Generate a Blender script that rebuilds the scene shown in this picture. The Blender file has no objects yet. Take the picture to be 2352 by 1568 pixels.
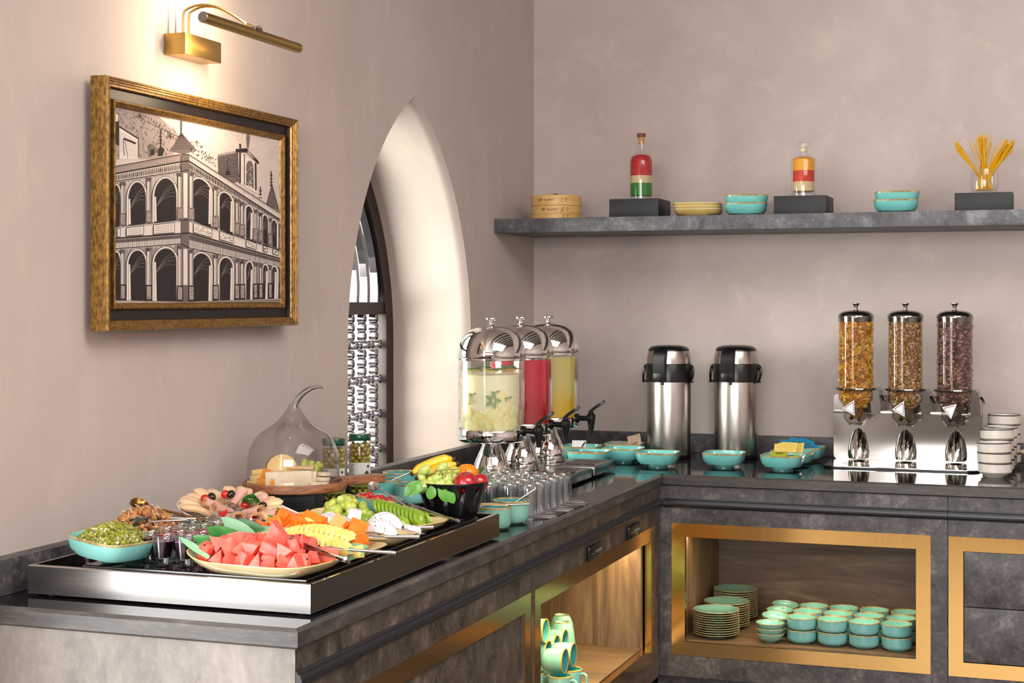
import bpy, bmesh, math, random
from mathutils import Vector, Matrix, noise
PI = math.pi
S = bpy.context.scene
COL = S.collection
random.seed(7)

# ------------------------------------------------------------------ camera
cam_d = bpy.data.cameras.new('camera')
cam = bpy.data.objects.new('camera', cam_d)
COL.objects.link(cam)
cam.location = (1.82, -5.39, 1.43)
cam.rotation_euler = (PI / 2, 0, math.atan(1284 / 3600))
cam_d.sensor_width = 36.0
cam_d.lens = 36.0 * 3600 / 2352
cam_d.shift_y = (690 - 784) / 2352
cam_d.clip_start = 0.05
S.camera = cam

# ------------------------------------------------------------------ world, lights, exposure
S.view_settings.view_transform = 'Standard'
S.view_settings.look = 'None'
S.view_settings.exposure = 0.95
S.view_settings.gamma = 1.0
S.view_settings.use_curve_mapping = False
S.cycles.max_bounces = 14
S.cycles.transparent_max_bounces = 32
S.cycles.transmission_bounces = 14
S.cycles.glossy_bounces = 6
S.cycles.diffuse_bounces = 4
S.cycles.caustics_reflective = False
S.cycles.caustics_refractive = False
S.cycles.sample_clamp_indirect = 4.0
S.cycles.use_denoising = True
W = bpy.data.worlds.new('sky'); S.world = W; W.use_nodes = True
bg = W.node_tree.nodes['Background']
bg.inputs[0].default_value = (0.80, 0.86, 0.84, 1); bg.inputs[1].default_value = 0.34

def area(name, loc, target, sx, sy, power, col):
    d = bpy.data.lights.new(name, 'AREA'); d.shape = 'RECTANGLE'; d.size = sx; d.size_y = sy
    d.energy = power; d.color = col
    o = bpy.data.objects.new(name, d); COL.objects.link(o); o.location = loc
    o.rotation_euler = (Vector(target) - Vector(loc)).to_track_quat('-Z', 'Y').to_euler()
    return o
# daylight behind the lattice window, through the big windows of the left wall and behind the camera
area('daylight_arch', (-1.15, -1.7, 1.75), (0.0, -1.0, 1.30), 1.6, 1.6, 215, (1.0, 0.98, 0.94))
area('daylight_left', (-0.22, -5.4, 1.38), (2.5, -5.0, 1.2), 3.8, 2.5, 112, (1.0, 0.98, 0.96))
area('daylight_rear', (1.9, -8.35, 2.0), (1.5, -2.0, 1.5), 2.9, 1.2, 80, (1.0, 0.97, 0.95))
area('ceiling_fill', (2.7, -3.2, 3.06), (2.5, -2.6, 0.0), 2.6, 2.6, 78, (1.0, 0.95, 0.90))  # added fill under the ceiling to lift the walls, no fixture

# ------------------------------------------------------------------ materials
def lin(c):
    return tuple(((x / 255) / 12.92 if x / 255 <= 0.04045 else ((x / 255 + 0.055) / 1.055) ** 2.4) for x in c)
def new_mat(name):
    m = bpy.data.materials.new(name); m.use_nodes = True
    nt = m.node_tree; b = nt.nodes['Principled BSDF']
    return m, nt, b
def mat(name, rgb, rough=0.5, metal=0.0, spec=0.5, trans=0.0, ior=1.45, coat=0.0, sss=0.0, emit=None, estr=0, aniso=0.0, sheen=0):
    m, nt, b = new_mat(name)
    b.inputs['Base Color'].default_value = (*lin(rgb), 1)
    b.inputs['Roughness'].default_value = rough
    b.inputs['Metallic'].default_value = metal
    b.inputs['Specular IOR Level'].default_value = spec
    b.inputs['Transmission Weight'].default_value = trans
    b.inputs['IOR'].default_value = ior
    b.inputs['Coat Weight'].default_value = coat
    b.inputs['Coat Roughness'].default_value = 0.04
    if sss:
        b.inputs['Subsurface Weight'].default_value = sss
        b.inputs['Subsurface Scale'].default_value = 0.01
        b.inputs['Subsurface Radius'].default_value = (1, .6, .4)
    if aniso: b.inputs['Anisotropic'].default_value = aniso
    if emit:
        b.inputs['Emission Color'].default_value = (*lin(emit), 1); b.inputs['Emission Strength'].default_value = estr
    return m
def coords(nt, scale=(1, 1, 1), kind='Object'):
    tc = nt.nodes.new('ShaderNodeTexCoord'); mp = nt.nodes.new('ShaderNodeMapping')
    mp.inputs['Scale'].default_value = scale
    nt.links.new(tc.outputs[kind], mp.inputs['Vector']); return mp.outputs[0]
def noise_n(nt, vec, scale, detail=6, rough=0.6, dist=0.0):
    n = nt.nodes.new('ShaderNodeTexNoise'); n.inputs['Scale'].default_value = scale
    n.inputs['Detail'].default_value = detail; n.inputs['Roughness'].default_value = rough
    n.inputs['Distortion'].default_value = dist
    nt.links.new(vec, n.inputs['Vector']); return n.outputs['Fac']
def ramp(nt, fac, stops):
    r = nt.nodes.new('ShaderNodeValToRGB'); e = r.color_ramp.elements
    while len(e) > 1: e.remove(e[-1])
    for i, (p, c) in enumerate(stops):
        el = e[0] if i == 0 else e.new(p)
        el.position = p; el.color = (*lin(c), 1)
    nt.links.new(fac, r.inputs[0]); return r.outputs[0]
def mixc(nt, a, b, fac, mode='MIX'):
    n = nt.nodes.new('ShaderNodeMix'); n.data_type = 'RGBA'; n.blend_type = mode
    for s, v in ((n.inputs[6], a), (n.inputs[7], b)):
        if isinstance(v, tuple): s.default_value = (*lin(v), 1)
        else: nt.links.new(v, s)
    if isinstance(fac, (int, float)): n.inputs[0].default_value = fac
    else: nt.links.new(fac, n.inputs[0])
    return n.outputs[2]
def bump(nt, b, h, strength=0.2, dist=0.002):
    n = nt.nodes.new('ShaderNodeBump'); n.inputs['Strength'].default_value = strength; n.inputs['Distance'].default_value = dist
    nt.links.new(h, n.inputs['Height']); nt.links.new(n.outputs[0], b.inputs['Normal'])
def plaster(name, c0, c1, c2, streak=(1, 1, 1)):
    m, nt, b = new_mat(name)
    v = coords(nt, streak)
    n1 = noise_n(nt, v, 2.2, 5, 0.6, 0.5); n2 = noise_n(nt, v, 8.0, 8, 0.72, 0.5)
    col = mixc(nt, ramp(nt, n1, [(0.3, c0), (0.7, c1)]), c2, ramp(nt, n2, [(0.52, (0, 0, 0)), (0.74, (185, 185, 185))]))
    nt.links.new(col, b.inputs['Base Color']); b.inputs['Roughness'].default_value = 0.62
    b.inputs['Specular IOR Level'].default_value = 0.25
    bump(nt, b, n2, 0.12, 0.004)
    return m
def speck(name, c0, c1, c2, scale=9, rough=0.4, streak=(1, 1, 1), fine=90, spec=0.5):
    m, nt, b = new_mat(name)
    v = coords(nt, streak)
    n1 = noise_n(nt, v, scale, 8, 0.72, 0.3); n2 = noise_n(nt, v, fine, 3, 0.6)
    base = ramp(nt, n1, [(0.36, c0), (0.56, c1), (0.78, c2)])
    col = mixc(nt, base, c2, ramp(nt, n2, [(0.54, (0, 0, 0)), (0.76, (150, 150, 150))]))
    nt.links.new(col, b.inputs['Base Color']); b.inputs['Roughness'].default_value = rough
    b.inputs['Specular IOR Level'].default_value = spec
    bump(nt, b, n2, 0.05, 0.001)
    return m
def brushed(name, rgb, rough=0.25, streak=(1, 1, 90), var=0.12):
    m, nt, b = new_mat(name)
    v = coords(nt, streak); n = noise_n(nt, v, 6, 3, 0.5)
    b.inputs['Base Color'].default_value = (*lin(rgb), 1); b.inputs['Metallic'].default_value = 1
    mr = nt.nodes.new('ShaderNodeMapRange'); mr.inputs[3].default_value = rough - var / 2; mr.inputs[4].default_value = rough + var / 2
    nt.links.new(n, mr.inputs[0]); nt.links.new(mr.outputs[0], b.inputs['Roughness'])
    bump(nt, b, n, 0.04, 0.0005)
    return m
def grain(name, cs, streak, scale=3, rough=0.45, dist=1.5):
    m, nt, b = new_mat(name)
    v = coords(nt, streak)
    n1 = noise_n(nt, v, scale, 8, 0.65, dist); n2 = noise_n(nt, v, scale * 5, 5, 0.6, 0.4)
    k = len(cs) - 1
    base = ramp(nt, n1, [(0.28 + 0.46 * i / k, c) for i, c in enumerate(cs)])
    col = mixc(nt, base, cs[0], ramp(nt, n2, [(0.55, (0, 0, 0)), (0.8, (170, 170, 170))]))
    nt.links.new(col, b.inputs['Base Color']); b.inputs['Roughness'].default_value = rough
    bump(nt, b, n2, 0.06, 0.001)
    return m
def thin_glass(name, rgb=(255, 255, 255), refl=0.10, rough=0.02):
    # thin clear glass: see-through with fresnel-weighted reflections
    m = bpy.data.materials.new(name); m.use_nodes = True; nt = m.node_tree; nt.nodes.clear()
    o = nt.nodes.new('ShaderNodeOutputMaterial'); t = nt.nodes.new('ShaderNodeBsdfTransparent'); g = nt.nodes.new('ShaderNodeBsdfGlossy')
    t.inputs[0].default_value = (*lin(rgb), 1); g.inputs['Roughness'].default_value = rough
    lw = nt.nodes.new('ShaderNodeLayerWeight'); lw.inputs[0].default_value = 0.5
    ad = nt.nodes.new('ShaderNodeMath'); ad.operation = 'POWER'; ad.inputs[1].default_value = 3.2
    nt.links.new(lw.outputs['Facing'], ad.inputs[0])
    pw = nt.nodes.new('ShaderNodeMath'); pw.operation = 'MULTIPLY'; pw.inputs[1].default_value = 0.8
    nt.links.new(ad.outputs[0], pw.inputs[0])
    a2 = nt.nodes.new('ShaderNodeMath'); a2.operation = 'ADD'; a2.inputs[1].default_value = refl * 0.5
    nt.links.new(pw.outputs[0], a2.inputs[0])
    mx = nt.nodes.new('ShaderNodeMixShader'); nt.links.new(a2.outputs[0], mx.inputs[0])
    nt.links.new(t.outputs[0], mx.inputs[1]); nt.links.new(g.outputs[0], mx.inputs[2]); nt.links.new(mx.outputs[0], o.inputs[0])
    return m
def vary(nt, col, other, amount=0.5):
    oi = nt.nodes.new('ShaderNodeObjectInfo'); ml = nt.nodes.new('ShaderNodeMath'); ml.operation = 'MULTIPLY'; ml.inputs[1].default_value = amount
    nt.links.new(oi.outputs['Random'], ml.inputs[0]); return mixc(nt, col, other, ml.outputs[0])
def dotted(name, base, dot, scale=60, lo=0.05, hi=0.09, rough=0.4, sss=0.0, coat=0.0, noise_c=None, var=None, ns=25, bmp=0.0):
    m, nt, b = new_mat(name)
    v = coords(nt); vo = nt.nodes.new('ShaderNodeTexVoronoi'); vo.inputs['Scale'].default_value = scale
    nt.links.new(v, vo.inputs['Vector'])
    f = ramp(nt, vo.outputs['Distance'], [(lo, (255, 255, 255)), (hi, (0, 0, 0))])
    bc = base
    if noise_c: bc = ramp(nt, noise_n(nt, v, ns, 5, 0.65), [(0.35, base), (0.65, noise_c)])
    if var: bc = vary(nt, bc, var, .75)
    if bmp: bump(nt, b, noise_n(nt, v, ns * 3, 4, .6), bmp, .002)
    nt.links.new(mixc(nt, bc, dot, f), b.inputs['Base Color'])
    b.inputs['Roughness'].default_value = rough; b.inputs['Coat Weight'].default_value = coat
    if sss:
        b.inputs['Subsurface Weight'].default_value = sss; b.inputs['Subsurface Scale'].default_value = 0.008
    return m
def mottle(name, c0, c1, scale=20, rough=0.4, sss=0.0, coat=0.0, streak=(1, 1, 1), bmp=0.0, trans=0.0, c2=None, var=None):
    m, nt, b = new_mat(name)
    v = coords(nt, streak); n = noise_n(nt, v, scale, 5, 0.6)
    st = [(0.35, c0), (0.65, c1)] + ([(0.8, c2)] if c2 else [])
    cc0 = ramp(nt, n, st)
    if var: cc0 = vary(nt, cc0, var, .7)
    nt.links.new(cc0, b.inputs['Base Color'])
    b.inputs['Roughness'].default_value = rough; b.inputs['Coat Weight'].default_value = coat
    b.inputs['Transmission Weight'].default_value = trans
    if sss:
        b.inputs['Subsurface Weight'].default_value = sss; b.inputs['Subsurface Scale'].default_value = 0.008
        b.inputs['Subsurface Radius'].default_value = (1, .7, .4)
    if bmp: bump(nt, b, n, bmp, 0.003)
    return m

M = dict(
    wall=plaster('wall_plaster', (190, 176, 171), (208, 194, 189), (224, 210, 198)),
    wall_l=plaster('wall_plaster_side', (196, 182, 175), (206, 192, 186), (218, 205, 190), (1.3, 1.3, 0.6)),
    ceiling=mat('ceiling_paint', (236, 232, 226), 0.7),
    floor=speck('floor_stone', (98, 88, 78), (116, 104, 94), (136, 124, 112), 3, 0.35),
    stone=speck('charcoal_laminate', (46, 43, 45), (78, 74, 76), (150, 143, 142), 15, 0.42, (1, 1, 1)),
    stone_b=speck('brown_laminate', (44, 38, 34), (86, 75, 68), (150, 136, 122), 12, 0.42, (1.15, 1.15, 0.9)),
    stone_lit=speck('lit_laminate', (112, 105, 99), (136, 128, 121), (164, 154, 144), 10, 0.45, (1.3, 1.3, 0.7)),  # same laminate, coloured paler where daylight strikes the end panel
    edge=speck('worktop_edge_stone', (52, 49, 48), (74, 70, 68), (120, 112, 104), 12, 0.35, (0.5, 1, 3)),
    top=speck('polished_black_worktop', (20, 19, 20), (30, 29, 31), (48, 46, 48), 9, 0.05, spec=0.42),
    shelf=speck('shelf_stone', (60, 60, 64), (92, 92, 97), (160, 160, 166), 12, 0.5),
    mould=mat('black_moulding', (34, 35, 40), 0.28),
    gold=brushed('brushed_gold', (224, 180, 112), 0.16, (1, 1, 60)),
    gold_h=brushed('brushed_gold_across', (224, 180, 112), 0.16, (60, 60, 1)),
    brass=mat('satin_brass', (178, 148, 84), 0.3, 1.0),
    wood_n=grain('niche_laminate', [(54, 42, 36), (84, 68, 58), (110, 92, 78), (150, 134, 114)], (0.7, 0.7, 5.5), 2.2),
    wood_v=grain('niche_side_laminate', [(66, 50, 38), (98, 78, 60), (124, 102, 78), (150, 128, 98)], (7, 7, 0.7), 2.2),
    wood_f=grain('niche_floor_laminate', [(66, 52, 38), (100, 80, 60), (124, 100, 74), (150, 128, 96)], (0.9, 7, 7), 2.0),
    steel=brushed('brushed_steel', (146, 144, 142), 0.22, (1, 1, 80)),
    steel_p=brushed('pot_steel', (186, 180, 174), 0.26, (1, 1, 0.02), 0.1),
    plate_s=mat('polished_plate_steel', (176, 172, 168), 0.12, 1.0),
    chrome=mat('chrome', (226, 222, 218), 0.05, 1.0),
    chrome_d=mat('dark_chrome', (150, 146, 142), 0.12, 1.0),
    silver=mat('cutlery_steel', (222, 218, 214), 0.2, 1.0),
    black=mat('black_plastic', (16, 16, 17), 0.28),
    black_m=mat('matt_black_paint', (32, 33, 36), 0.5),
    black_g=mat('black_glass', (10, 10, 11), 0.04, spec=0.6),
    black_b=mat('black_melamine', (18, 18, 19), 0.22),
    turq=mottle('turquoise_glaze', (104, 188, 186), (122, 202, 198), 8, 0.14, coat=0.6),
    turq_d=mottle('deep_turquoise_glaze', (62, 156, 160), (84, 176, 178), 8, 0.12, coat=0.6),
    turq_l=mottle('pale_turquoise_glaze', (128, 196, 184), (146, 208, 196), 8, 0.14, coat=0.6),
    green_g=mottle('green_grey_glaze', (104, 158, 150), (124, 172, 162), 8, 0.14, coat=0.6),
    rim=mottle('worn_brown_rim', (150, 128, 72), (196, 184, 140), 60, 0.3, coat=0.4),
    cream=mottle('cream_glaze', (216, 196, 146), (232, 214, 166), 10, 0.2, coat=0.5),
    mustard=mottle('mustard_glaze', (190, 160, 92), (206, 178, 112), 10, 0.25, coat=0.4),
    glass=mat('clear_glass', (250, 253, 253), 0.01, trans=1.0, ior=1.45),
    tglass=thin_glass('thin_clear_glass'),
    acrylic=thin_glass('clear_acrylic', (236, 232, 228), 0.14),
    pane=thin_glass('window_pane', (236, 238, 234), 0.2, 0.12),
    dark_fr=mat('dark_window_frame', (50, 38, 36), 0.45),
    metal_r=mat('lattice_steel', (136, 132, 138), 0.16, 1.0),
    dim_panel=speck('added_dark_panel', (84, 72, 62), (104, 90, 78), (128, 112, 98), 4, 0.5),  # unseen rear wall panel, added dark to dim the steel plate's reflections
    bamboo=mottle('bamboo', (220, 172, 100), (234, 192, 124), 14, 0.4, streak=(1, 1, 5)),
    bamboo_d=mat('bamboo_seam', (140, 90, 40), 0.5),
    ink=mat('dark_print_ink', (52, 30, 16), 0.6),
    turq_m=mottle('niche_turquoise_glaze', (104, 168, 168), (122, 184, 184), 12, 0.14, coat=0.6),
    rim_y=mottle('amber_rim', (196, 156, 40), (220, 184, 80), 40, 0.25, coat=0.4),
    tumbler=thin_glass('tumbler_glass', (250, 252, 253), 0.30, 0.06),
    cream_rim=mottle('cream_rim', (222, 186, 116), (236, 204, 140), 30, 0.25, coat=0.5),
    turq_l2=mottle('light_turquoise_glaze', (128, 206, 200), (150, 222, 214), 8, 0.12, coat=0.7),
    green_l=mottle('celadon_glaze', (118, 180, 162), (144, 200, 182), 8, 0.14, coat=0.6),
    bronze=mat('bronze_reflecting_spoon', (128, 92, 48), 0.18, 1.0),
    shot_g=thin_glass('shot_glass_glass', (250, 251, 252), 0.10),
    chrome_g=thin_glass('glass_lip', (190, 196, 200), 0.9),
    cloche_g=thin_glass('cloche_glass', (250, 249, 249), 0.07),
    cloche_s=mat('cloche_stem_glass', (226, 224, 226), 0.02, trans=1.0, ior=1.35),
    knob_s=mat('matt_silver_knob', (196, 192, 190), 0.32, 0.8),
    speck_w=dotted('speckled_white_glaze', (222, 214, 204), (90, 84, 80), 190, 0.05, 0.12, 0.3, coat=0.3),
    rim_dark=mat('dark_glazed_rim', (66, 62, 62), 0.35),
    key=mat('grey_key_print', (150, 150, 146), 0.4),
    white=mat('white_glaze', (228, 222, 212), 0.25, coat=0.3),
)

# ------------------------------------------------------------------ mesh helpers
class MB:
    """collects shapes into one mesh; every shape takes a material slot"""
    def __init__(self): self.v = []; self.f = []; self.mi = []; self.mats = []
    def slot(self, m):
        if m not in self.mats: self.mats.append(m)
        return self.mats.index(m)
    def add(self, verts, faces, m, T=None):
        n = len(self.v); s = self.slot(m)
        self.v += [tuple(T @ Vector(p)) for p in verts] if T is not None else [tuple(p) for p in verts]
        self.f += [tuple(i + n for i in f) for f in faces]; self.mi += [s] * len(faces)
        return self
    def box(self, x0, x1, y0, y1, z0, z1, m, bev=0.0, T=None):
        if bev <= 0:
            vs = [(x, y, z) for x in (x0, x1) for y in (y0, y1) for z in (z0, z1)]
            fs = [(0, 1, 3, 2), (4, 6, 7, 5), (0, 4, 5, 1), (2, 3, 7, 6), (0, 2, 6, 4), (1, 5, 7, 3)]
            return self.add(vs, fs, m, T)
        bm = bmesh.new(); bmesh.ops.create_cube(bm, size=1)
        for v in bm.verts:
            v.co = Vector(((x0 + x1) / 2 + v.co.x * (x1 - x0), (y0 + y1) / 2 + v.co.y * (y1 - y0), (z0 + z1) / 2 + v.co.z * (z1 - z0)))
        bmesh.ops.bevel(bm, geom=bm.edges[:], offset=bev, segments=2, affect='EDGES', profile=0.6)
        return self.bm(bm, m, T)
    def bm(self, bm, m, T=None):
        bm.verts.index_update()
        self.add([v.co[:] for v in bm.verts], [tuple(v.index for v in f.verts) for f in bm.faces], m, T); bm.free(); return self
    def prism(self, pts, a0, a1, m, axis='x', T=None):
        """extrude a closed outline; axis x: pts are (y,z); y: (x,z); z: (x,y)"""
        k = len(pts)
        def P3(p, a): return (a, p[0], p[1]) if axis == 'x' else ((p[0], a, p[1]) if axis == 'y' else (p[0], p[1], a))
        vs = [P3(p, a0) for p in pts] + [P3(p, a1) for p in pts]
        fs = [(i, (i + 1) % k, k + (i + 1) % k, k + i) for i in range(k)] + [tuple(range(k - 1, -1, -1)), tuple(range(k, 2 * k))]
        return self.add(vs, fs, m, T)
    def lathe(self, prof, seg, m, T=None, sq=None, sx=1, sy=1, mats=None, a0=0.0, a1=2 * PI, close=True):
        """prof [(r,z)]; sq: list of superellipse exponents (2 = round) for rounded square dishes; mats: one per band"""
        full = abs(a1 - a0 - 2 * PI) < 1e-6
        n = seg if full else seg + 1
        vs = []
        for j, (r, z) in enumerate(prof):
            e = sq[j] if sq else 2
            for i in range(n):
                t = a0 + (a1 - a0) * i / seg; c, s = math.cos(t), math.sin(t)
                k = 1.0 if e == 2 else (abs(c) ** e + abs(s) ** e) ** (-1.0 / e)
                vs.append((r * k * c * sx, r * k * s * sy, z))
        for j in range(len(prof) - 1):
            fs = []
            for i in range(seg):
                i2 = (i + 1) % n
                fs.append((j * n + i, j * n + i2, (j + 1) * n + i2, (j + 1) * n + i))
            if j == 0:
                base = len(self.v); self.add(vs, fs, mats[j] if mats else m, T)
            else:
                s = self.slot(mats[j] if mats else m)
                self.f += [tuple(q + base for q in f) for f in fs]; self.mi += [s] * len(fs)
        if close and full:
            if prof[0][0] > 1e-5: self.f.append(tuple(base + i for i in range(n - 1, -1, -1))); self.mi.append(self.slot(mats[0] if mats else m))
            L = len(prof) - 1
            if prof[-1][0] > 1e-5: self.f.append(tuple(base + L * n + i for i in range(n))); self.mi.append(self.slot(mats[-1] if mats else m))
        return self
    def cyl(self, r, z0, z1, m, seg=24, T=None, bev=0.0):
        pr = [(r, z0), (r, z1)] if bev <= 0 else [(r - bev, z0), (r, z0 + bev), (r, z1 - bev), (r - bev, z1)]
        return self.lathe(pr, seg, m, T)
    def tube(self, pts, r, m, seg=8, T=None, flat=1.0, cap=True):
        pts = [Vector(p) for p in pts]; k = len(pts); rr = r if isinstance(r, (list, tuple)) else [r] * k
        vs = []; up = None
        for i, p in enumerate(pts):
            d = (pts[min(i + 1, k - 1)] - pts[max(i - 1, 0)]).normalized()
            if up is None:
                up = Vector((0, 0, 1)) if abs(d.z) < 0.9 else Vector((1, 0, 0))
            a = d.cross(up).normalized(); b = a.cross(d).normalized(); up = b
            for j in range(seg):
                t = 2 * PI * j / seg
                vs.append(p + a * math.cos(t) * rr[i] + b * math.sin(t) * rr[i] * flat)
        fs = [(i * seg + j, i * seg + (j + 1) % seg, (i + 1) * seg + (j + 1) % seg, (i + 1) * seg + j) for i in range(k - 1) for j in range(seg)]
        if cap: fs += [tuple(range(seg - 1, -1, -1)), tuple((k - 1) * seg + j for j in range(seg))]
        return self.add(vs, fs, m, T)
    def ball(self, c, r, m, seg=12, rings=8, T=None, sc=(1, 1, 1), jit=0):
        vs = [(0, 0, -1)]; fs = []
        for j in range(1, rings):
            p = PI * j / rings - PI / 2
            for i in range(seg):
                t = 2 * PI * i / seg; vs.append((math.cos(p) * math.cos(t), math.cos(p) * math.sin(t), math.sin(p)))
        vs.append((0, 0, 1)); L = len(vs) - 1
        for i in range(seg):
            fs.append((0, 1 + (i + 1) % seg, 1 + i)); fs.append((L, L - seg + i, L - seg + (i + 1) % seg))
            for j in range(rings - 2):
                a = 1 + j * seg; b = a + seg; fs.append((a + i, a + (i + 1) % seg, b + (i + 1) % seg, b + i))
        R = r if isinstance(r, (list, tuple)) else (r, r, r)
        vs = [(v[0] * R[0] * sc[0], v[1] * R[1] * sc[1], v[2] * R[2] * sc[2]) for v in vs]
        if T is None: T = Matrix.Identity(4)
        return self.add(vs, fs, m, Matrix.Translation(Vector(c)) @ T)
    def build(self, name, parent=None, smooth=35, loc=None, rot=None):
        me = bpy.data.meshes.new(name); me.from_pydata(self.v, [], self.f); me.update()
        for m in self.mats: me.materials.append(m)
        me.polygons.foreach_set('material_index', self.mi)
        if smooth:
            me.polygons.foreach_set('use_smooth', [True] * len(self.f)); me.set_sharp_from_angle(angle=math.radians(smooth))
        o = bpy.data.objects.new(name, me); COL.objects.link(o)
        if parent is not None: o.parent = parent
        if loc: o.location = loc
        if rot: o.rotation_euler = rot
        return o
def TR(loc=(0, 0, 0), rx=0, ry=0, rz=0):
    return Matrix.Translation(Vector(loc)) @ Matrix.Rotation(rz, 4, 'Z') @ Matrix.Rotation(ry, 4, 'Y') @ Matrix.Rotation(rx, 4, 'X')
def tag(o, label=None, cat=None, group=None, kind=None):
    for k, v in (('label', label), ('category', cat), ('group', group), ('kind', kind)):
        if v: o[k] = v
    return o
def thing(name, label, cat, loc=(0, 0, 0), rz=0, group=None, rx=0, ry=0):
    o = bpy.data.objects.new(name, None); COL.objects.link(o); o.empty_display_size = 0.05
    o.location = loc; o.rotation_euler = (rx, ry, rz)
    return tag(o, label, cat, group)
KIDS = {}
def copy_tree(o, parent=None, loc=None, rz=None, label=None, rot=None):
    c = o.copy(); COL.objects.link(c)
    if parent is not None: c.parent = parent
    if loc is not None: c.location = loc
    if rz is not None: c.rotation_euler = (o.rotation_euler[0], o.rotation_euler[1], rz)
    if rot is not None: c.rotation_euler = rot
    if label: c['label'] = label
    for ch in list(o.children):
        if ch is not c: copy_tree(ch, c)
    return c
def struct(name, mb, parent=None, smooth=35):
    return tag(mb.build(name, parent, smooth), kind='structure')
def flatpart(name, pts, z, th, m, parent):
    b = MB(); b.prism(pts, z, z + th, m, 'z'); return b.build(name, parent)
def text_on(name, body, size, T, m, parent, extr=0.0004, sx=1.0, align='CENTER', bold=False):
    cu = bpy.data.curves.new(name, 'FONT'); cu.body = body; cu.size = size; cu.extrude = extr; cu.align_x = align; cu.align_y = 'CENTER'
    if bold: cu.offset = size * 0.012
    o = bpy.data.objects.new(name, cu); COL.objects.link(o)
    bpy.context.view_layer.update()
    me = bpy.data.meshes.new_from_object(o); bpy.data.objects.remove(o)
    r = bpy.data.objects.new(name, me); COL.objects.link(r); me.materials.clear(); me.materials.append(m)
    r.parent = parent; r.matrix_basis = T @ Matrix.Diagonal((sx, 1, 1, 1)); return r

# ------------------------------------------------------------------ room shell
XR, YF, ZC = 5.2, -8.4, 3.2
WX = -0.018
b = MB(); b.box(-0.5, XR + .2, YF - .2, 0.2, -0.1, 0.0, M['floor']); struct('floor', b)
b = MB(); b.box(-0.5, XR + .2, YF - .2, 0.2, ZC, ZC + .1, M['ceiling']); struct('ceiling', b)
b = MB(); b.box(-0.5, XR + .2, 0.0, 0.2, 0, ZC, M['wall']); struct('wall_back', b)
b = MB(); b.box(XR, XR + .2, YF, 0.0, 0, ZC, M['wall']); struct('wall_right', b)
# wall behind the camera with a wide window opening, added dark panel below
b = MB(); b.box(-.5, .4, YF - .2, YF, 0, ZC, M['wall']); b.box(3.4, XR, YF - .2, YF, 0, ZC, M['wall'])
b.box(.4, 3.4, YF - .2, YF, 1.1, 1.3, M['wall']); b.box(.4, 3.4, YF - .2, YF, 0, 1.1, M['dim_panel']); b.box(.4, 3.4, YF - .2, YF, 2.7, ZC, M['wall']); struct('wall_front', b)
# left wall with the lancet arch and, behind the camera, a wide window
AC, AH, AZ, AR = -1.095, 0.46, 1.30, 0.825
def arch_pts(ins=0.0, n=18, base=0.85):
    """outline of the lancet from the right foot over the apex to the left foot, as (y, z)"""
    h = AH - ins; R = AR - ins; c = AR - AH
    top = math.asin(min(1, math.sqrt(max(0, R * R - c * c)) / R))
    r = [(AC + h, base), (AC + h, AZ)]
    r += [(AC - c + R * math.cos(top * i / n), AZ + R * math.sin(top * i / n)) for i in range(1, n + 1)]
    l = [(2 * AC - y, z) for y, z in reversed(r[:-1])]
    return r + l
pl = M['wall_l']
b = MB()
o0 = arch_pts()
def at_x(pts, x): return [(x, y, z) for y, z in pts]
k = len(o0)
# wall face in strips round the opening
apex = k // 2
vr = at_x(o0[:apex + 1], WX); tops = [(WX, y, ZC) for y, z in o0[:apex + 1]]
n = len(vr)
b.add(vr + tops, [(i, i + 1, n + i + 1, n + i) for i in range(1, n - 1)], pl)
vl = at_x(o0[apex:], WX); tops = [(WX, y, ZC) for y, z in o0[apex:]]
n = len(vl)
b.add(vl + tops, [(i, i + 1, n + i + 1, n + i) for i in range(0, n - 2)], pl)
b.add([(WX, AC + AH, 0), (WX, 0, 0), (WX, 0, ZC), (WX, AC + AH, ZC)], [(0, 1, 2, 3)], pl)
b.add([(WX, -3.4, 0), (WX, AC - AH, 0), (WX, AC - AH, ZC), (WX, -3.4, ZC)], [(0, 1, 2, 3)], pl)
b.add([(WX, AC - AH, 0), (WX, AC + AH, 0), (WX, AC + AH, .85), (WX, AC - AH, .85)], [(0, 1, 2, 3)], pl)
# softened arris and the deep reveal
rings = [at_x(o0, WX), at_x(arch_pts(0.004), WX - .006), at_x(arch_pts(0.010), WX - .014), at_x(arch_pts(0.016), WX - .03), at_x(arch_pts(0.004), -0.34)]
vs = [p for r in rings for p in r]
b.add(vs, [(j * k + i, j * k + i + 1, (j + 1) * k + i + 1, (j + 1) * k + i) for j in range(len(rings) - 1) for i in range(k - 1)], pl)
b.box(-0.5, -0.0155, AC - AH - .02, AC + AH + .02, 0, .85, pl)
b.box(-0.5, -0.36, AC + AH - .002, 0.0, 0, ZC, pl)
b.box(-0.5, -0.36, -3.4, AC - AH + .002, 0, ZC, pl)
b.box(-0.5, -0.36, AC - AH, AC + AH, 2.05, ZC, pl)
b.box(-0.5, WX, YF, -7.35, 0, ZC, pl); b.box(-0.5, WX, -7.35, -3.4, 2.7, ZC, pl); b.box(-.361, WX - .0005, -3.4, -3.39, 0, ZC, pl)
struct('wall_left', b, smooth=40)

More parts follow.
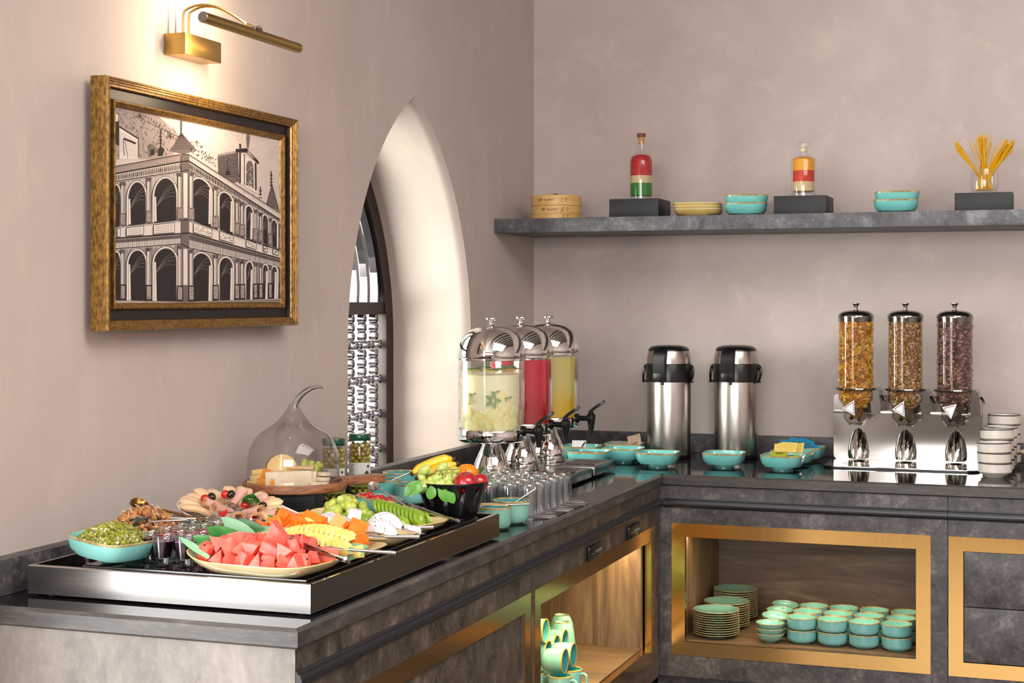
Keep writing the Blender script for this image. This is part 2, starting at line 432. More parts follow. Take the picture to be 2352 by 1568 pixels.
# lattice window set deep in the arch
win = tag(bpy.data.objects.new('window_1', None), 'dark framed pointed window with a steel ring lattice', kind='structure'); COL.objects.link(win)
b = MB(); fr = M['dark_fr']
oa, ob = arch_pts(0.002, base=.85), arch_pts(0.062, base=.85)
for x0, x1 in ((-.335, -.29),):
    vs = at_x(oa, x1) + at_x(ob, x1) + at_x(oa, x0) + at_x(ob, x0); fs = []
    for i in range(k - 1):
        fs += [(i, i + 1, k + i + 1, k + i), (2 * k + i, 3 * k + i, 3 * k + i + 1, 2 * k + i + 1), (k + i, k + i + 1, 3 * k + i + 1, 3 * k + i)]
    b.add(vs, fs, fr)
b.box(-.33, -.295, AC - AH + .05, AC + AH - .05, 1.385, 1.425, fr)
b.box(-.33, -.295, AC - AH + .05, AC + AH - .05, .85, .88, fr)
b.build('window_frame', win)
b = MB(); b.box(-.345, -.341, AC - AH - .01, AC + AH + .01, .85, 2.05, M['pane']); b.build('glass_pane', win)
rb = MB(); L = .022
prof = [(.0145, -L / 2), (.0145, L / 2), (.0115, L / 2), (.0115, -L / 2), (.0145, -L / 2)]
rb.lathe(prof, 16, M['metal_r'], TR(ry=PI / 2), close=False)
ring0 = rb.build('ring', win, loc=(-.312, 0, 0))
first = True
for c in range(9):
    yb = AC - .36 + c * .088
    for r_ in range(18):
        z = .893 + r_ * .0282
        spots = [yb] if r_ % 4 != 2 else [yb - .029, yb + .029]
        for y in spots:
            if abs(y - AC) > .40: continue
            o = ring0 if first else ring0.copy()
            if not first: COL.objects.link(o)
            o.location = (-.312, y, z); first = False
for i, (w0, w1) in enumerate(((.36, .06), (.28, .05), (.20, .04), (.11, .02))):
    for s in (-1, 1):
        b = MB()
        pts = [(-.312, AC + s * (w0 - (w0 - w1) * (t / 10) ** 1.8 + .02 * math.sin(PI * t / 10)), 1.42 + (0.50 - .075 * i) * t / 10) for t in range(11)]
        for j in range(10):
            p, q = pts[j], pts[j + 1]; w = .011
            b.add([(-.324, p[1] - w, p[2]), (-.30, p[1] - w, p[2]), (-.30, p[1] + w, p[2]), (-.324, p[1] + w, p[2]),
                   (-.324, q[1] - w, q[2]), (-.30, q[1] - w, q[2]), (-.30, q[1] + w, q[2]), (-.324, q[1] + w, q[2])],
                  [(0, 1, 5, 4), (1, 2, 6, 5), (2, 3, 7, 6), (3, 0, 4, 7)], M['metal_r'])
        b.build('curved_bar', win)
# ceiling beams
for i in range(9):
    b = MB(); b.box(.9 + i * .42, .99 + i * .42, YF, 0, ZC - .11, ZC, M['dark_fr']); struct('trim_%d' % (i + 1), b)
# big windows out of view
for n_, spec in ((2, 'L'), (3, 'R')):
    w = tag(bpy.data.objects.new('window_%d' % n_, None), kind='structure'); COL.objects.link(w)
    b = MB()
    if spec == 'L':
        for y in (-7.35, -6.45, -5.55, -4.55, -3.43): b.box(-.2, -.14, y - .02, y + .03, 0, 2.7, fr)
        for z in (.0, .9, 2.0, 2.65): b.box(-.2, -.14, -7.35, -3.4, z, z + .05, fr)
    else:
        for x in (.4, 1.15, 1.9, 2.65, 3.35): b.box(x, x + .05, YF - .14, YF - .08, 1.3, 2.7, fr)
        for z in (1.3, 1.95, 2.65): b.box(.4, 3.4, YF - .14, YF - .08, z, z + .05, fr)
    b.build('window_frame', w)

# ------------------------------------------------------------------ worktops
def worktop(name, label, edge_pts_fn): pass
CT = .9
tl = thing('worktop', 'long polished black worktop with moulded stone edge under the food tray', 'worktop')
b = MB()
X1 = .645; YE = -3.125
# left run: slab with chamfered edge, faces toward +x and -y
b.add([(WX, YE + .006, CT), (X1 - .006, YE + .006, CT), (X1 - .006, -.728, CT), (WX, -.728, CT)], [(0, 1, 2, 3)], M['top'])
b.build('work_surface', tl)
b = MB()
b.add([(X1 - .006, YE + .006, CT), (X1, YE, CT - .006), (X1, -.728, CT - .006), (X1 - .006, -.728, CT),
       (X1, YE, .870), (X1, -.728, .870), (X1 - .006, YE + .006, .8655), (X1 - .006, -.728, .8655), (WX, YE + .006, CT), (WX, YE, CT - .006), (WX, YE, .870), (WX, YE + .006, .8655)],
      [(0, 1, 2, 3), (1, 4, 5, 2), (4, 6, 7, 5), (8, 9, 1, 0), (9, 10, 4, 1), (10, 11, 6, 4), (11, 6, 7)], M['edge'])
b.box(WX, X1 - .007, YE + .007, -.73, .866, .869, M['edge'])
b.build('moulded_edge', tl)
tb = thing('worktop', 'polished black worktop along the back wall under the flasks', 'worktop')
YB = -.728
b = MB(); b.box(.0, 3.4, YB + .006, -.0, CT - .004, CT, M['top'])
b.build('work_surface', tb)
b = MB()
b.add([(X1 + .001, YB + .006, CT), (3.4, YB + .006, CT), (3.4, YB, CT - .005), (X1 + .001, YB, CT - .005), (X1 + .001, YB, .87), (3.4, YB, .87), (X1 + .001, YB + .006, .8655), (3.4, YB + .006, .8655)],
      [(0, 3, 2, 1), (3, 4, 5, 2), (4, 6, 7, 5)], M['edge'])
b.box(.0, 3.4, YB + .008, -.0, .866, .895, M['edge'])
b.build('moulded_edge', tb)
for nm, lab, bx in (('backsplash', 'low dark stone upstand along the arched wall', (WX, .018, -3.38, -.02, .9005, .965)),
                    ('backsplash', 'low dark stone upstand along the back wall behind the flasks', (.018, 3.4, -.024, -.001, .9005, .965))):
    b = MB(); b.box(*bx, M['stone'], .001); tag(b.build(nm), lab, 'backsplash')

# ------------------------------------------------------------------ cabinets
XF = .635   # front plane of the left run
YBF = -.718 # front plane of the back run
MOULD = [(0, .8275), (.003, .8275), (.004, .824), (.009, .822), (.010, .818), (.012, .812), (.011, .806), (.008, .803), (.004, .8025), (.003, .799), (0, .799)]
def frame_x(b, x, y0, y1, z0, z1, w, th, m, mh):
    """mitred flat frame lying on a plane facing +x"""
    o = [(y0, z0), (y1, z0), (y1, z1), (y0, z1)]; i = [(y0 + w, z0 + w), (y1 - w, z0 + w), (y1 - w, z1 - w), (y0 + w, z1 - w)]
    for a in range(4):
        c = (a + 1) % 4
        q = [o[a], o[c], i[c], i[a]]
        vs = [(x, *p) for p in q] + [(x + th, *p) for p in q]
        b.add(vs, [(4, 5, 6, 7), (0, 1, 5, 4), (1, 2, 6, 5), (2, 3, 7, 6), (3, 0, 4, 7)], m if a in (1, 3) else mh)
def frame_y(b, y, x0, x1, z0, z1, w, th, m, mh):
    o = [(x0, z0), (x1, z0), (x1, z1), (x0, z1)]; i = [(x0 + w, z0 + w), (x1 - w, z0 + w), (x1 - w, z1 - w), (x0 + w, z1 - w)]
    for a in range(4):
        c = (a + 1) % 4
        q = [o[a], o[c], i[c], i[a]]
        vs = [(p[0], y, p[1]) for p in q] + [(p[0], y - th, p[1]) for p in q]
        b.add(vs, [(4, 7, 6, 5), (0, 4, 5, 1), (1, 5, 6, 2), (2, 6, 7, 3), (3, 7, 4, 0)], m if a in (1, 3) else mh)
ZT, ZBm = .8650, .10
FZ0, FZ1 = .351, .752  # gold frame
# left run, open unit with mugs: y -1.925 .. -.79
def front_x(b, y0, y1, hy0, hy1, hz0, hz1, m):
    x0, x1 = XF - .02, XF
    b.box(x0, x1, y0, y1, hz1, ZT, m); b.box(x0, x1, y0, y1, .285, hz0, m)
    if hy0 > y0: b.box(x0, x1, y0, hy0, hz0, hz1, m)
    if y1 > hy1: b.box(x0, x1, hy1, y1, hz0, hz1, m)
    b.box(.3, XF - .05, y0, y1, ZBm - .1, .285, M['stone'])
def front_y(b, x0, x1, hx0, hx1, hz0, hz1, m):
    y0, y1 = YBF, YBF + .02
    b.box(x0, x1, y0, y1, hz1, ZT, m); b.box(x0, x1, y0, y1, .285, hz0, m)
    if hx0 > x0: b.box(x0, hx0, y0, y1, hz0, hz1, m)
    if x1 > hx1: b.box(hx1, x1, y0, y1, hz0, hz1, m)
    b.box(x0, x1, YBF + .05, -.3, 0, .285, M['stone'])
W4 = .041
cu = thing('cabinet', 'open gold framed cabinet under the long worktop holding green mugs', 'cabinet')
b = MB(); front_x(b, -1.93, YBF - .004, -1.915, -.795, FZ0, FZ1, M['stone_b']); b.build('front_panel', cu)
b = MB(); b.prism([(x, z) for x, z in MOULD], -1.93, YBF - .012, M['mould'], 'y', TR((XF, 0, 0))); b.build('moulding', cu)
b = MB(); frame_x(b, XF - .018, -1.915, -.795, FZ0, FZ1, W4, .021, M['gold'], M['gold_h']); b.build('gold_frame', cu)
ny0, ny1 = -1.84, -.87
b = MB()
b.box(.08, XF - .02, ny0 - .02, ny1 + .02, .385, .395, M['wood_f']); b.build('niche_floor', cu)
b = MB(); b.box(.08, .09, ny0 - .02, ny1 + .02, .39, .72, M['wood_v']); b.build('niche_back', cu)
b = MB(); b.box(.09, XF - .02, ny1 + .0, ny1 + .02, .395, .71, M['wood_v']); b.box(.09, XF - .02, ny0 - .03, ny0 - .015, .395, .71, M['wood_v']); b.box(.09, XF - .02, ny0 - .03, ny1 + .02, .711, .722, M['wood_f']); b.build('niche_side', cu)
# left run, closed unit nearest the camera
cd = thing('cabinet', 'closed cabinet with a gold framed drawer front at the near end', 'cabinet')
b = MB(); front_x(b, YE + .012, -1.932, -3.03, -2.0, FZ0, FZ1, M['stone_b'])
b.build('front_panel', cd)
b = MB(); b.box(WX, XF - .0205, YE + .01, YE + .03, 0, ZT, M['stone_lit']); b.box(XF - .0204, XF, YE + .010, YE + .0118, 0.1, ZT, M['stone_lit']); b.build('end_panel', cd)
b = MB(); b.prism([(x, z) for x, z in MOULD], YE + .011, -1.932, M['mould'], 'y', TR((XF, 0, 0))); b.build('moulding', cd)
b = MB(); frame_x(b, XF - .018, -3.035, -1.945, FZ0, FZ1, W4, .021, M['gold'], M['gold_h']); b.build('gold_frame', cd)
b = MB(); b.box(XF - .02, XF - .004, -2.99, -2.573, .395, .7085, M['stone_b'], .001); b.build('drawer_front', cd)
b = MB(); b.box(XF - .02, XF - .004, -2.570, -1.99, .395, .7085, M['stone_b'], .001); b.build('drawer_front', cd)
b = MB(); b.box(XF - .022, XF - .019, -3.0, -1.98, .38, .72, M['black']); b.build('recess', cd)
# back run, open unit with plates and cups
cb = thing('cabinet', 'open gold framed cabinet in the back run holding plates and cups', 'cabinet')
b = MB(); front_y(b, XF - .02, 1.485, .672, 1.438, FZ0, FZ1, M['stone']); b.build('front_panel', cb)
b = MB(); b.prism([(-x, z) for x, z in MOULD], XF + .012, 1.485, M['mould'], 'x', TR((0, YBF, 0))); b.build('moulding', cb)
b = MB(); frame_y(b, YBF + .018, .672, 1.438, FZ0, FZ1, W4, .021, M['gold'], M['gold_h']); b.build('gold_frame', cb)
b = MB(); b.box(.69, 1.42, YBF + .02, -.17, .385, .395, M['wood_f']); b.build('niche_floor', cb)
b = MB(); b.box(.69, 1.42, -.18, -.17, .39, .72, M['wood_n']); b.build('niche_back', cb)
b = MB(); b.box(.69, .702, YBF + .02, -.13, .395, .72, M['wood_v']); b.box(1.409, 1.42, YBF + .02, -.13, .395, .72, M['wood_v']); b.box(.702, 1.409, YBF + .02, -.13, .711, .722, M['wood_f']); b.build('niche_side', cb)
# back run, closed unit to the right
cr = thing('cabinet', 'closed gold framed cabinet with two drawer fronts below the cereal dispenser', 'cabinet')
b = MB(); front_y(b, 1.4865, 3.4, 1.488, 2.30, FZ0, FZ1, M['stone']); b.build('front_panel', cr)
b = MB(); b.prism([(-x, z) for x, z in MOULD], 1.4865, 3.4, M['mould'], 'x', TR((0, YBF, 0))); b.build('moulding', cr)
b = MB(); frame_y(b, YBF + .018, 1.488, 2.30, FZ0, FZ1, W4, .021, M['gold'], M['gold_h']); b.build('gold_frame', cr)
for z0, z1 in ((.3935, .5500), (.5525, .7095)):
    b = MB(); b.box(1.531, 2.257, YBF + .001, YBF + .02, z0, z1, M['stone'], .001); b.build('drawer_front', cr)
b = MB(); b.box(1.52, 2.27, YBF + .021, YBF + .024, .38, .72, M['black']); b.build('recess', cr)
b = MB(); b.box(.02, 3.4, -.10, -.03, .0, .86, M['stone']); b.box(.02, .07, -3.0, -.10, 0, .86, M['stone']); tag(b.build('cabinet_carcass'), 'dark rear carcass behind the cabinets against the walls', 'cabinet')
# strip lights inside the niches
def strip(name, loc, sx, sy, p, col=(1.0, .72, .36)):
    d = bpy.data.lights.new(name, 'AREA'); d.shape = 'RECTANGLE'; d.size = sx; d.size_y = sy; d.energy = p; d.color = col
    o = bpy.data.objects.new(name, d); COL.objects.link(o); o.location = loc
    return o
strip('niche_strip_light', (.57, -1.35, .708), .015, .95, 3.0)
strip('niche_strip_light', (1.05, YBF + .07, .708), .70, .015, 1.1)

# touch controls under the moulding of the left run
from_px = [(-1.492, -1.372, .752, .790), (-1.105, -.985, .752, .790)]
for i, (y0, y1, z0, z1) in enumerate(from_px):
    c = thing('control_panel', ('black touch control panel on the cabinet rail nearer the food tray', 'black touch control panel on the cabinet rail nearer the corner')[i], 'control panel', (XF, (y0 + y1) / 2, (z0 + z1) / 2))
    hy, hz = (y1 - y0) / 2, (z1 - z0) / 2
    b = MB(); b.box(0.0005, .009, -hy, hy, -hz, hz, M['black'], .004); b.build('housing', c)
    for j in range(3):
        b = MB(); b.lathe([(.0042, 0), (.0042, .0015), (.003, .002)], 14, M['key'], TR((.009, hy * .05 + j * .019, 0), ry=PI / 2), sy=.6); b.build('key', c)
    b = MB(); b.box(.0091, .0094, -hy * .78, -hy * .3, -hz * .1, -hz * .02, M['key']); b.box(.0091, .0094, -hy * .28, -hy * .27, -hz * .5, hz * .5, M['key']); b.build('marking', c)

# ------------------------------------------------------------------ floating shelf
b = MB(); b.box(WX + .001, 3.3, -.4185, -.001, 1.6585, 1.7055, M['shelf'], .0015); tag(b.build('shelf'), 'long dark stone floating shelf on the back wall', 'shelf')

# ------------------------------------------------------------------ framed engraving
pf = thing('framed_picture', 'gold and black framed engraving of an arcaded building on the side wall', 'picture', (0, -2.357, 1.62))
ink = mat('engraving_ink', (44, 36, 38), 0.8); mid = mat('engraving_tone', (112, 100, 98), 0.8); soft = mat('engraving_light_tone', (168, 152, 146), 0.8)
lite = mat('engraving_white', (226, 214, 206), 0.8)
goldw = mottle('antique_gold_leaf', (92, 66, 30), (168, 126, 62), 190, 0.38, streak=(1, .8, .4))
goldw.node_tree.nodes['Principled BSDF'].inputs['Metallic'].default_value = 0.55
brownf = mat('dark_frame_channel', (30, 22, 20), 0.35)
Y0, Y1, Z0, Z1 = -2.760, -1.953, 1.3695, 1.873
def ring_profile(b, prof, m):
    """prof: [(inset, x)] swept round the rectangle"""
    k = 4; vs = []
    for ins, x in prof:
        vs += [(x, Y0 + ins + 2.357, Z0 + ins - 1.62), (x, Y1 - ins + 2.357, Z0 + ins - 1.62), (x, Y1 - ins + 2.357, Z1 - ins - 1.62), (x, Y0 + ins + 2.357, Z1 - ins - 1.62)]
    b.add(vs, [(j * 4 + i, j * 4 + (i + 1) % 4, (j + 1) * 4 + (i + 1) % 4, (j + 1) * 4 + i) for j in range(len(prof) - 1) for i in range(4)], m)
b = MB(); ring_profile(b, [(0, 0.0), (0, .034), (.002, .040), (.005, .0405), (.006, .0385), (.009, .0385), (.010, .036), (.014, .036), (.015, .033), (.019, .032), (.021, .027)], goldw); b.build('outer_moulding', pf, smooth=20)
b = MB(); ring_profile(b, [(.021, .027), (.022, .020), (.040, .017), (.042, .018)], brownf); b.build('channel', pf, smooth=20)
b = MB(); ring_profile(b, [(.042, .018), (.043, .025), (.046, .027), (.050, .024), (.054, .021), (.056, .0175), (.0565, .016)], goldw); b.build('inner_moulding', pf, smooth=20)
b = MB(); b.box(0.0, .0165, Y0 + .03 + 2.357, Y1 - .03 + 2.357, Z0 + .03 - 1.62, Z1 - .03 - 1.62, mottle('canvas_paper', (206, 190, 182), (218, 204, 198), 260, 0.85)); b.build('canvas', pf)
art = MB(); lay = [0]
CY, SY = math.cos(math.atan(1284 / 3600)), math.sin(math.atan(1284 / 3600))
def image_to_canvas(u, v):
    """image coordinates of an enlarged crop, back-projected through the camera onto the flat canvas"""
    px, py = 200 + u * .39544, 160 + v * .39541; a = (px - 1176) / 3600  # crop position to full image pixel, then a ray from the camera
    t = (.018 - 1.82) / (a * CY - SY)
    return (-5.39 + t * (a * SY + CY) + 2.357, 1.43 - t * (py - 690) / 3600 - 1.62)
ylo, yhi, zlo, zhi = Y0 + .0568 + 2.357, Y1 - .0568 + 2.357, Z0 + .0568 - 1.62, Z1 - .0568 - 1.62
def fill(pts, m, up=1):
    lay[0] += up
    q = [image_to_canvas(*p) for p in pts]
    q = [(min(max(y, ylo), yhi), min(max(z, zlo), zhi)) for y, z in q]
    art.add([(.0166 + lay[0] * 1.2e-6, y, z) for y, z in q], [tuple(range(len(q)))], m)
def line(x0, y0, x1, y1, w=3, m=None):
    d = math.hypot(x1 - x0, y1 - y0) or 1; nx, ny = -(y1 - y0) / d * w / 2, (x1 - x0) / d * w / 2
    fill([(x0 + nx, y0 + ny), (x1 + nx, y1 + ny), (x1 - nx, y1 - ny), (x0 - nx, y0 - ny)], m or ink)
R_ = random.Random(5)
def lerp(a, b_, t): return a + (b_ - a) * t
def shade(x0, x1, top, bot, n, m, w=2, frac=(0, 1)):
    for i in range(n):
        x = lerp(x0, x1, (i + .5) / n + R_.uniform(-.2, .2) / n); a, c = top(x), bot(x)
        s0 = lerp(a, c, frac[0] + R_.uniform(0, .05)); s1 = lerp(a, c, frac[1] - R_.uniform(0, .12)); line(x, s0, x + R_.uniform(-1, 1), s1, w, m)
# roofs
fill([(165, 185), (420, 235), (560, 400), (480, 520), (165, 520)], soft)
for i in range(420):
    x = R_.uniform(168, 520); y = R_.uniform(190, 500)
    if y > 190 + (x - 250) * .62 - 10: line(x, y, x + 3, y + R_.uniform(8, 16), 1.8, mid if R_.random() < .5 else ink)
for i in range(22):
    x = 215 + i * 16; y = 196 + i * 8.5 + (max(0, i - 10)) * 4; line(x, y, x + 1, y + 14, 3)
line(190, 190, 545, 395, 3)
fill([(165, 250), (188, 255), (188, 440), (165, 430)], ink); fill([(165, 250), (185, 262), (183, 300), (165, 300)], lite)
fill([(190, 330), (300, 400), (300, 520), (190, 520)], lite); line(188, 330, 302, 402, 8); line(300, 400, 300, 510, 5)
for k_ in range(9): line(190, 470 - k_ * 14, 296, 515 - k_ * 12, 1.5, mid)
line(215, 400, 285, 428, 12); line(212, 400, 218, 500, 4); line(222, 410, 240, 515, 3)
for tx, ty in ((308, 262), (482, 380)):
    fill([(tx - 20, ty + 12), (tx, ty - 28), (tx + 22, ty + 20)], mid); fill([(tx - 6, ty + 10), (tx, ty - 10), (tx + 10, ty + 14)], ink)
# corner turret
fill([(480, 470), (520, 420), (548, 360), (600, 420), (640, 470), (560, 490)], mid)
for i in range(12): line(488 + i * 12, 470, 546 + i * .6, 372, 2)
for r_ in range(6): line(500 + r_ * 6, 455 - r_ * 14, 620 - r_ * 11, 455 - r_ * 14, 2)
line(549, 250, 549, 375, 6)
for i in range(8): line(536 + i, 275 + i * 13, 562 - i, 275 + i * 13, 3)
for sx_, y0_, y1_ in ((430, 345, 470), (938, 330, 455), (1072, 590, 680), (1009, 680, 730)):
    line(sx_, y0_, sx_, y1_, 6)
    for i in range(4): line(sx_ - 9, y0_ + 22 + i * 20, sx_ + 9, y0_ + 24 + i * 20, 4)
fill([(355, 450), (372, 432), (400, 446), (410, 480), (362, 510)], mid); line(355, 450, 372, 432, 5); fill([(370, 462), (392, 460), (392, 495), (370, 500)], ink)
fill([(412, 470), (430, 440), (452, 465), (440, 500), (415, 500)], ink)
# ornate crest over the corner
for i in range(150):
    t = R_.random(); cx_ = lerp(598, 745, t); h_ = 26 * math.sin(PI * min(1, t * 1.6)) + 26
    cy_ = lerp(470, 560, t) - R_.uniform(0, h_ + 30 * (1 - abs(t - .3)))
    line(cx_, cy_, cx_ + R_.uniform(-9, 9), cy_ + R_.uniform(-12, 12), 3.2, R_.choice((ink, ink, mid, lite)))
# slate roof behind
fill([(760, 500), (880, 480), (890, 650), (850, 655), (765, 610)], mid)
for r_ in range(13): line(764, 512 + r_ * 9, 884, 490 + r_ * 11, 3)
for i in range(14): line(766 + i * 9, 500 - i * 1.6, 766 + i * 9, 488 - i * 1.6, 2.5)
fill([(804, 612), (818, 560), (836, 615)], ink); line(818, 515, 818, 570, 4)
# right spire
fill([(1040, 790), (1075, 665), (1118, 820), (1080, 800)], mid); line(1075, 665, 1118, 820, 4); line(1075, 665, 1045, 790, 3)
for i in range(8): line(1072 - i * 3, 690 + i * 14, 1080 + i * 4.4, 692 + i * 15, 2)
# gabled dormer with figures
fill([(880, 480), (985, 540), (990, 720), (885, 660)], lite); fill([(865, 460), (930, 455), (1000, 535), (998, 550), (925, 480), (868, 480)], ink)
fill([(938, 460), (975, 520), (930, 490)], soft); line(890, 480, 890, 660, 10); line(915, 490, 915, 672, 5); line(980, 540, 982, 700, 10)
fill([(925, 560), (935, 530), (955, 530), (968, 560), (970, 690), (925, 670)], mid)
for i in range(50): cx_, cy_ = R_.uniform(930, 962), R_.uniform(545, 680); line(cx_, cy_, cx_ + R_.uniform(-6, 6), cy_ + R_.uniform(4, 14), 3, R_.choice((ink, lite)))
fill([(930, 350), (944, 350), (948, 400), (940, 450), (930, 448), (926, 400)], mid); line(890, 430, 893, 465, 10)
for i in range(30): cx_, cy_ = R_.uniform(862, 892), R_.uniform(600, 650); line(cx_, cy_, cx_ + R_.uniform(-5, 5), cy_ + R_.uniform(2, 9), 3, R_.choice((ink, mid)))
# level lines: right facade (x 590..1145) and left facade (x 165..545)
RL = dict(par=(492, 835), cor=(530, 872), cob=(582, 905), spr=(660, 930), bal=(872, 1050), bab=(948, 1098), enb=(1035, 1150), gsp=(1130, 1180), gnd=(1345, 1328))
LL = dict(par=(562, 492), cor=(604, 535), cob=(650, 590), spr=(760, 730), bal=(912, 872), bab=(980, 952), enb=(1040, 1012), gsp=(1140, 1110), gnd=(1338, 1345))
def rl(n): a, c = RL[n]; return lambda x: lerp(a, c, (x - 590) / 555)
def ll(n): a, c = LL[n]; return lambda x: lerp(a, c, (x - 165) / 380)
def band(fn0, fn1, x0, x1, m): fill([(x0, fn0(x0)), (x1, fn0(x1)), (x1, fn1(x1)), (x0, fn1(x0))], m)
for f_, x0, x1, nt_ in ((ll, 165, 545, 34), (rl, 590, 1143, 62)):
    band(f_('par'), f_('gnd'), x0, x1, lite)
    band(f_('par'), f_('cor'), x0, x1, lite if f_ is rl else soft); shade(x0, x1, f_('par'), f_('cor'), nt_, mid, 1.6)
    for nm, w in (('par', 5), ('cor', 9), ('cob', 5), ('bal', 7), ('bab', 9), ('enb', 6)):
        g = f_(nm); line(x0, g(x0), x1, g(x1), w)
        line(x0, g(x0) + w + 3, x1, g(x1) + w + 3, 2, mid)
    for i in range(nt_):   # brackets under the cornice
        x = lerp(x0, x1, (i + .5) / nt_); a, c = f_('cor')(x), f_('cob')(x); line(x, a + 8, x, lerp(a, c, .75), 4, ink if i % 2 else mid)
    band(lambda x: f_('bab')(x) + 8, lambda x: lerp(f_('bab')(x), f_('enb')(x), .45), x0, x1, mid)
    shade(x0, x1, f_('bab'), f_('enb'), nt_ * 2, ink, 1.6)
    shade(x0, x1, f_('cob'), f_('spr'), nt_ * 2, mid, 1.6)
    shade(x0, x1, f_('spr'), f_('bal'), nt_ * 2, soft, 1.8); shade(x0, x1, f_('enb'), f_('gnd'), nt_ * 3, mid if f_ is ll else soft, 1.8)
    shade(x0, x1, f_('cor'), f_('cob'), nt_ * 2, ink, 1.4, (.3, 1))
def arch(f_, top, spring, base, x0, x1, m0, dx):
    cx_, hw = (x0 + x1) / 2, (x1 - x0) / 2
    def P_(fn, x, k_): return (x, fn(x) if k_ is None else k_)
    sp, ba, tp = f_(spring), f_(base), f_(top)
    rise = (sp(cx_) - tp(cx_)) * .80
    def outline(e):
        pts = [(x0 - e, ba(x0)), (x0 - e, sp(x0))]
        pts += [(cx_ - (hw + e) * math.cos(PI * i / 12), lerp(sp(x0), sp(x1), (1 - math.cos(PI * i / 12)) / 2) - (rise + e) * math.sin(PI * i / 12)) for i in range(1, 12)]
        return pts + [(x1 + e, sp(x1)), (x1 + e, ba(x1))]
    fill(outline(14), ink); fill(outline(11), lite); fill(outline(2), mid); fill(outline(-1), ink)
    # pale vault lines and a lit inner pier
    for j in range(4):
        pts = [(lerp(x0 + 6, x1 - 6, t), lerp(sp(x0) + 60, sp(x1) - rise * .7 + j * 26, t) - 26 * math.sin(PI * t)) for t in (0, .25, .5, .75, 1)]
        for (a, c), (d, e) in zip(pts, pts[1:]): line(a, c, d, e, 3, mid)
    if dx: fill([(x0 if dx < 0 else x1 - 10, sp(cx_)), (x0 + 10 if dx < 0 else x1, sp(cx_)), (x0 + 14 if dx < 0 else x1, ba(cx_)), (x0 if dx < 0 else x1 - 14, ba(cx_))], lite)
for x0, x1 in ((238, 338), (388, 515)): arch(ll, 'cob', 'spr', 'bal', x0, x1, ink, -1); arch(ll, 'enb', 'gsp', 'gnd', x0, x1, ink, -1)
arch(ll, 'cob', 'spr', 'bal', 140, 190, ink, 0); arch(ll, 'enb', 'gsp', 'gnd', 140, 190, ink, 0)
for x0, x1 in ((612, 716), (768, 842), (922, 958), (1020, 1046), (1072, 1098)): arch(rl, 'cob', 'spr', 'bal', x0, x1, ink, 1 if x0 < 1000 else 0); arch(rl, 'enb', 'gsp', 'gnd', x0, x1, ink, 1)
def column(f_, x, w):
    for a, c in (('cob', 'bal'), ('enb', 'gnd')):
        y0_, y1_ = f_(a)(x) + 6, f_(c)(x)
        fill([(x - w - 3, y0_), (x + w + 3, y0_), (x + w + 3, y1_), (x - w - 3, y1_)], ink); fill([(x - w, y0_), (x + w, y0_), (x + w, y1_), (x - w, y1_)], lite)
        line(x + w * .55, y0_ + 16, x + w * .55, y1_, w * .5, mid); line(x - w * .2, y0_ + 16, x - w * .2, y1_, 1.4, mid)
        fill([(x - w - 7, y0_), (x + w + 7, y0_), (x + w + 2, y0_ + 24), (x - w - 2, y0_ + 24)], mid)
        for i in range(7): cx_ = x + R_.uniform(-w - 5, w + 5); line(cx_, y0_ + R_.uniform(0, 14), cx_ + R_.uniform(-4, 4), y0_ + R_.uniform(8, 24), 3)
        hp = 92 if c == 'gnd' else 74
        fill([(x - w - 8, y1_ - hp), (x + w + 8, y1_ - hp), (x + w + 10, y1_), (x - w - 10, y1_)], ink if c == 'gnd' else mid)
        fill([(x - w - 2, y1_ - hp + 8), (x + w + 3, y1_ - hp + 8), (x + w + 3, y1_ - 10), (x - w - 2, y1_ - 10)], soft)
        for i in range(9): cx_, cy_ = x + R_.uniform(-w - 2, w + 3), y1_ - R_.uniform(12, hp - 12); line(cx_, cy_, cx_ + R_.uniform(-6, 6), cy_ + R_.uniform(-7, 7), 3)
for fz in (rl,):
    fill([(545, rl('par')(590)), (590, rl('par')(590)), (590, 1346), (545, 1346)], mid)
    for nm, w in (('par', 5), ('cor', 9), ('cob', 5), ('bal', 7), ('bab', 9), ('enb', 6)): line(545, ll(nm)(545), 590, rl(nm)(590), w)
    fill([(556, 600), (580, 600), (580, 860), (556, 860)], lite); fill([(556, 1040), (580, 1040), (580, 1250), (556, 1250)], lite)
for x, w in ((204, 9), (355, 10), (536, 10)): column(ll, x, w)
for x, w in ((602, 10), (743, 10), (868, 8), (898, 8), (974, 6), (1005, 6), (1060, 5), (1122, 5)): column(rl, x, w)
# balcony panels
for f_, spans in ((ll, ((222, 325), (380, 505), (168, 190))), (rl, ((612, 722), (764, 846), (918, 980), (1018, 1044), (1074, 1108)))):
    for x0, x1 in spans:
        t_, b_ = f_('bal'), f_('bab')
        fill([(x0, t_(x0) + 10), (x1, t_(x1) + 10), (x1, b_(x1) - 8), (x0, b_(x0) - 8)], ink); fill([(x0 + 3, t_(x0) + 13), (x1 - 3, t_(x1) + 13), (x1 - 3, b_(x1) - 11), (x0 + 3, b_(x0) - 11)], lite)
        if f_ is ll:
            for j in range(4): line(x0 + 12, t_(x0) + 24 + j * 11, x1 - 12, t_(x1) + 24 + j * 11, 2, mid)
        else:
            for j in range(int((x1 - x0) / 3)): cx_ = R_.uniform(x0 + 8, x1 - 8); cy_ = lerp(t_(cx_) + 20, b_(cx_) - 18, R_.random()); line(cx_, cy_, cx_ + R_.uniform(-7, 7), cy_ + R_.uniform(-6, 6), 3)
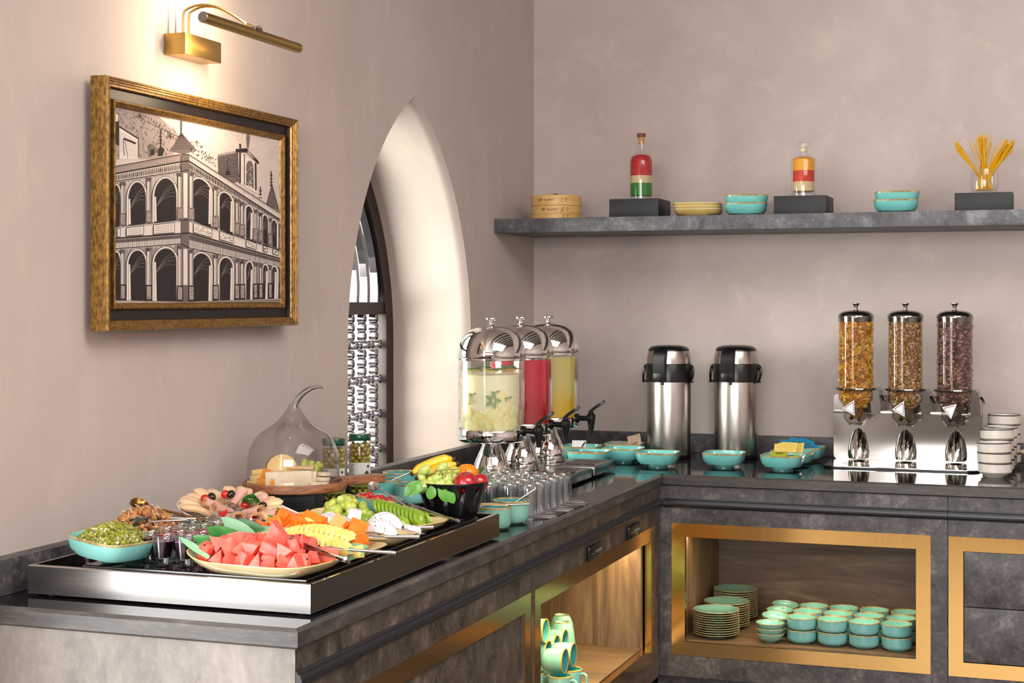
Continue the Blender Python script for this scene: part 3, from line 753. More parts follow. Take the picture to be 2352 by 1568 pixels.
# paved ground with steps
fill([(165, 1350), (545, 1352), (1150, 1328), (1150, 1400), (165, 1400)], soft)
for j in range(5): line(165, 1362 + j * 9, 560, 1372 + j * 7, 3, ink if j % 2 else mid); line(560, 1372 + j * 7, 1150, 1340 + j * 12, 4, ink if j % 2 == 0 else lite)
# fine hatching of the sky
for i in range(700):
    x = R_.uniform(570, 1148); y = R_.uniform(250, 880)
    lim = 470 + (x - 560) * .62
    if y < lim - 20 - (150 if 860 < x < 1010 else 0): line(x, y, x + R_.uniform(7, 14), y - R_.uniform(1, 4), 1.0, soft)
art.build('engraving', pf, smooth=0)

# ------------------------------------------------------------------ picture lamp
pl_ = thing('picture_lamp', 'brass picture lamp with a tubular shade above the framed engraving', 'wall lamp', (0, -2.392, 1.98))
b = MB(); b.box(WX + .0005, .036, -.075, .075, -.022, .024, M['brass'], .0015); b.build('wall_plate', pl_)
LX, LZ = .158, .026
b = MB(); T = TR((LX, -.21, LZ), rx=-PI / 2)
b.lathe([(.0001, 0), (.0105, 0), (.0115, .001), (.0115, .419), (.0105, .42), (.0001, .42)], 28, M['brass'], T, close=False); b.build('shade', pl_)
b = MB(); b.lathe([(.0001, -.0006), (.0100, -.0006), (.0104, .0)], 28, M['steel'], T, close=False); b.build('end_cap', pl_)
for yb in (-.045, -.022):
    pts = []
    for i in range(17):
        t = i / 16
        if t < .3: pts.append((.012 + .0 * t, yb, .024 + .05 * t / .3))
        else:
            q = (t - .3) / .7; pts.append((.012 + (LX - .012) * (1 - math.cos(PI * q / 1)) / 2 * .3 + (LX - .012) * q * .7, yb + (0.012 - yb) * q ** 1.2, .074 + .022 * math.sin(PI * min(1, q * 1.25)) * (1 - q * .4) - .037 * q ** 2.2))
    b = MB(); b.tube(pts, .0028, M['brass'], 10); b.lathe([(.006, .023), (.006, .026), (.003, .030)], 12, M['brass'], TR((.012, yb, 0))); b.build('curved_arm', pl_)
b = MB(); b.box(LX - .008, LX + .008, -.004, .028, LZ + .009, LZ + .015, M['steel'], .001); b.lathe([(.004, 0), (.004, .007), (.002, .009)], 12, M['steel'], TR((LX + .008, .004, LZ + .013), ry=PI / 2)); b.build('clamp', pl_)
bulb = mat('lamp_tube_glow', (255, 240, 215), 0.5, emit=(255, 214, 160), estr=6)
b = MB(); b.box(LX - .0125, LX - .0118, -.19, .19, LZ - .004, LZ + .003, bulb); b.build('lamp_tube', pl_)
d = bpy.data.lights.new('picture_lamp_light', 'AREA'); d.shape = 'RECTANGLE'; d.size = .012; d.size_y = .38; d.energy = 1.15; d.color = (1.0, .76, .50)
o = bpy.data.objects.new('picture_lamp_light', d); COL.objects.link(o); o.location = (LX - .014, -2.392, 1.98 + LZ - .001)
o.rotation_euler = (Vector((-.9, 0, -.12))).to_track_quat('-Z', 'Y').to_euler()

# ------------------------------------------------------------------ things on the shelf
SZ = 1.706
def bevel_block(name, label, x, y, z, w, d_, h, group=None):
    b = MB(); b.box(-w / 2, w / 2, -d_ / 2, d_ / 2, 0, h, M['black_m'], .0012)
    o = b.build(name, None, loc=(x, y, z)); return tag(o, label, 'display block', group)
bevel_block('display_block', 'matt black block on the shelf under the red, white and green bottle', .4485, -.255, SZ, .169, .17, .063)
bevel_block('display_block', 'matt black block on the shelf under the yellow and red decanter', .9995, -.255, SZ, .167, .17, .061)
bevel_block('display_block', 'matt black block on the shelf under the spaghetti glass', 1.565, -.285, SZ, .172, .11, .058)
# bamboo steamer: basket and lid are separate pieces
st = thing('bamboo_steamer_basket', 'two band bamboo steamer basket at the left end of the shelf', 'steamer', (.145, -.24, SZ))
b = MB(); b.lathe([(.082, .0), (.0865, .001), (.0865, .019), (.0850, .0198), (.0850, .0205), (.0868, .021), (.0868, .047), (.0855, .048), (.080, .048), (.080, .004)], 48, M['bamboo'], close=False); b.build('basket_wall', st)
b = MB(); b.cyl(.080, .004, .008, M['bamboo_d'], 32); b.build('slatted_base', st)
sl = thing('bamboo_cover', 'pale bamboo steamer lid resting on its basket', 'steamer', (.145, -.24, SZ + .0485))
b = MB(); b.lathe([(.0855, .0), (.0872, .0006), (.0872, .034), (.086, .0352), (.080, .0355), (.05, .0375), (.0001, .0385)], 48, M['bamboo']); b.build('lid_band', sl)
b = MB(); b.tube([(-.012, 0, .038), (-.008, 0, .042), (.004, 0, .042), (.009, 0, .038)], .003, M['bamboo_d'], 8); b.build('knot', sl)
def round_text(name, body, size, R0, ang, z, m, parent, sx=1.0):
    """lettering wrapped onto a cylinder wall; ang is the direction faced, 0 = towards -y"""
    o = text_on(name, body, size, Matrix.Identity(4), m, parent, extr=0.0001, sx=1)
    for v in o.data.vertices:
        x, y, q = v.co; t = ang + x * sx / R0; r = R0 + .0003 + q
        v.co = (r * math.sin(t), -r * math.cos(t), z + y)
    o.matrix_basis = Matrix.Identity(4); return o
def printed_mark(parent, R0, ang, z, s, m):
    """interlocking looped emblem"""
    b = MB()
    def wrap(p): t = ang + p[0] / R0; return (R0 * math.sin(t) * 1.001, -R0 * math.cos(t) * 1.001, z + p[1])
    for k_ in (-1, 1):
        pts = [(k_ * s * .32 + s * .62 * math.cos(a) * .7, k_ * s * .12 + s * .55 * math.sin(a)) for a in [2 * PI * i / 14 * .8 + (PI if k_ > 0 else 0) for i in range(15)]]
        b.tube([wrap(p) for p in pts], s * .07, m, 5)
    b.tube([wrap((-s * .5, -s * .5)), wrap((s * .5, s * .5))], s * .07, m, 5)
    b.build('emblem', parent)
round_text('lettering', 'STenPRO', .0095, .0872, .02, .018, M['ink'], sl)
printed_mark(sl, .0873, -.36, .019, .009, M['ink'])
round_text('lettering', 'STenPRO', .0095, .0868, .17, .033, M['ink'], st)
printed_mark(st, .0869, -.22, .034, .009, M['ink'])
for (a, z) in ((.60, .036), (.78, .036), (.55, .028), (.62, .012), (.80, .013)):
    b = MB(); pts = [(.0872 * math.sin(a + .04 * math.cos(t)), -.0872 * math.cos(a + .04 * math.cos(t)), z + .005 * math.sin(t)) for t in [2 * PI * i / 10 for i in range(9)]]
    b.tube(pts, .0007, M['ink'], 4); b.build('printed_ornament', st)
for (a, z) in ((.55, .018), (.72, .018)):
    b = MB(); pts = [(.0876 * math.sin(a + .035 * math.cos(t)), -.0876 * math.cos(a + .035 * math.cos(t)), z + .007 * math.sin(t)) for t in [2 * PI * i / 10 for i in range(9)]]
    b.tube(pts, .0005, M['bamboo_d'], 4); b.build('printed_ornament', sl)

def grains(name, c0, c1, c2): return mottle(name, c0, c1, 420, 0.45, c2=c2, bmp=0.5)
g_red = grains('red_dyed_rice', (150, 4, 10), (206, 20, 22), (236, 70, 60)); g_white = grains('plain_rice', (196, 168, 120), (222, 200, 156), (240, 226, 196))
g_green = grains('green_dyed_rice', (4, 84, 10), (18, 134, 22), (60, 178, 50)); g_yel = grains('yellow_dyed_rice', (226, 140, 6), (250, 176, 16), (255, 206, 70))
g_or = grains('orange_red_rice', (176, 22, 6), (220, 60, 12), (240, 130, 50))
cork = mottle('cork', (190, 130, 70), (216, 160, 96), 120, 0.7); corktop = mat('brown_stopper_top', (122, 74, 50), 0.55)
bt = thing('bottle', 'round shouldered glass bottle of red, white and green rice with a cork', 'bottle', (.4564, -.27, SZ + .0635))
prof = [(.034, 0), (.0385, .002), (.039, .008), (.039, .125), (.0375, .138), (.032, .149), (.022, .157), (.0145, .161), (.0128, .166), (.0125, .205), (.0145, .207), (.0145, .210), (.0120, .2105)]
b = MB(); b.lathe(prof, 40, M['tglass'], close=False); b.cyl(.036, .0005, .010, M['tglass'], 32); b.build('bottle_body', bt)
def fillb(parent, r, z0, z1, m, top=None, name='rice_layer'):
    b = MB(); pr = [(r * .9 if z0 < .02 else r, z0), (r, z0 + .003)] + ([(r, z1)] if not top else top)
    b.lathe(pr, 36, m); return b.build(name, parent)
fillb(bt, .0365, .011, .055, g_green); fillb(bt, .0365, .0552, .080, g_white)
fillb(bt, .0366, .0802, .125, g_red, [(.0366, .122), (.035, .135), (.029, .146), (.016, .151), (.0001, .152)])
b = MB(); b.cyl(.0095, .188, .211, cork, 20); b.build('cork', bt); b = MB(); b.cyl(.0145, .211, .2235, corktop, 28, bev=.001); b.build('stopper_top', bt)
dc = thing('decanter', 'square shouldered glass decanter of yellow, red and white rice', 'decanter', (1.0011, -.27, SZ + .0615))
b = MB(); b.lathe([(.038, 0), (.0400, .001), (.0405, .010), (.0405, .118), (.039, .123), (.030, .129), (.0165, .134), (.0125, .139), (.0118, .152), (.0125, .154)], 40, M['tglass'], close=False); b.cyl(.039, .0005, .012, M['tglass'], 32, bev=.002); b.build('decanter_body', dc)
fillb(dc, .0345, .016, .048, g_white); fillb(dc, .0345, .0482, .084, g_or); fillb(dc, .0345, .0842, .125, g_yel, [(.0345, .121), (.03, .1245), (.012, .130), (.0001, .132)])
b = MB(); b.cyl(.0105, .146, .158, mat('pale_stopper_seal', (220, 206, 160), 0.5), 20); b.build('stopper_seal', dc)
b = MB(); b.lathe([(.012, .158), (.0185, .161), (.0192, .164), (.0192, .176), (.018, .178), (.0001, .178)], 28, M['tglass']); b.build('stopper', dc)
sg = thing('glass_tumbler', 'clear tumbler holding dry spaghetti on the rightmost black block', 'glass', (1.5658, -.285, SZ + .0585))
b = MB(); b.lathe([(.024, 0), (.038, .001), (.040, .006), (.0415, .02), (.0415, .045), (.0385, .074), (.0375, .074), (.040, .045), (.040, .02), (.037, .008), (.0001, .008)], 36, M['tglass']); b.build('glass_body', sg)
b = MB(); pm = mat('dry_spaghetti', (228, 176, 26), 0.45)
rs = random.Random(3)
for i in range(230):
    side = rs.random()
    if side < .40: a, tl_ = PI + rs.uniform(-.5, .5), rs.uniform(.62, .92)
    elif side < .80: a, tl_ = rs.uniform(-.5, .5), rs.uniform(.48, .86)
    else: a, tl_ = rs.uniform(0, 2 * PI), rs.uniform(.05, .45)
    dx, dy = math.cos(a) * math.sin(tl_), math.sin(a) * math.sin(tl_) * .45; dz = math.cos(tl_)
    # each strand leans across the glass: foot on the far side, mid at the rim
    ox, oy = -math.cos(a) * rs.uniform(.008, .028), -math.sin(a) * rs.uniform(0, .02) + rs.uniform(-.012, .012)
    L_ = rs.uniform(.150, .180); p0 = Vector((ox, oy, .010)); dv = Vector((dx, dy, dz)).normalized()
    while abs((p0 + dv * (.066 / dv.z)).x) > .036: p0.x *= .8; dv.x *= .93; dv.normalize()
    b.tube([p0, p0 + dv * L_], .00095, pm, 4)
tag(b.build('dry_spaghetti', None, loc=(1.5658, -.285, SZ + .0595)), 'sheaf of yellow dry spaghetti fanning out of the tumbler', 'pasta', kind='stuff')

# rounded square dishes
def dish_prof(R0, h, rim=.0028, foot=.45, e=5, th=.004):
    """outer wall, rolled rim, inner wall -> profile, exponents, materials per band"""
    fr_ = R0 * foot
    pr = [(fr_, 0), (fr_ * 1.02, .005), (R0 * .60, .0065), (R0 * .82, h * .20), (R0 * .94, h * .46), (R0 * .985, h * .80), (R0, h - .0015), (R0 - .0015, h), (R0 - th, h - .001), (R0 * .975 - th, h * .78), (R0 * .92 - th, h * .46), (R0 * .76 - th, h * .26), (R0 * .4, h * .19), (.0001, h * .18)]
    ex = [2, 2, 2.6, 3.2, 4, e, e, e, e, e, 4, 3, 2, 2]
    return pr, ex
def dish(name, label, R0, h, m, loc, rz=0, sx=1, sy=1, foot=.45, e=5, group=None, m_in=None, cat='bowl', rx=0, ry=0, rim=None):
    t = thing(name, label, cat, loc, rz, group, rx, ry); pr, ex = dish_prof(R0, h, foot=foot, e=e)
    rim = rim or M['rim']; mi_ = m_in or m
    b = MB(); b.lathe(pr[:7], 48, m, sq=ex[:7], sx=sx, sy=sy, close=False); b.lathe(pr[8:], 48, mi_, sq=ex[8:], sx=sx, sy=sy, close=False)
    b.lathe([(.0001, .0015), (fr_v(R0, foot), .0)], 24, m, sx=sx, sy=sy, close=False); b.build('dish_body', t)
    b = MB(); b.lathe(pr[6:9], 48, rim, sq=ex[6:9], sx=sx, sy=sy, close=False)
    b.lathe([(pr[5][0] * .6 + pr[6][0] * .4 + .0002, pr[5][1] * .5 + pr[6][1] * .5), (pr[6][0] + .0001, pr[6][1])], 48, rim, sq=[e, e], sx=sx, sy=sy, close=False)
    b.build('glazed_rim', t); return t
def fr_v(R0, foot): return R0 * foot
def shelf_bowl(x, lab1, lab2, rz):
    dish('square_bowl', lab1, .071, .045, M['turq'], (x, -.25, SZ), rz, foot=.5, e=4.2, group=None)
    dish('square_bowl', lab2, .071, .045, M['turq'], (x + .002, -.25, SZ + .026), rz + .05, foot=.5, e=4.2)
shelf_bowl(.8088, 'lower turquoise bowl of the shelf pair beside the yellow plates', 'upper turquoise bowl of the shelf pair beside the yellow plates', .12)
shelf_bowl(1.2922, 'lower turquoise bowl of the shelf pair between the decanter and spaghetti', 'upper turquoise bowl of the shelf pair between the decanter and spaghetti', .1)
for i, lab in enumerate(('lowest', 'middle', 'top')):
    dish('square_plate', lab + ' mustard yellow square plate in the stack of three on the shelf', .080, .029, M['mustard'], (.646 - .001 * i, -.24, SZ + i * .0098), .12 - .015 * i, foot=.5, e=4.5, cat='plate', rim=M['cream'])

# ------------------------------------------------------------------ airpots on the back worktop
CZ = CT + .0005
def airpot(x, y, label):
    t = thing('airpot', label, 'vacuum flask', (x, y, CZ), math.radians(0))
    b = MB(); b.lathe([(.070, 0), (.0745, .002), (.0745, .012), (.072, .014)], 48, M['black'], close=True); b.build('base_ring', t)
    b = MB(); b.lathe([(.0735, .012), (.0742, .016), (.0742, .255), (.0735, .258)], 64, M['steel_p'], close=False); b.build('flask_body', t)
    b = MB(); b.lathe([(.0735, .256), (.0768, .257), (.0768, .314), (.0750, .318)], 64, M['black'], close=False); b.build('collar', t)
    b = MB(); b.lathe([(.0745, .3175), (.0740, .330), (.0715, .348), (.0685, .3605)], 64, M['steel_p'], close=False); b.build('steel_head', t)
    b = MB(); b.lathe([(.0690, .3600), (.0692, .3625), (.0670, .368), (.058, .3745), (.040, .3785), (.0001, .380)], 64, M['black'], close=False); b.build('press_cap', t)
    # spout column facing the room: sits proud of collar, head and cap
    b = MB()
    secs = [(.266, .024, .081, .060), (.258, .024, .080, .060), (.318, .024, .084, .060), (.335, .0245, .083, .060), (.352, .0245, .0785, .055), (.366, .023, .070, .04), (.374, .018, .058, .03)]
    secs = secs[1:2] + secs[0:1] + secs[2:]
    vs = []; 
    for z, hw, yo, yi in secs:
        vs += [(-hw, -yi, z), (-hw, -yo + .004, z), (-hw + .004, -yo, z), (hw - .004, -yo, z), (hw, -yo + .004, z), (hw, -yi, z)]
    fs = [(j * 6 + i, j * 6 + i + 1, (j + 1) * 6 + i + 1, (j + 1) * 6 + i) for j in range(len(secs) - 1) for i in range(5)] + [tuple(range(6)), tuple((len(secs) - 1) * 6 + i for i in range(5, -1, -1))]
    b.add(vs, fs, M['black'], TR(rz=-.18)); sp = b.build('spout_column', t)
    b = MB(); b.box(-.021, .021, -.0822, -.078, .262, .288, M['black'], .002, TR(rz=-.18)); b.build('spout_cover', sp)
    b = MB(); b.cyl(.006, .248, .262, M['black'], 14, TR((-.004, -.072, 0))); b.build('nozzle', sp)
    for sx_ in (-1, 1):
        b = MB(); b.lathe([(.0075, 0), (.0075, .006), (.005, .008)], 14, M['black'], TR((sx_ * .076, -.004, .306), ry=sx_ * PI / 2)); b.build('handle_pivot', t)
        b = MB(); pts = [(sx_ * (.081 + .0045 * math.sin(PI * i / 10)), -.004 - .012 * (i / 10) ** 2 * 2, .308 - .052 * i / 10) for i in range(11)]
        b.tube(pts, [.0045 - .0018 * i / 10 for i in range(11)], M['black'], 8, flat=1.3); b.build('carry_handle', t)
    b = MB(); pts = [(.0855 * math.cos(a), -.02 + .100 * math.sin(a) * .98, .256 + .0 * a) for a in [PI * i / 20 for i in range(21)]]
    b.tube(pts, .003, M['black'], 8); b.build('carry_handle', t)
    return t
airpot(.5395, -.222, 'steel airpot with black head beside the drink dispensers')
airpot(.7545, -.150, 'steel airpot with black head, second one along from the drink dispensers')

# ------------------------------------------------------------------ small square dishes and sachets on the back worktop
def sdish(x, y, label, rz=0.0, R0=.0655, h=.046, m=None, z=None):
    return dish('square_dish', label, R0, h, m or M['turq'], (x, y, z or CZ), rz, foot=.47, e=4.6)
sdish(.5733, -.5038, 'empty turquoise square dish in front of the airpot nearer the dispensers')
sdish(.7757, -.4456, 'empty turquoise square dish in front of the airpot farther from the dispensers', .03)
sdish(.9661, -.4601, 'turquoise square dish piled with lime green tea sachets', -.06)
sdish(.4293, -.3962, 'empty turquoise square dish between the drip trays and the airpot', .02)
sdish(.3900, -.2428, 'turquoise square dish of brown sugar sachets against the upstand', .05)
sdish(.2771, -.3751, 'turquoise square dish holding a folded white card behind the drink dispensers', .0)
sdish(.3550, -.5395, 'turquoise square dish of dark patterned sachets beside the drip trays', .0)
sdish(.9720, -.3150, 'turquoise square dish of pale yellow sachets, middle of the three dishes', -.1)
sdish(.9850, -.1650, 'turquoise square dish of blue sachets, rearmost of the three dishes', -.16)
def sachet_mat(name, c, c2): return mottle(name, c, c2, 90, 0.42)
sm = dict(lime=sachet_mat('lime_sachet', (186, 188, 14), (206, 206, 26)), pale=sachet_mat('pale_yellow_sachet', (214, 184, 88), (232, 204, 112)), blue=sachet_mat('blue_sachet', (26, 110, 150), (44, 136, 174)),
          kraft=sachet_mat('brown_paper_sachet', (172, 146, 124), (194, 170, 148)), red=sachet_mat('dark_patterned_sachet', (84, 30, 34), (140, 120, 130)), white=mat('white_card', (236, 234, 236), .6))
s_ink = mat('sachet_print', (40, 44, 30), .6)
def sachet(name, label, m, x, y, z, rz, rx, ry, w=.052, l=.058, pr=True, group=None, cat='sachet'):
    t = thing(name, label, cat, (x, y, z), rz, group, rx, ry)
    n = 5; b = MB(); vs = []
    for s in (1, -1):
        for j in range(n + 1):
            for i in range(n + 1):
                u, v = i / n * 2 - 1, j / n * 2 - 1
                vs.append((u * w / 2, v * l / 2, s * (.0003 + .0028 * (1 - u * u) * (1 - v * v))))
    N = (n + 1) ** 2
    fs = [(j * (n + 1) + i, j * (n + 1) + i + 1, (j + 1) * (n + 1) + i + 1, (j + 1) * (n + 1) + i) for j in range(n) for i in range(n)]
    fs += [tuple(N + q for q in reversed(f)) for f in fs]
    b.add(vs, fs, m); b.build('packet', t, smooth=60)
    if pr:
        b = MB()
        for k_, (y0, hw) in enumerate(((.010, .013), (.004, .008), (-.003, .011))): b.box(-hw, hw, y0, y0 + .0016, .0024, .0034, s_ink)
        b.build('print', t)
    return t
g = 'lime green tea sachets in the front dish'
for i, (dx, dy, dz, rz, rx, ry) in enumerate(((-.022, -.006, .036, .35, .14, .08), (.026, .004, .033, -.2, .05, -.1), (.024, -.008, .039, .1, .1, -.12), (-.026, .016, .030, -.5, .1, .05), (.0, -.014, .026, .8, .0, .0), (-.012, .004, .044, .2, .22, .05))):
    sachet('tea_sachet', 'lime green tea sachet in the front dish of the three', sm['lime'], .966 + dx, -.46 + dy, CZ + dz, rz, rx, ry, group=g)
g = 'pale yellow sachets standing in the middle dish'
for i in range(5):
    sachet('sugar_sachet', 'pale yellow sachet standing in the middle dish of the three', sm['pale'], .952 + .010 * i - .012, -.326 + .006 * i, CZ + .039 + .003 * (i % 3), .15 - .1 * i, 1.0, .1 - .05 * i, pr=False, group=g)
g = 'blue sachets in the rear dish'
for i, (dx, dy, dz, rz, rx, ry) in enumerate(((-.036, -.01, .046, .2, .75, 0), (-.012, .0, .050, .0, .8, .1), (.014, .004, .047, -.25, .8, .25), (.026, -.006, .040, -.4, .6, .3), (.0, -.018, .036, .3, .4, 0))):
    sachet('sugar_sachet', 'blue sachet in the rear dish of the three', sm['blue'], .972 + dx, -.168 + dy, CZ + dz, rz, rx, ry, group=g)
g = 'brown paper sugar sachets in one dish'
for i, (dx, dy, dz, rz, rx, ry) in enumerate(((-.02, .0, .043, .5, .15, .1), (.0, .004, .042, -.3, .1, .05), (.024, .0, .046, -.5, .3, -.2), (.034, .004, .054, .2, .7, -.25))):
    sachet('sugar_sachet', 'brown paper sugar sachet in the dish against the upstand', sm['kraft'], .39 + dx, -.243 + dy, CZ + dz, rz, rx, ry, w=.045, l=.055, pr=False, group=g)
g = 'dark patterned sachets in one dish'
for i, (dx, dy, dz, rz) in enumerate(((-.03, -.01, .037, .2), (-.008, .006, .038, -.3), (.018, -.006, .037, .5), (.032, .012, .038, -.1), (.0, -.016, .041, .9))):
    sachet('sugar_sachet', 'dark red and grey patterned sachet in the dish by the drip trays', sm['red'], .355 + dx, -.54 + dy, CZ + dz, rz, .05, .03, w=.03, l=.05, pr=False, group=g)
t = sachet('folded_card', 'white card with a black leaf print standing in a turquoise dish', sm['white'], .272, -.385, CZ + .046, .05, 1.25, 0, w=.048, l=.034, pr=False, cat='card')
b = MB()
for i in range(6): b.tube([(.006 + .002 * i, -.012 + .004 * i, .0036), (.012 + .0025 * i, -.008 + .004 * i, .0036)], .0011, M['black'], 4)
b.build('leaf_print', t)

# ------------------------------------------------------------------ cereal dispenser
cd_ = thing('cereal_dispenser', 'triple cereal dispenser with clear tubes on a steel stand', 'cereal dispenser', (1.315, -.22, CZ))
PX = [1.166 - 1.315, 1.3215 - 1.315, 1.4735 - 1.315]
PY = -.03
b = MB()   # base plate with rounded corners
def rrect(x0, x1, y0, y1, r, n=6):
    p = []
    for cx_, cy_, a in ((x1 - r, y1 - r, 0), (x0 + r, y1 - r, PI / 2), (x0 + r, y0 + r, PI), (x1 - r, y0 + r, 1.5 * PI)):
        p += [(cx_ + r * math.cos(a + PI / 2 * i / n), cy_ + r * math.sin(a + PI / 2 * i / n)) for i in range(n + 1)]
    return p
b.prism(rrect(-.240, .240, -.155, .10, .04), 0, .0045, M['black'], 'z'); b.prism(rrect(-.2395, .2395, -.1545, .0995, .0395), .0046, .0062, M['chrome'], 'z'); b.build('base_plate', cd_)
b = MB(); b.prism(rrect(-.237, .237, .0065, .2195, .012), .088, .0895, M['plate_s'], 'y'); b.build('back_plate', cd_)
b = MB(); b.box(-.236, .236, .070, .090, .158, .166, M['chrome'], .002); b.build('rail', cd_)
cer = [
    ('corn_flakes', [(226, 150, 30), (244, 184, 60), (250, 212, 120)], (.0092, .0066, .0016), 3200),
    ('muesli', [(178, 124, 56), (216, 168, 92), (238, 218, 184)], (.0048, .0034, .002), 4200),
    ('chocolate_shells', [(112, 76, 66), (140, 100, 88), (160, 120, 106)], (.0078, .0062, .0048), 1000)]
def PX_off(k): return (-.006, -.010, -.004)[k]
def sliver(b, c, R_, rs, m, flat=True):
    """one small curled piece of cereal"""
    rot = Matrix.Rotation(rs.uniform(0, 6.28), 4, 'Z') @ Matrix.Rotation(rs.uniform(0, 3.14), 4, 'X') @ Matrix.Rotation(rs.uniform(0, 6.28), 4, 'Z')
    T = Matrix.Translation(Vector(c)) @ rot; n = 6
    a, b2, h = R_; a *= rs.uniform(.7, 1.25); b2 *= rs.uniform(.7, 1.25)
    vs = [(0, 0, h * 1.3)] + [(a * math.cos(6.283 * i / n), b2 * math.sin(6.283 * i / n), h * (.3 * math.cos(2 * 6.283 * i / n))) for i in range(n)] + [(0, 0, h * .5 if flat else -h * 1.2)]
    b.add(vs, [(0, 1 + i, 1 + (i + 1) % n) for i in range(n)] + [(n + 1, 1 + (i + 1) % n, 1 + i) for i in range(n)], m, T)
rs = random.Random(11)
for k_, (nm, cols, R_, cnt) in enumerate(cer):
    x = PX[k_]; y = -.03
    ms = [mottle('%s_tone_%s' % (nm, 'abc'[i]), tuple(int(v * .88) for v in c), tuple(min(255, int(v * 1.08)) for v in c), 150, .55) for i, c in enumerate(cols)]
    cy = thing  # parts below hang on the dispenser
    b = MB(); b.lathe([(.0540, .246), (.0540, .478)], 48, M['acrylic'], TR((x, y, 0)), close=False); b.lathe([(.0565, .462), (.0565, .478)], 48, M['acrylic'], TR((x, y, 0)), close=False); tb_ = b.build('tube', cd_)
    b = MB(); T = TR((x, y, 0))
    b.lathe([(.0545, .474), (.0570, .4755), (.0570, .479), (.054, .486), (.044, .493), (.030, .497), (.010, .4985), (.006, .501), (.0055, .508), (.008, .514), (.0125, .519), (.0125, .5215), (.0001, .5225)], 48, M['chrome_d'], T, close=False)
    b.lathe([(.0520, .462), (.0525, .475)], 40, M['chrome_d'], T, close=False); b.build('lid', cd_)
    b = MB()
    core = MB(); dk = mat(nm + '_gap_shade', tuple(int(v * .66) for v in cols[0]), .7); core.cyl(.0470, .242, .455, dk, 32, T)  # darkened core paints the shade between cereal pieces
    core.lathe([(.016, .150), (.020, .165), (.030, .190), (.045, .214), (.0470, .243)], 32, dk, T) if k_ != 9 else None
    core.build('gap_shade_core', cd_)
    for i in range(cnt):
        a = rs.uniform(0, 6.283)
        rq = rs.random()
        if rq < .10: z, r = .459 + rs.uniform(-.002, .003), math.sqrt(rs.random()) * .047
        elif rq < .24: z = rs.uniform(.188, .243); r = .0300 + (z - .190) / .024 * .0150 if z < .214 else .0462
        else: z, r = rs.uniform(.243, .458), .0475 + rs.uniform(-.002, .0015)
        r = min(r, .0525 - R_[0] * .35)
        if k_ == 2: b.ball((x + r * .985 * math.cos(a), y + r * .985 * math.sin(a), z), rs.uniform(.0068, .0088), rs.choice(ms), 7, 5, Matrix.Rotation(rs.uniform(0, 6), 4, 'Z') @ Matrix.Rotation(rs.uniform(0, 3), 4, 'X'), (1.1, .85, .55)); continue
        sliver(b, (x + r * math.cos(a), y + r * math.sin(a), z), R_, rs, rs.choice(ms), k_ != 2)
    o = b.build({0: 'corn_flakes', 1: 'muesli', 2: 'chocolate_shells'}[k_], cd_, smooth=60 if k_ == 2 else 0); tag(o, kind='stuff')
    # hopper
    b = MB(); b.lathe([(.0560, .240), (.0640, .243), (.0650, .246), (.0640, .249), (.0555, .249)], 48, M['chrome_d'], T, close=False); b.build('collar_ring', cd_)
    b = MB(); pr = [(.0555, .241), (.0560, .212), (.0520, .203), (.0440, .196), (.0415, .188), (.0415, .156), (.0385, .148), (.0270, .134), (.0255, .130)]
    b.lathe(pr, 10, M['acrylic'], T, close=False); b.build('hopper', cd_, smooth=20)
    b = MB(); b.lathe([(.0255, .1295), (.0275, .131), (.0255, .1325)], 32, M['chrome'], T, close=False); b.build('outlet_ring', cd_)
    b = MB(); b.cyl(.012, .0, .05, M['black'], 16, TR((x, y, .176), rx=PI / 2)); b.tube([(x, y - .01, .172), (x - .016, y - .012, .146)], .006, M['black'], 8); b.tube([(x, y - .01, .172), (x + .014, y - .012, .140)], .005, M['black'], 8); b.build('paddle_wheel', cd_)
    ang = (0.05, 0.05, -.35)[k_]
    b = MB(); tri = [(-.026, 0.0), (.012, .025), (.012, -.025)]
    c_, s_ = math.cos(ang), math.sin(ang); tri = [(p[0] * c_ - p[1] * s_, p[0] * s_ + p[1] * c_) for p in tri]
    b.prism(tri, -.010, 0, M['knob_s'], 'y', TR((x - .010, y - .046, .186)))
    kn = b.build('turning_knob', cd_)
    b = MB()
    for f_ in (.62, .58):
        pass
    for i in range(3): p, q = tri[i], tri[(i + 1) % 3]; b.tube([(p[0] * .74, -.0108, p[1] * .74), (q[0] * .74, -.0108, q[1] * .74)], .0011, M['chrome'], 5, TR((x - .010, y - .046, .186)))
    b.build('knob_relief', kn)
    b = MB(); b.prism([(.055, .246), (.072, .240), (.078, .200), (.078, .166), (.050, .166), (.046, .200)], -.004, .115, M['chrome_d'], 'y', TR((x, y, 0))); b.build('bracket', cd_)
    b = MB(); b.tube([(x + .079, y + .03, .222), (x + .086, y + .02, .214), (x + .089, y + .01, .206)], .005, M['chrome'], 8); b.build('release_lever', cd_)
    # chrome scoop-shaped chute below
    b = MB(); n_, m_ = 14, 14; vs = []
    for j in range(n_ + 1):
        v = j / n_; z = .012 + .098 * v; hw = .0365 * math.sqrt(max(0.0004, 1 - v ** 1.9)) * (1 - .10 * (1 - v) ** 6); dep = .046 * (1 - v ** 1.3) + .002
        for i in range(m_ + 1):
            a = PI * i / m_; vs.append((x + PX_off(k_) - hw * math.cos(a), .087 - dep * math.sin(a), z))
    b.add(vs, [(j * (m_ + 1) + i, j * (m_ + 1) + i + 1, (j + 1) * (m_ + 1) + i + 1, (j + 1) * (m_ + 1) + i) for j in range(n_) for i in range(m_)], M['chrome']); b.build('chute', cd_, smooth=60)
    b = MB(); b.lathe([(.040, .0063), (.041, .0068), (.044, .0068), (.045, .0063)], 40, M['chrome'], TR((x, -.045, 0)), sy=.9, close=False); b.build('bowl_mark', cd_)

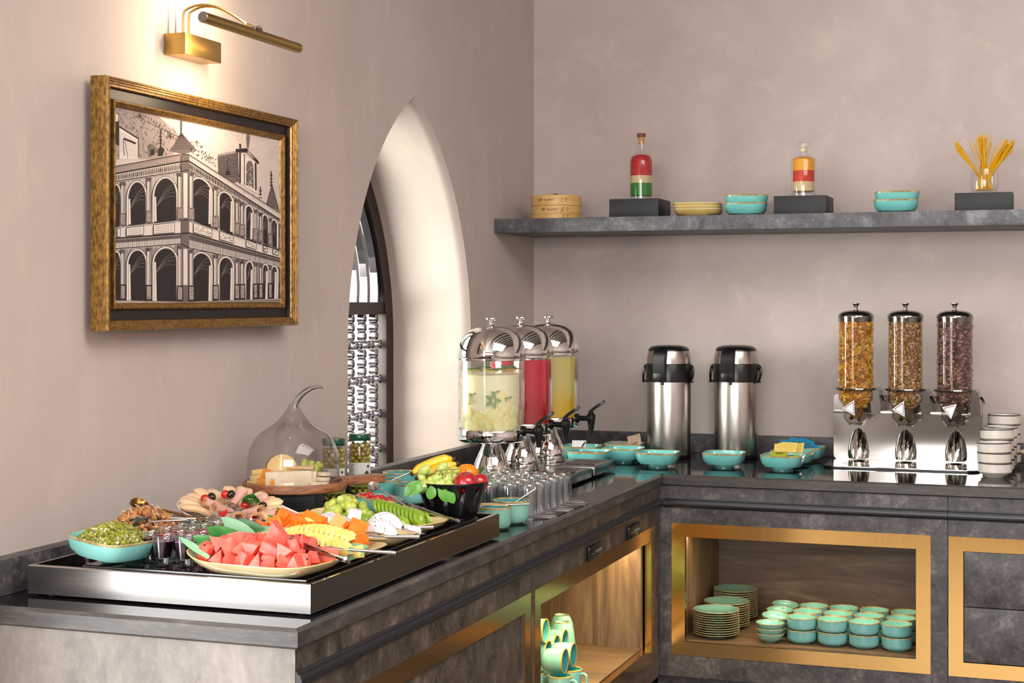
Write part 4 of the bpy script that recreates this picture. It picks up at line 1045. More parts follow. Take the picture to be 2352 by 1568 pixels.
# ------------------------------------------------------------------ stacked white bowls
def white_bowl_proto():
    t = thing('stoneware_bowl', 'x', 'bowl', (0, 0, 0))
    b = MB(); b.lathe([(.026, 0), (.028, .002), (.030, .004), (.046, .013), (.0495, .017), (.0500, .043), (.0492, .0440), (.0475, .0432), (.0465, .020), (.040, .012), (.0001, .009)], 40, M['speck_w'])
    b.build('bowl_body', t)
    b = MB(); b.lathe([(.0503, .0412), (.0503, .0440), (.0492, .0448), (.0478, .0440)], 40, M['rim_dark'], close=False); b.build('dark_rim', t)
    return t
wb0 = white_bowl_proto(); first = True
rows = ((1.604, -.470, 3, 'front'), (1.6055, -.362, 4, 'second'), (1.613, -.255, 4, 'third'), (1.620, -.148, 5, 'rear'))
ordw = ['bottom', 'second', 'third', 'fourth', 'top']
for x, y, n, nm in rows:
    for k_ in range(n):
        pos = 'topmost' if k_ == n - 1 else ('bottom' if k_ == 0 else ['', 'second', 'third', 'fourth'][k_] + ' from the bottom')
        lab = 'speckled white bowl, %s of the %s stack beside the cereal dispenser' % (pos, nm)
        o = wb0 if first else copy_tree(wb0)
        first = False
        o.location = (x + rs.uniform(-.002, .002), y, CZ + .0305 * k_); o['label'] = lab; o['group'] = 'speckled white bowls stacked beside the cereal dispenser'
        o.rotation_euler = ((.04 if (nm == 'second' and k_ == n - 1) else 0), (.03 if k_ == n - 1 and nm != 'rear' else 0), rs.uniform(0, 6))
# pastry dish cut by the frame
t = thing('serving_dish', 'pale shallow dish of pastries cut off by the right edge of the photo', 'dish', (1.785, -.33, CZ))
b = MB(); b.lathe([(.05, 0), (.055, .02), (.085, .045), (.115, .066), (.114, .068), (.08, .050), (.0001, .030)], 40, M['cream'], sx=1); b.build('dish_body', t)
pas = mottle('pastry_crust', (150, 76, 18), (206, 130, 48), 40, .45, coat=.2)
for i, (dx, dy, r) in enumerate(((-.048, -.02, 0), (.0, .05, 1), (.05, -.03, 2))):
    b = MB()
    pts = [(.024 * math.cos(a), .024 * math.sin(a), 0) for a in [PI * j / 10 * 1.2 for j in range(11)]]
    b.tube(pts, [.005 + .009 * math.sin(PI * j / 10) ** .7 * (1 + .12 * (j % 2)) for j in range(11)], pas, 12)
    o = b.build('pastry', None, loc=(1.785 + dx, -.33 + dy, CZ + .074), rot=(0, 0, r * 1.3)); tag(o, ('curved brown pastry at the left of the cut-off dish', 'curved brown pastry at the rear of the cut-off dish', 'curved brown pastry at the front of the cut-off dish')[i], 'pastry')

# ------------------------------------------------------------------ three drink dispensers on steel drip stands
def liquid(name, c, clear=0.35, rough=.05, c2=None):
    m, nt, b = new_mat(name)
    if c2:
        v = coords(nt); sx = nt.nodes.new('ShaderNodeSeparateXYZ'); nt.links.new(v, sx.inputs[0])
        mr = nt.nodes.new('ShaderNodeMapRange'); mr.inputs[1].default_value = .17; mr.inputs[2].default_value = .24; nt.links.new(sx.outputs[2], mr.inputs[0])
        nt.links.new(mixc(nt, c2, c, mr.outputs[0]), b.inputs['Base Color'])
    else: b.inputs['Base Color'].default_value = (*lin(c), 1)
    b.inputs['Roughness'].default_value = rough
    b.inputs['Specular IOR Level'].default_value = 0.1
    return m
def cloudy():
    m = bpy.data.materials.new('cloudy_lemonade'); m.use_nodes = True; nt = m.node_tree; b = nt.nodes['Principled BSDF']
    o = nt.nodes['Material Output']
    b.inputs['Base Color'].default_value = (*lin((252, 250, 222)), 1); b.inputs['Roughness'].default_value = .3
    t = nt.nodes.new('ShaderNodeBsdfTransparent'); t.inputs[0].default_value = (.985, .99, .96, 1)
    mx = nt.nodes.new('ShaderNodeMixShader'); n = noise_n(nt, coords(nt), 40, 4, .6); mr = nt.nodes.new('ShaderNodeMapRange')
    mr.inputs[3].default_value = .10; mr.inputs[4].default_value = .38; nt.links.new(n, mr.inputs[0]); nt.links.new(mr.outputs[0], mx.inputs[0])
    nt.links.new(t.outputs[0], mx.inputs[1]); nt.links.new(b.outputs[0], mx.inputs[2]); nt.links.new(mx.outputs[0], o.inputs[0]); return m
juice = dict(red=liquid('red_juice', (206, 6, 44), c2=(172, 0, 8)), yel=liquid('yellow_juice', (214, 200, 110), c2=(222, 180, 10)), lem=cloudy())
peel = mat('lemon_peel', (244, 208, 40), .4, sss=.2); flesh = mottle('lemon_flesh', (250, 240, 150), (255, 250, 200), 60, .35, sss=.4); mint = mottle('mint_leaf', (60, 120, 40), (110, 160, 70), 30, .5, sss=.2)
cuke = mat('green_peel', (30, 120, 50), .4)
for k_, (y, col, lab) in enumerate(((-1.297, 'lem', 'steel domed drink dispenser of cloudy lemonade with lemon slices and mint'),
                                   (-1.048, 'red', 'steel domed drink dispenser of red juice between the lemonade and yellow juice'),
                                   (-.795, 'yel', 'steel domed drink dispenser of yellow juice nearest the corner'))):
    sb = thing('drip_stand', ('steel drip stand under the lemonade dispenser', 'steel drip stand under the red juice dispenser', 'steel drip stand under the yellow juice dispenser')[k_], 'drip tray', (.30, y, CZ))
    z0 = .0335
    b = MB()
    b.box(-.115, .182, -.113, .113, .006, z0 - .001, M['steel'], .002); b.build('stand_body', sb)
    b = MB(); b.box(-.114, .1815, -.1125, .1125, z0 - .0012, z0, M['steel'], .0005); b.build('top_plate', sb)
    b = MB(); b.prism([(-.10, .0), (-.095, .0), (-.09, .0062), (-.10, .0062)], -.10, .14, M['black'], 'y'); b.box(.06, .145, -.09, .09, 0, .0062, M['black']); b.build('rubber_foot', sb)
    g_ = MB(); gx, gy = .118, 0
    g_.prism(rrect(gx - .052, gx + .052, -.066, .066, .012), z0, z0 + .0006, M['black_g'], 'z'); gr = g_.build('drip_well', sb)
    g_ = MB(); ro = rrect(gx - .055, gx + .055, -.069, .069, .014); ri = rrect(gx - .051, gx + .051, -.065, .065, .011); n_ = len(ro)
    g_.add([(x, yy, z0 + .0005) for x, yy in ro] + [(x, yy, z0 + .0022) for x, yy in ri], [(i, (i + 1) % n_, n_ + (i + 1) % n_, n_ + i) for i in range(n_)], M['chrome'])
    for i in range(11): yy = -.058 + i * .0116; g_.box(gx - .049, gx + .049, yy - .003, yy + .003, z0 + .0009, z0 + .0018, M['steel'])
    for j in range(4): xx = gx - .036 + j * .024; g_.box(xx - .003, xx + .003, -.062, .062, z0 + .0009, z0 + .0017, M['steel'])
    g_.build('drip_grille', sb)
    t = thing('drink_dispenser', lab, 'drink dispenser', (.30, y, CZ + z0 + .0003), rz=(.03, .0, .02)[k_])
    b = MB(); b.lathe([(.054, 0), (.0560, .001), (.0560, .020), (.054, .0225), (.051, .0235), (.0515, .026)], 56, M['chrome']); b.build('base_ring', t)
    b = MB(); b.lathe([(.0505, .026), (.0505, .030), (.0490, .040), (.0440, .055), (.0370, .070), (.0305, .083), (.0260, .095), (.0245, .103), (.026, .104)], 56, M['chrome'], close=False); b.build('pedestal', t)
    b = MB(); b.lathe([(.02, .1035), (.085, .1045), (.0905, .107), (.0935, .113), (.0935, .138), (.0925, .1395)], 64, M['chrome'], close=False); b.build('pan', t)
    b = MB(); b.lathe([(.0925, .1385), (.0925, .338)], 64, M['tglass'], close=False); b.lathe([(.0885, .1395), (.0885, .338)], 64, M['tglass'], close=False); b.build('tank', t)
    b = MB()
    top = .302 if col == 'lem' else .324
    b.lathe([(.0001, .1396), (.0875, .1396), (.0875, top), (.0001, top)], 48, juice[col], close=False)
    if col == 'lem': b.lathe([(.0001, .140), (.0745, .140), (.0745, top - .012), (.0001, top - .010)], 40, mottle('lemonade_body', (250, 244, 196), (255, 252, 222), 16, .4), close=False)
    b.build('drink', t)
    b = MB(); b.lathe([(.0945, .330), (.0955, .331), (.0955, .336), (.0945, .337)], 64, M['chrome'], close=False)
    b.lathe([(.0945, .337), (.0955, .339), (.0945, .352), (.0915, .368), (.085, .386), (.074, .402), (.058, .414), (.038, .421), (.016, .424), (.0001, .4245)], 64, M['chrome'], close=False); b.build('dome_lid', t)
    b = MB(); b.lathe([(.013, .4235), (.011, .426), (.0065, .430), (.0060, .438), (.0075, .4405), (.0150, .442), (.0165, .4445), (.0160, .447), (.013, .4485), (.0001, .449)], 32, M['chrome']); b.build('lid_knob', t)
    tp = MB(); A = TR((.090, 0, .135), ry=PI / 2)
    tp.lathe([(.014, -.003), (.0145, .006), (.0105, .010), (.0080, .012), (.0080, .040)], 20, M['black'], A); o = tp.build('tap', t)
    tp = MB(); A = TR((.137, 0, 0)); tp.lathe([(.0065, .090), (.0075, .100), (.0110, .120), (.0128, .134), (.0140, .135), (.0140, .146), (.0120, .147), (.0085, .151), (.0065, .158), (.0001, .160)], 20, M['black'], A); tp.build('tap_valve', o)
    tp = MB(); vs = []
    path = [(.132, .152, .0075), (.138, .158, .0072), (.150, .168, .0080), (.165, .178, .0088), (.176, .186, .0080), (.179, .189, .006)]
    for x, z, w in path: vs += [(x - .003, -w, z + .003), (x - .003, w, z + .003), (x + .002, w, z - .003), (x + .002, -w, z - .003)]
    tp.add(vs, [(4 * i + a, 4 * i + (a + 1) % 4, 4 * i + 4 + (a + 1) % 4, 4 * i + 4 + a) for i in range(len(path) - 1) for a in range(4)] + [(0, 1, 2, 3), (20, 23, 22, 21)], M['black']); tp.build('tap_lever', o)
    if col == 'lem':
        rr = random.Random(4)
        def slice_(name, r, c, T, pm, fm):
            b = MB(); n_ = 24
            b.lathe([(.0001, -.0015), (r * .9, -.0015), (r, -.0008), (r, .0008), (r * .9, .0015), (.0001, .0015)], n_, fm, T, close=False, mats=[fm, pm, pm, pm, fm])
            for a in range(9): q = 2 * PI * a / 9; b.add([(r * .12 * math.cos(q), r * .12 * math.sin(q), .0017), (r * .84 * math.cos(q - .03), r * .84 * math.sin(q - .03), .0017), (r * .84 * math.cos(q + .03), r * .84 * math.sin(q + .03), .0017)], [(0, 1, 2)], peel, T)
            return b.build(name, t, smooth=40)
        va = math.atan2(-5.39 + 1.297, 1.82 - .30)   # azimuth towards the room
        for (da, dz, rad, tilt, r) in ((-.95, .185, .082, .1, .020), (-.50, .168, .080, .2, .022), (.42, .205, .081, -.1, .021), (.10, .182, .081, .1, .023), (-.28, .152, .080, .4, .023), (.30, .155, .080, -.3, .024), (.78, .192, .082, .0, .020), (-.1, .148, .078, 0, .022), (1.5, .17, .08, 0, .022), (-1.5, .18, .08, 0, .022), (-.75, .155, .080, 0, .026), (.62, .163, .080, .1, .026), (.05, .158, .079, .1, .027), (.25, .222, .081, 0, .022), (-1.05, .225, .081, 0, .018)):
            a = va + da
            T = Matrix.Translation((rad * math.cos(a), rad * math.sin(a), dz)) @ Matrix.Rotation(a, 4, 'Z') @ Matrix.Rotation(PI / 2 + tilt * .4, 4, 'Y')
            slice_('lemon_slice', r, 0, T, peel, flesh)
        for i in range(9):   # slices and cucumber rounds floating at the surface
            a = va - 1.3 + i * .42; rad = .052 + .012 * (i % 2)
            T = Matrix.Translation((rad * math.cos(a), rad * math.sin(a), .3035 + .004 * (i % 3))) @ Matrix.Rotation(rr.uniform(-.16, .16), 4, 'X') @ Matrix.Rotation(rr.uniform(-.12, .12), 4, 'Y')
            slice_('lemon_slice' if i % 3 == 0 else 'cucumber_slice', .021, 0, T, peel if i % 3 == 0 else cuke, flesh)
        def leafm(b, T, L, w, m, bend=.15):
            n_ = 6; vs = []
            for i in range(n_ + 1):
                s = i / n_; hw = w * math.sin(PI * min(.98, s * .92 + .06)) ** .8; z = bend * L * math.sin(PI * s * .7)
                vs += [(s * L, -hw, z + hw * .25), (s * L, 0, z), (s * L, hw, z + hw * .25)]
            b.add(vs, [(3 * i + j, 3 * i + j + 1, 3 * i + 4 + j, 3 * i + 3 + j) for i in range(n_) for j in range(2)], m, T)
        for (da, dz, k2) in ((.0, .222, 5), (.55, .228, 3), (-.7, .238, 3), (.1, .245, 3)):
            a = va + da; b = MB()
            for j in range(k2):
                T = Matrix.Translation((.0835 * math.cos(a), .0835 * math.sin(a), dz)) @ Matrix.Rotation(a, 4, 'Z') @ Matrix.Rotation(PI / 2, 4, 'Y') @ Matrix.Rotation((PI / 2 + (j - (k2 - 1) / 2) * 1.25) if k2 > 3 else (PI / 2 * (1 if j % 2 else -1) + j * .3), 4, 'Z')
                leafm(b, T, .024 if k2 > 3 else .014, .006 if k2 > 3 else .003, mint, .05)
            b.build('mint_sprig', t, smooth=60)

# ------------------------------------------------------------------ upturned glasses on a woven placemat
pm_, nt, bb = new_mat('woven_placemat'); v = coords(nt, (1, 1, 1))
n1 = noise_n(nt, coords(nt, (4.5, 22, 1)), 3.0, 1, .4, .3); wv = nt.nodes.new('ShaderNodeTexWave'); wv.inputs['Scale'].default_value = 120; nt.links.new(v, wv.inputs[0])
cc = mixc(nt, (70, 64, 66), (186, 180, 180), ramp(nt, n1, [(.50, (0, 0, 0)), (.53, (255, 255, 255))])); cc = mixc(nt, cc, (60, 56, 58), ramp(nt, wv.outputs['Fac'], [(.1, (120, 120, 120)), (.4, (0, 0, 0))]))
nt.links.new(cc, bb.inputs['Base Color']); bb.inputs['Roughness'].default_value = .7; bump(nt, bb, wv.outputs['Fac'], .3, .001)
b = MB(); b.prism([(.30, -1.80), (.565, -1.83), (.628, -1.78), (.636, -1.485), (.60, -1.425), (.30, -1.42)], 0, .0016, pm_, 'z'); o = b.build('placemat', None, loc=(0, 0, CZ)); tag(o, 'grey patterned woven placemat under the upturned glasses', 'placemat')
b = MB()
prof = [(.0255, 0), (.0262, .0004), (.0262, .0020)] + [(.0255 - .0012 * q, .004 + .064 * q) for q in (0, .3, .6, .9)] + [(.0235, .075), (.0215, .0785), (.017, .0795)]
b.lathe(prof, 32, M['tumbler'], close=False)
inn = [(.0240, .0008), (.0232, .03), (.0222, .060), (.0205, .068), (.0001, .069)]
b.lathe([(.0255, 0)] + inn, 32, M['tumbler'], close=False); b.lathe([(.017, .0795), (.014, .0780), (.0001, .0775)], 32, M['tumbler'], close=False)
g0 = thing('glass_tumbler', 'x', 'glass', group='upturned glass tumblers on the placemat'); b.build('glass_body', g0)
b = MB()
for i in range(12):
    a = 2 * PI * i / 12; b.tube([(.0260 * math.cos(a), .0260 * math.sin(a), .008), (.0251 * math.cos(a), .0251 * math.sin(a), .058), (.0236 * math.cos(a), .0236 * math.sin(a), .072)], .0009, M['tumbler'], 4)
b.build('fluting', g0)
first = True
cols_ = 5; rows_ = 6
for j in range(rows_):
    for i in range(cols_):
        x = .566 - i * .0535 - (j % 2) * .002; y = -1.487 - j * .0535 + .014 * i * .3
        if j == 5 and i > 3: continue
        o = g0 if first else copy_tree(g0)
        first = False; o.location = (x, y, CZ + .0018); o.rotation_euler = (0, 0, rs.uniform(0, 1))
        o['label'] = 'upturned clear tumbler, %s row from the drip stands, %s in from the open side' % (('first', 'second', 'third', 'fourth', 'fifth', 'sixth')[j], ('', 'second', 'third', 'fourth', 'fifth')[i])
        if i == 0: o['label'] = ('upturned tumbler nearest the drip stands along the open side of the placemat', 'upturned tumbler second from the drip stands along the open side', 'upturned tumbler third from the drip stands along the open side', 'upturned tumbler fourth from the drip stands along the open side', 'upturned tumbler fifth from the drip stands along the open side', 'upturned tumbler nearest the small pots along the open side')[j]

# ------------------------------------------------------------------ crockery in the back run niche
NZ = .3955
def plate_proto():
    t = thing('dinner_plate', 'x', 'plate')
    b = MB()
    b.lathe([(.0001, .001), (.036, .0), (.037, .0025), (.050, .0045), (.062, .0085), (.0700, .0118)], 48, M['green_g'], close=False)
    b.lathe([(.0693, .0132), (.060, .0100), (.049, .0066), (.047, .0056), (.030, .0046), (.029, .0042), (.0001, .0042)], 48, M['green_g'], close=False); b.build('plate_body', t)
    b = MB(); b.lathe([(.0696, .0114), (.0712, .0122), (.0714, .0132), (.0706, .0138), (.0690, .0133)], 48, M['rim'], close=False); b.build('glazed_rim', t); return t
p0_ = plate_proto(); first = True
def nth(k_, n): return 'topmost' if k_ == n - 1 else ('lowest' if k_ == 0 else '%s from the bottom' % ['', 'second', 'third', 'fourth', 'fifth', 'sixth', 'seventh', 'eighth', 'ninth', 'tenth', 'eleventh', 'twelfth'][k_])
for x, y, n, nm in ((.788, -.622, 11, 'front'), (.792, -.478, 11, 'middle'), (.790, -.332, 13, 'rear')):
    for k_ in range(n):
        o = p0_ if first else copy_tree(p0_); first = False
        o.location = (x + rs.uniform(-.0012, .0012), y + rs.uniform(-.001, .001), NZ + k_ * .0070); o.rotation_euler = (0, 0, rs.uniform(0, 6))
        o['label'] = 'green rimmed plate, %s in the %s stack inside the gold framed niche' % (nth(k_, n), nm); o['group'] = 'green plates stacked in the niche'
def bowl_proto():
    t = thing('small_bowl', 'x', 'bowl')
    b = MB(); b.lathe([(.0001, .0005), (.016, 0), (.017, .002), (.028, .006), (.037, .014), (.0415, .024), (.0428, .0275)], 40, M['green_g'], close=False)
    b.lathe([(.0408, .0280), (.0385, .020), (.030, .0095), (.018, .0045), (.0001, .004)], 40, M['turq_l'], close=False); b.build('bowl_body', t)
    b = MB(); b.lathe([(.0426, .0265), (.0434, .0280), (.0430, .0292), (.0418, .0293), (.0406, .0278)], 40, M['rim'], close=False); b.build('glazed_rim', t); return t
b0_ = bowl_proto(); first = True
for x, y, n, nm, tl_ in ((.961, -.650, 3, 'front', 0), (.960, -.556, 3, 'second', .12), (.958, -.460, 3, 'third', .05), (.957, -.366, 3, 'rear', .12)):
    for k_ in range(n):
        o = b0_ if first else copy_tree(b0_); first = False
        o.location = (x, y, NZ + k_ * .0155); o.rotation_euler = (tl_ if k_ == n - 1 else 0, 0, rs.uniform(0, .6))
        if k_ == n - 1 and tl_: o.location.z += .004
        o['label'] = 'small round green bowl, %s of the %s stack between plates and cups' % (nth(k_, n), nm); o['group'] = 'small round bowls stacked in the niche'
def cup_proto():
    t = thing('ramekin', 'x', 'bowl')
    b = MB(); b.lathe([(.0001, .0005), (.028, 0), (.030, .002), (.040, .006), (.0440, .011), (.0450, .018), (.0452, .0385)], 48, M['turq_m'], close=False)
    b.lathe([(.0428, .0390), (.0424, .018), (.039, .010), (.0001, .007)], 48, M['turq_l'], close=False); b.build('ramekin_body', t)
    b = MB(); b.lathe([(.0452, .0375), (.0460, .0392), (.0456, .0408), (.0444, .0412), (.0432, .0404), (.0427, .0388)], 48, M['rim'], close=False); b.build('glazed_rim', t); return t
c0_ = cup_proto(); first = True
for r_, (y, nm) in enumerate(((-.622, 'front'), (-.528, 'middle'), (-.432, 'rear'))):
    for i, x in enumerate((1.0515, 1.1445, 1.238, 1.3335)):
        for k_ in range(2):
            o = c0_ if first else copy_tree(c0_); first = False
            o.location = (x + .004 * r_, y - .003 * i, NZ + k_ * .0372); o.rotation_euler = (0, 0, rs.uniform(0, 6))
            o['label'] = 'straight sided turquoise ramekin, %s of the %s pair in the %s row' % (('lower', 'upper')[k_], ('first', 'second', 'third', 'fourth')[i], nm); o['group'] = 'turquoise ramekins in the niche'

# ------------------------------------------------------------------ mugs in the side niche
def mug_proto():
    t = thing('espresso_mug', 'x', 'mug')
    b = MB(); b.lathe([(.0001, .001), (.020, 0), (.025, .003), (.0295, .012), (.0310, .025), (.0315, .058)], 40, M['turq_l'], close=False)
    b.lathe([(.0288, .0590), (.0285, .025), (.026, .012), (.0001, .006)], 40, M['turq_d'], close=False); b.build('mug_body', t)
    b = MB(); b.lathe([(.0315, .0570), (.0323, .0588), (.0318, .0606), (.0303, .0610), (.0290, .0600), (.0288, .0585)], 40, M['rim_y'], close=False); b.build('glazed_rim', t)
    b = MB(); b.tube([(.030, 0, .048), (.040, 0, .051), (.048, 0, .046), (.050, 0, .034), (.046, 0, .022), (.038, 0, .015), (.029, 0, .015)], .0042, M['turq_l'], 10, flat=.8); b.build('handle', t); return t
m0_ = mug_proto(); first = True
mugs = [(.567, -1.505, NZ, (0, 0, -.15), 'upright green mug at the front of the heap in the side niche'), (.570, -1.428, NZ, (0, 0, -.1), 'upright green mug second from the front of the heap in the side niche'),
        (.470, -1.26, NZ, (0, 0, .6), 'upright green mug at the rear of the heap in the side niche'), (.470, -1.335, NZ, (0, 0, .5), 'upright green mug in the rear row beneath the lying mugs'), (.470, -1.41, NZ, (0, 0, .4), 'upright green mug hidden low in the rear row'),
        (.490, -1.50, NZ, (0, 0, .4), 'upright green mug behind the gold frame in the side niche'),
        (.515, -1.487, .489, (0, PI / 2, 0), 'green mug lying on its side on the front upright mug'), (.515, -1.412, .489, (0, PI / 2, 0), 'green mug lying on its side on the second upright mug'),
        (.443, -1.26, .489, (0, PI / 2, 0), 'green mug lying on its side below the tall inverted mugs'), (.443, -1.335, .489, (0, PI / 2, 0), 'green mug lying on its side, middle of the rear lying row'), (.443, -1.408, .489, (0, PI / 2, 0), 'green mug lying on its side, front of the rear lying row'),
        (.443, -1.43, .5515, (0, PI / 2, 0), 'green mug lying on top of the other lying mugs')]
for x, y, z, r, lab in mugs:
    o = m0_ if first else copy_tree(m0_); first = False
    if r[1]: r = (0, PI / 2, 0)
    o.location = (x, y, z); o.rotation_euler = r; o['label'] = lab; o['group'] = 'green mugs heaped in the side niche'
    if r[1]:
        for ch in o.children:
            if ch.name.startswith('handle'): ch.rotation_euler = (0, 0, PI * .5)
def tall_proto():
    t = thing('tall_mug', 'x', 'mug')
    b = MB(); b.lathe([(.034, 0), (.036, .002), (.0395, .03), (.0385, .065), (.0335, .095), (.0255, .112), (.0205, .1165), (.019, .1165), (.018, .114), (.0001, .114)], 44, M['turq_l'])
    b.build('mug_body', t); b = MB(); b.lathe([(.0215, .1155), (.0212, .1178), (.0195, .1180), (.0185, .1165)], 40, M['rim'], close=False); b.build('foot_ring', t)
    b = MB(); b.tube([(-.012, -.0355, .088), (-.016, -.052, .086), (-.017, -.062, .07), (-.017, -.062, .045), (-.015, -.052, .03), (-.012, -.038, .028)], .005, M['turq_l'], 10); b.build('handle', t); return t
t0_ = tall_proto(); first = True
for x, y, lab in ((.45, -1.125, 'tall inverted green mug standing beside the lying mugs'), (.418, -1.030, 'tall inverted green mug farthest back in the side niche'), (.385, -1.165, 'tall inverted green mug half hidden by the gold frame')):
    o = t0_ if first else copy_tree(t0_); first = False
    o.location = (x, y, NZ); o['label'] = lab; o['group'] = 'tall inverted mugs in the side niche'

# ------------------------------------------------------------------ steel food tray with its glass platform
R2 = Vector((CY, SY, 0)); F2 = Vector((-SY, CY, 0))      # across and away directions of the room view, used to lay out heaps
def vp(c, r, f, z): return Vector((c[0] + r * R2.x + f * F2.x, c[1] + r * R2.y + f * F2.y, z))
PZ = .9570
ft = thing('food_tray', 'brushed steel chilled display tray at the near end of the worktop', 'food tray', (.335, -2.565, .9005))
x0, x1, y0, y1, h0, h1 = -.28, .285, -.465, .455, .004, .055
b = MB()
o_ = [(x0, y0), (x1, y0), (x1, y1), (x0, y1)]; w_ = .010
i_ = [(x0 + w_, y0 + w_), (x1 - w_, y0 + w_), (x1 - w_, y1 - w_), (x0 + w_, y1 - w_)]
cam_ = .0015
def q4(b, A, B, m):
    b.add(A + B, [(i, (i + 1) % 4, 4 + (i + 1) % 4, 4 + i) for i in range(4)], m)
lo = [(x, y, h0) for x, y in o_]; hi = [(x, y, h1 - cam_) for x, y in o_]
hc = [(x + (cam_ if x < 0 else -cam_), y + (cam_ if y < 0 else -cam_), h1) for x, y in o_]
ic = [(x, y, h1) for x, y in i_]; il = [(x, y, h1 - .022) for x, y in i_]
q4(b, lo, hi, M['steel']); q4(b, hi, hc, M['chrome']); q4(b, hc, ic, M['steel']); q4(b, ic, il, M['steel']); b.build('tray_rim', ft)
b = MB(); b.box(x0 + .009, x1 - .009, y0 + .009, y1 - .009, h1 - .030, h1 - .0215, M['black_g']); b.build('tray_bed', ft)
for sx_ in (x0 + .03, x1 - .03):
    for sy_ in (y0 + .03, y1 - .03):
        b = MB(); b.cyl(.012, 0, .009, M['black'], 14, TR((sx_, sy_, 0))); b.build('rubber_foot', ft)
b = MB(); b.box(-.185, .262, -.436, .385, h1 - .0205, h1 - .0005, M['steel'], .001); b.build('platform_edge', ft)
b = MB(); b.box(-.182, .259, -.433, .382, h1 - .001, h1 + .0008, M['black_g']); b.build('glass_platform', ft)
PZ = .9005 + h1 + .0013

# ------------------------------------------------------------------ foods: materials
melon = dotted('watermelon_flesh', (226, 52, 44), (46, 14, 18), 62, .13, .17, .28, sss=.35, noise_c=(238, 104, 88), var=(246, 132, 112), ns=90, bmp=.25)
pap = mottle('papaya_flesh', (240, 106, 10), (252, 136, 34), 60, .3, sss=.3, var=(255, 160, 64), bmp=.15); pap2 = mottle('papaya_deep', (240, 98, 8), (250, 128, 24), 26, .35, sss=.3)
pine = dotted('pineapple_flesh', (246, 226, 130), (150, 110, 40), 60, .07, .10, .35, sss=.35, noise_c=(252, 240, 170), var=(238, 206, 96), ns=70, bmp=.3)
drag = dotted('dragon_fruit_flesh', (222, 218, 222), (24, 22, 26), 170, .16, .24, .3, sss=.25, noise_c=(236, 232, 236))
dragp = mottle('dragon_fruit_side', (214, 206, 212), (234, 228, 234), 20, .3, sss=.3)
kiwi = dotted('kiwi_flesh', (122, 158, 34), (40, 50, 16), 190, .12, .20, .26, sss=.3, noise_c=(160, 190, 62), ns=90, bmp=.2); kiwic = mottle('kiwi_core', (212, 220, 140), (228, 232, 170), 40, .4, sss=.3)
grape = mottle('green_grape', (150, 172, 52), (184, 200, 84), 30, .16, sss=.5, coat=.3, var=(206, 208, 96)); grape2 = mottle('pale_green_grape', (176, 196, 96), (206, 218, 130), 30, .18, sss=.5, coat=.3)
stalk = mottle('grape_stalk', (130, 110, 50), (160, 140, 80), 60, .6)
leaf_g = mottle('banana_leaf', (22, 92, 24), (48, 130, 36), 14, .28, coat=.2, streak=(1, 8, 1)); leaf_l = mottle('leaf_underside', (112, 160, 120), (146, 188, 148), 14, .4); leaf_b = mottle('bright_leaf', (70, 138, 44), (104, 164, 66), 20, .35, coat=.2)
ham = mottle('ham', (214, 150, 138), (232, 184, 168), 30, .35, sss=.3); hamr = mottle('ham_rind', (206, 140, 96), (222, 170, 120), 30, .4)
chick = dotted('sliced_poultry', (226, 188, 146), (180, 130, 84), 70, .05, .09, .42, sss=.25, noise_c=(234, 202, 164)); chicke = mat('sliced_poultry_edge', (240, 214, 176), .4, sss=.2)
olive_b = mat('black_olive', (26, 16, 18), .2, coat=.4); tom = mottle('cherry_tomato', (170, 14, 16), (206, 30, 24), 16, .15, coat=.6); olive_g = mottle('green_olive', (140, 122, 36), (176, 156, 56), 24, .25, coat=.4)
parsley = mottle('parsley', (16, 84, 14), (44, 128, 28), 60, .5)
cheddar = mottle('orange_cheddar', (248, 150, 16), (252, 168, 40), 20, .35, sss=.3); ycheese = mottle('yellow_cheese', (246, 212, 110), (250, 222, 140), 20, .35, sss=.3)
brie = mottle('brie_wedge', (240, 222, 186), (248, 236, 208), 20, .4, sss=.3); bried = mat('brie_rind', (222, 184, 132), .5)  # tan rind colour for the thin slice
apple = mottle('red_apple_skin', (150, 12, 24), (196, 34, 44), 12, .14, coat=.6, c2=(214, 84, 60)); applef = mottle('apple_flesh', (238, 202, 134), (244, 216, 158), 20, .35, sss=.3)
orangem = mottle('orange_peel', (244, 126, 10), (252, 144, 24), 240, .32, bmp=.3); banana = mottle('banana_skin', (240, 190, 28), (248, 208, 60), 10, .35, c2=(220, 160, 30)); bdark = mat('banana_tip', (70, 44, 22), .7)
cork_w = grain('acacia_board', [(96, 52, 30), (136, 82, 52), (168, 110, 74), (196, 142, 100)], (5, 5, 22), 2.0, .42, 2.5)

def place(o, loc, rot=(0, 0, 0)): o.location = loc; o.rotation_euler = rot; return o
def rot_r(r, a=3.1): return (r.uniform(-a, a), r.uniform(-a, a), r.uniform(-a, a))
def convex(pts, bev=.0012):
    bm = bmesh.new(); vs = [bm.verts.new(p) for p in pts]; bmesh.ops.convex_hull(bm, input=vs)
    bmesh.ops.dissolve_limit(bm, angle_limit=.05, verts=bm.verts[:], edges=bm.edges[:])
    if bev: bmesh.ops.bevel(bm, geom=bm.edges[:], offset=bev, segments=2, affect='EDGES', profile=.6)
    bm.normal_update(); return bm
def mesh_from(bm, m, name='piece'): return MB().bm(bm, m).build(name)
def proto(o): COL.objects.unlink(o); return o   # keep the mesh for copies only
def cp(o, name, loc, rot, label, cat, group=None, scale=1.0):
    c = bpy.data.objects.new(name, o.data); COL.objects.link(c); c.location = loc; c.rotation_euler = rot; c.scale = (scale,) * 3 if not isinstance(scale, tuple) else scale
    return tag(c, label, cat, group)
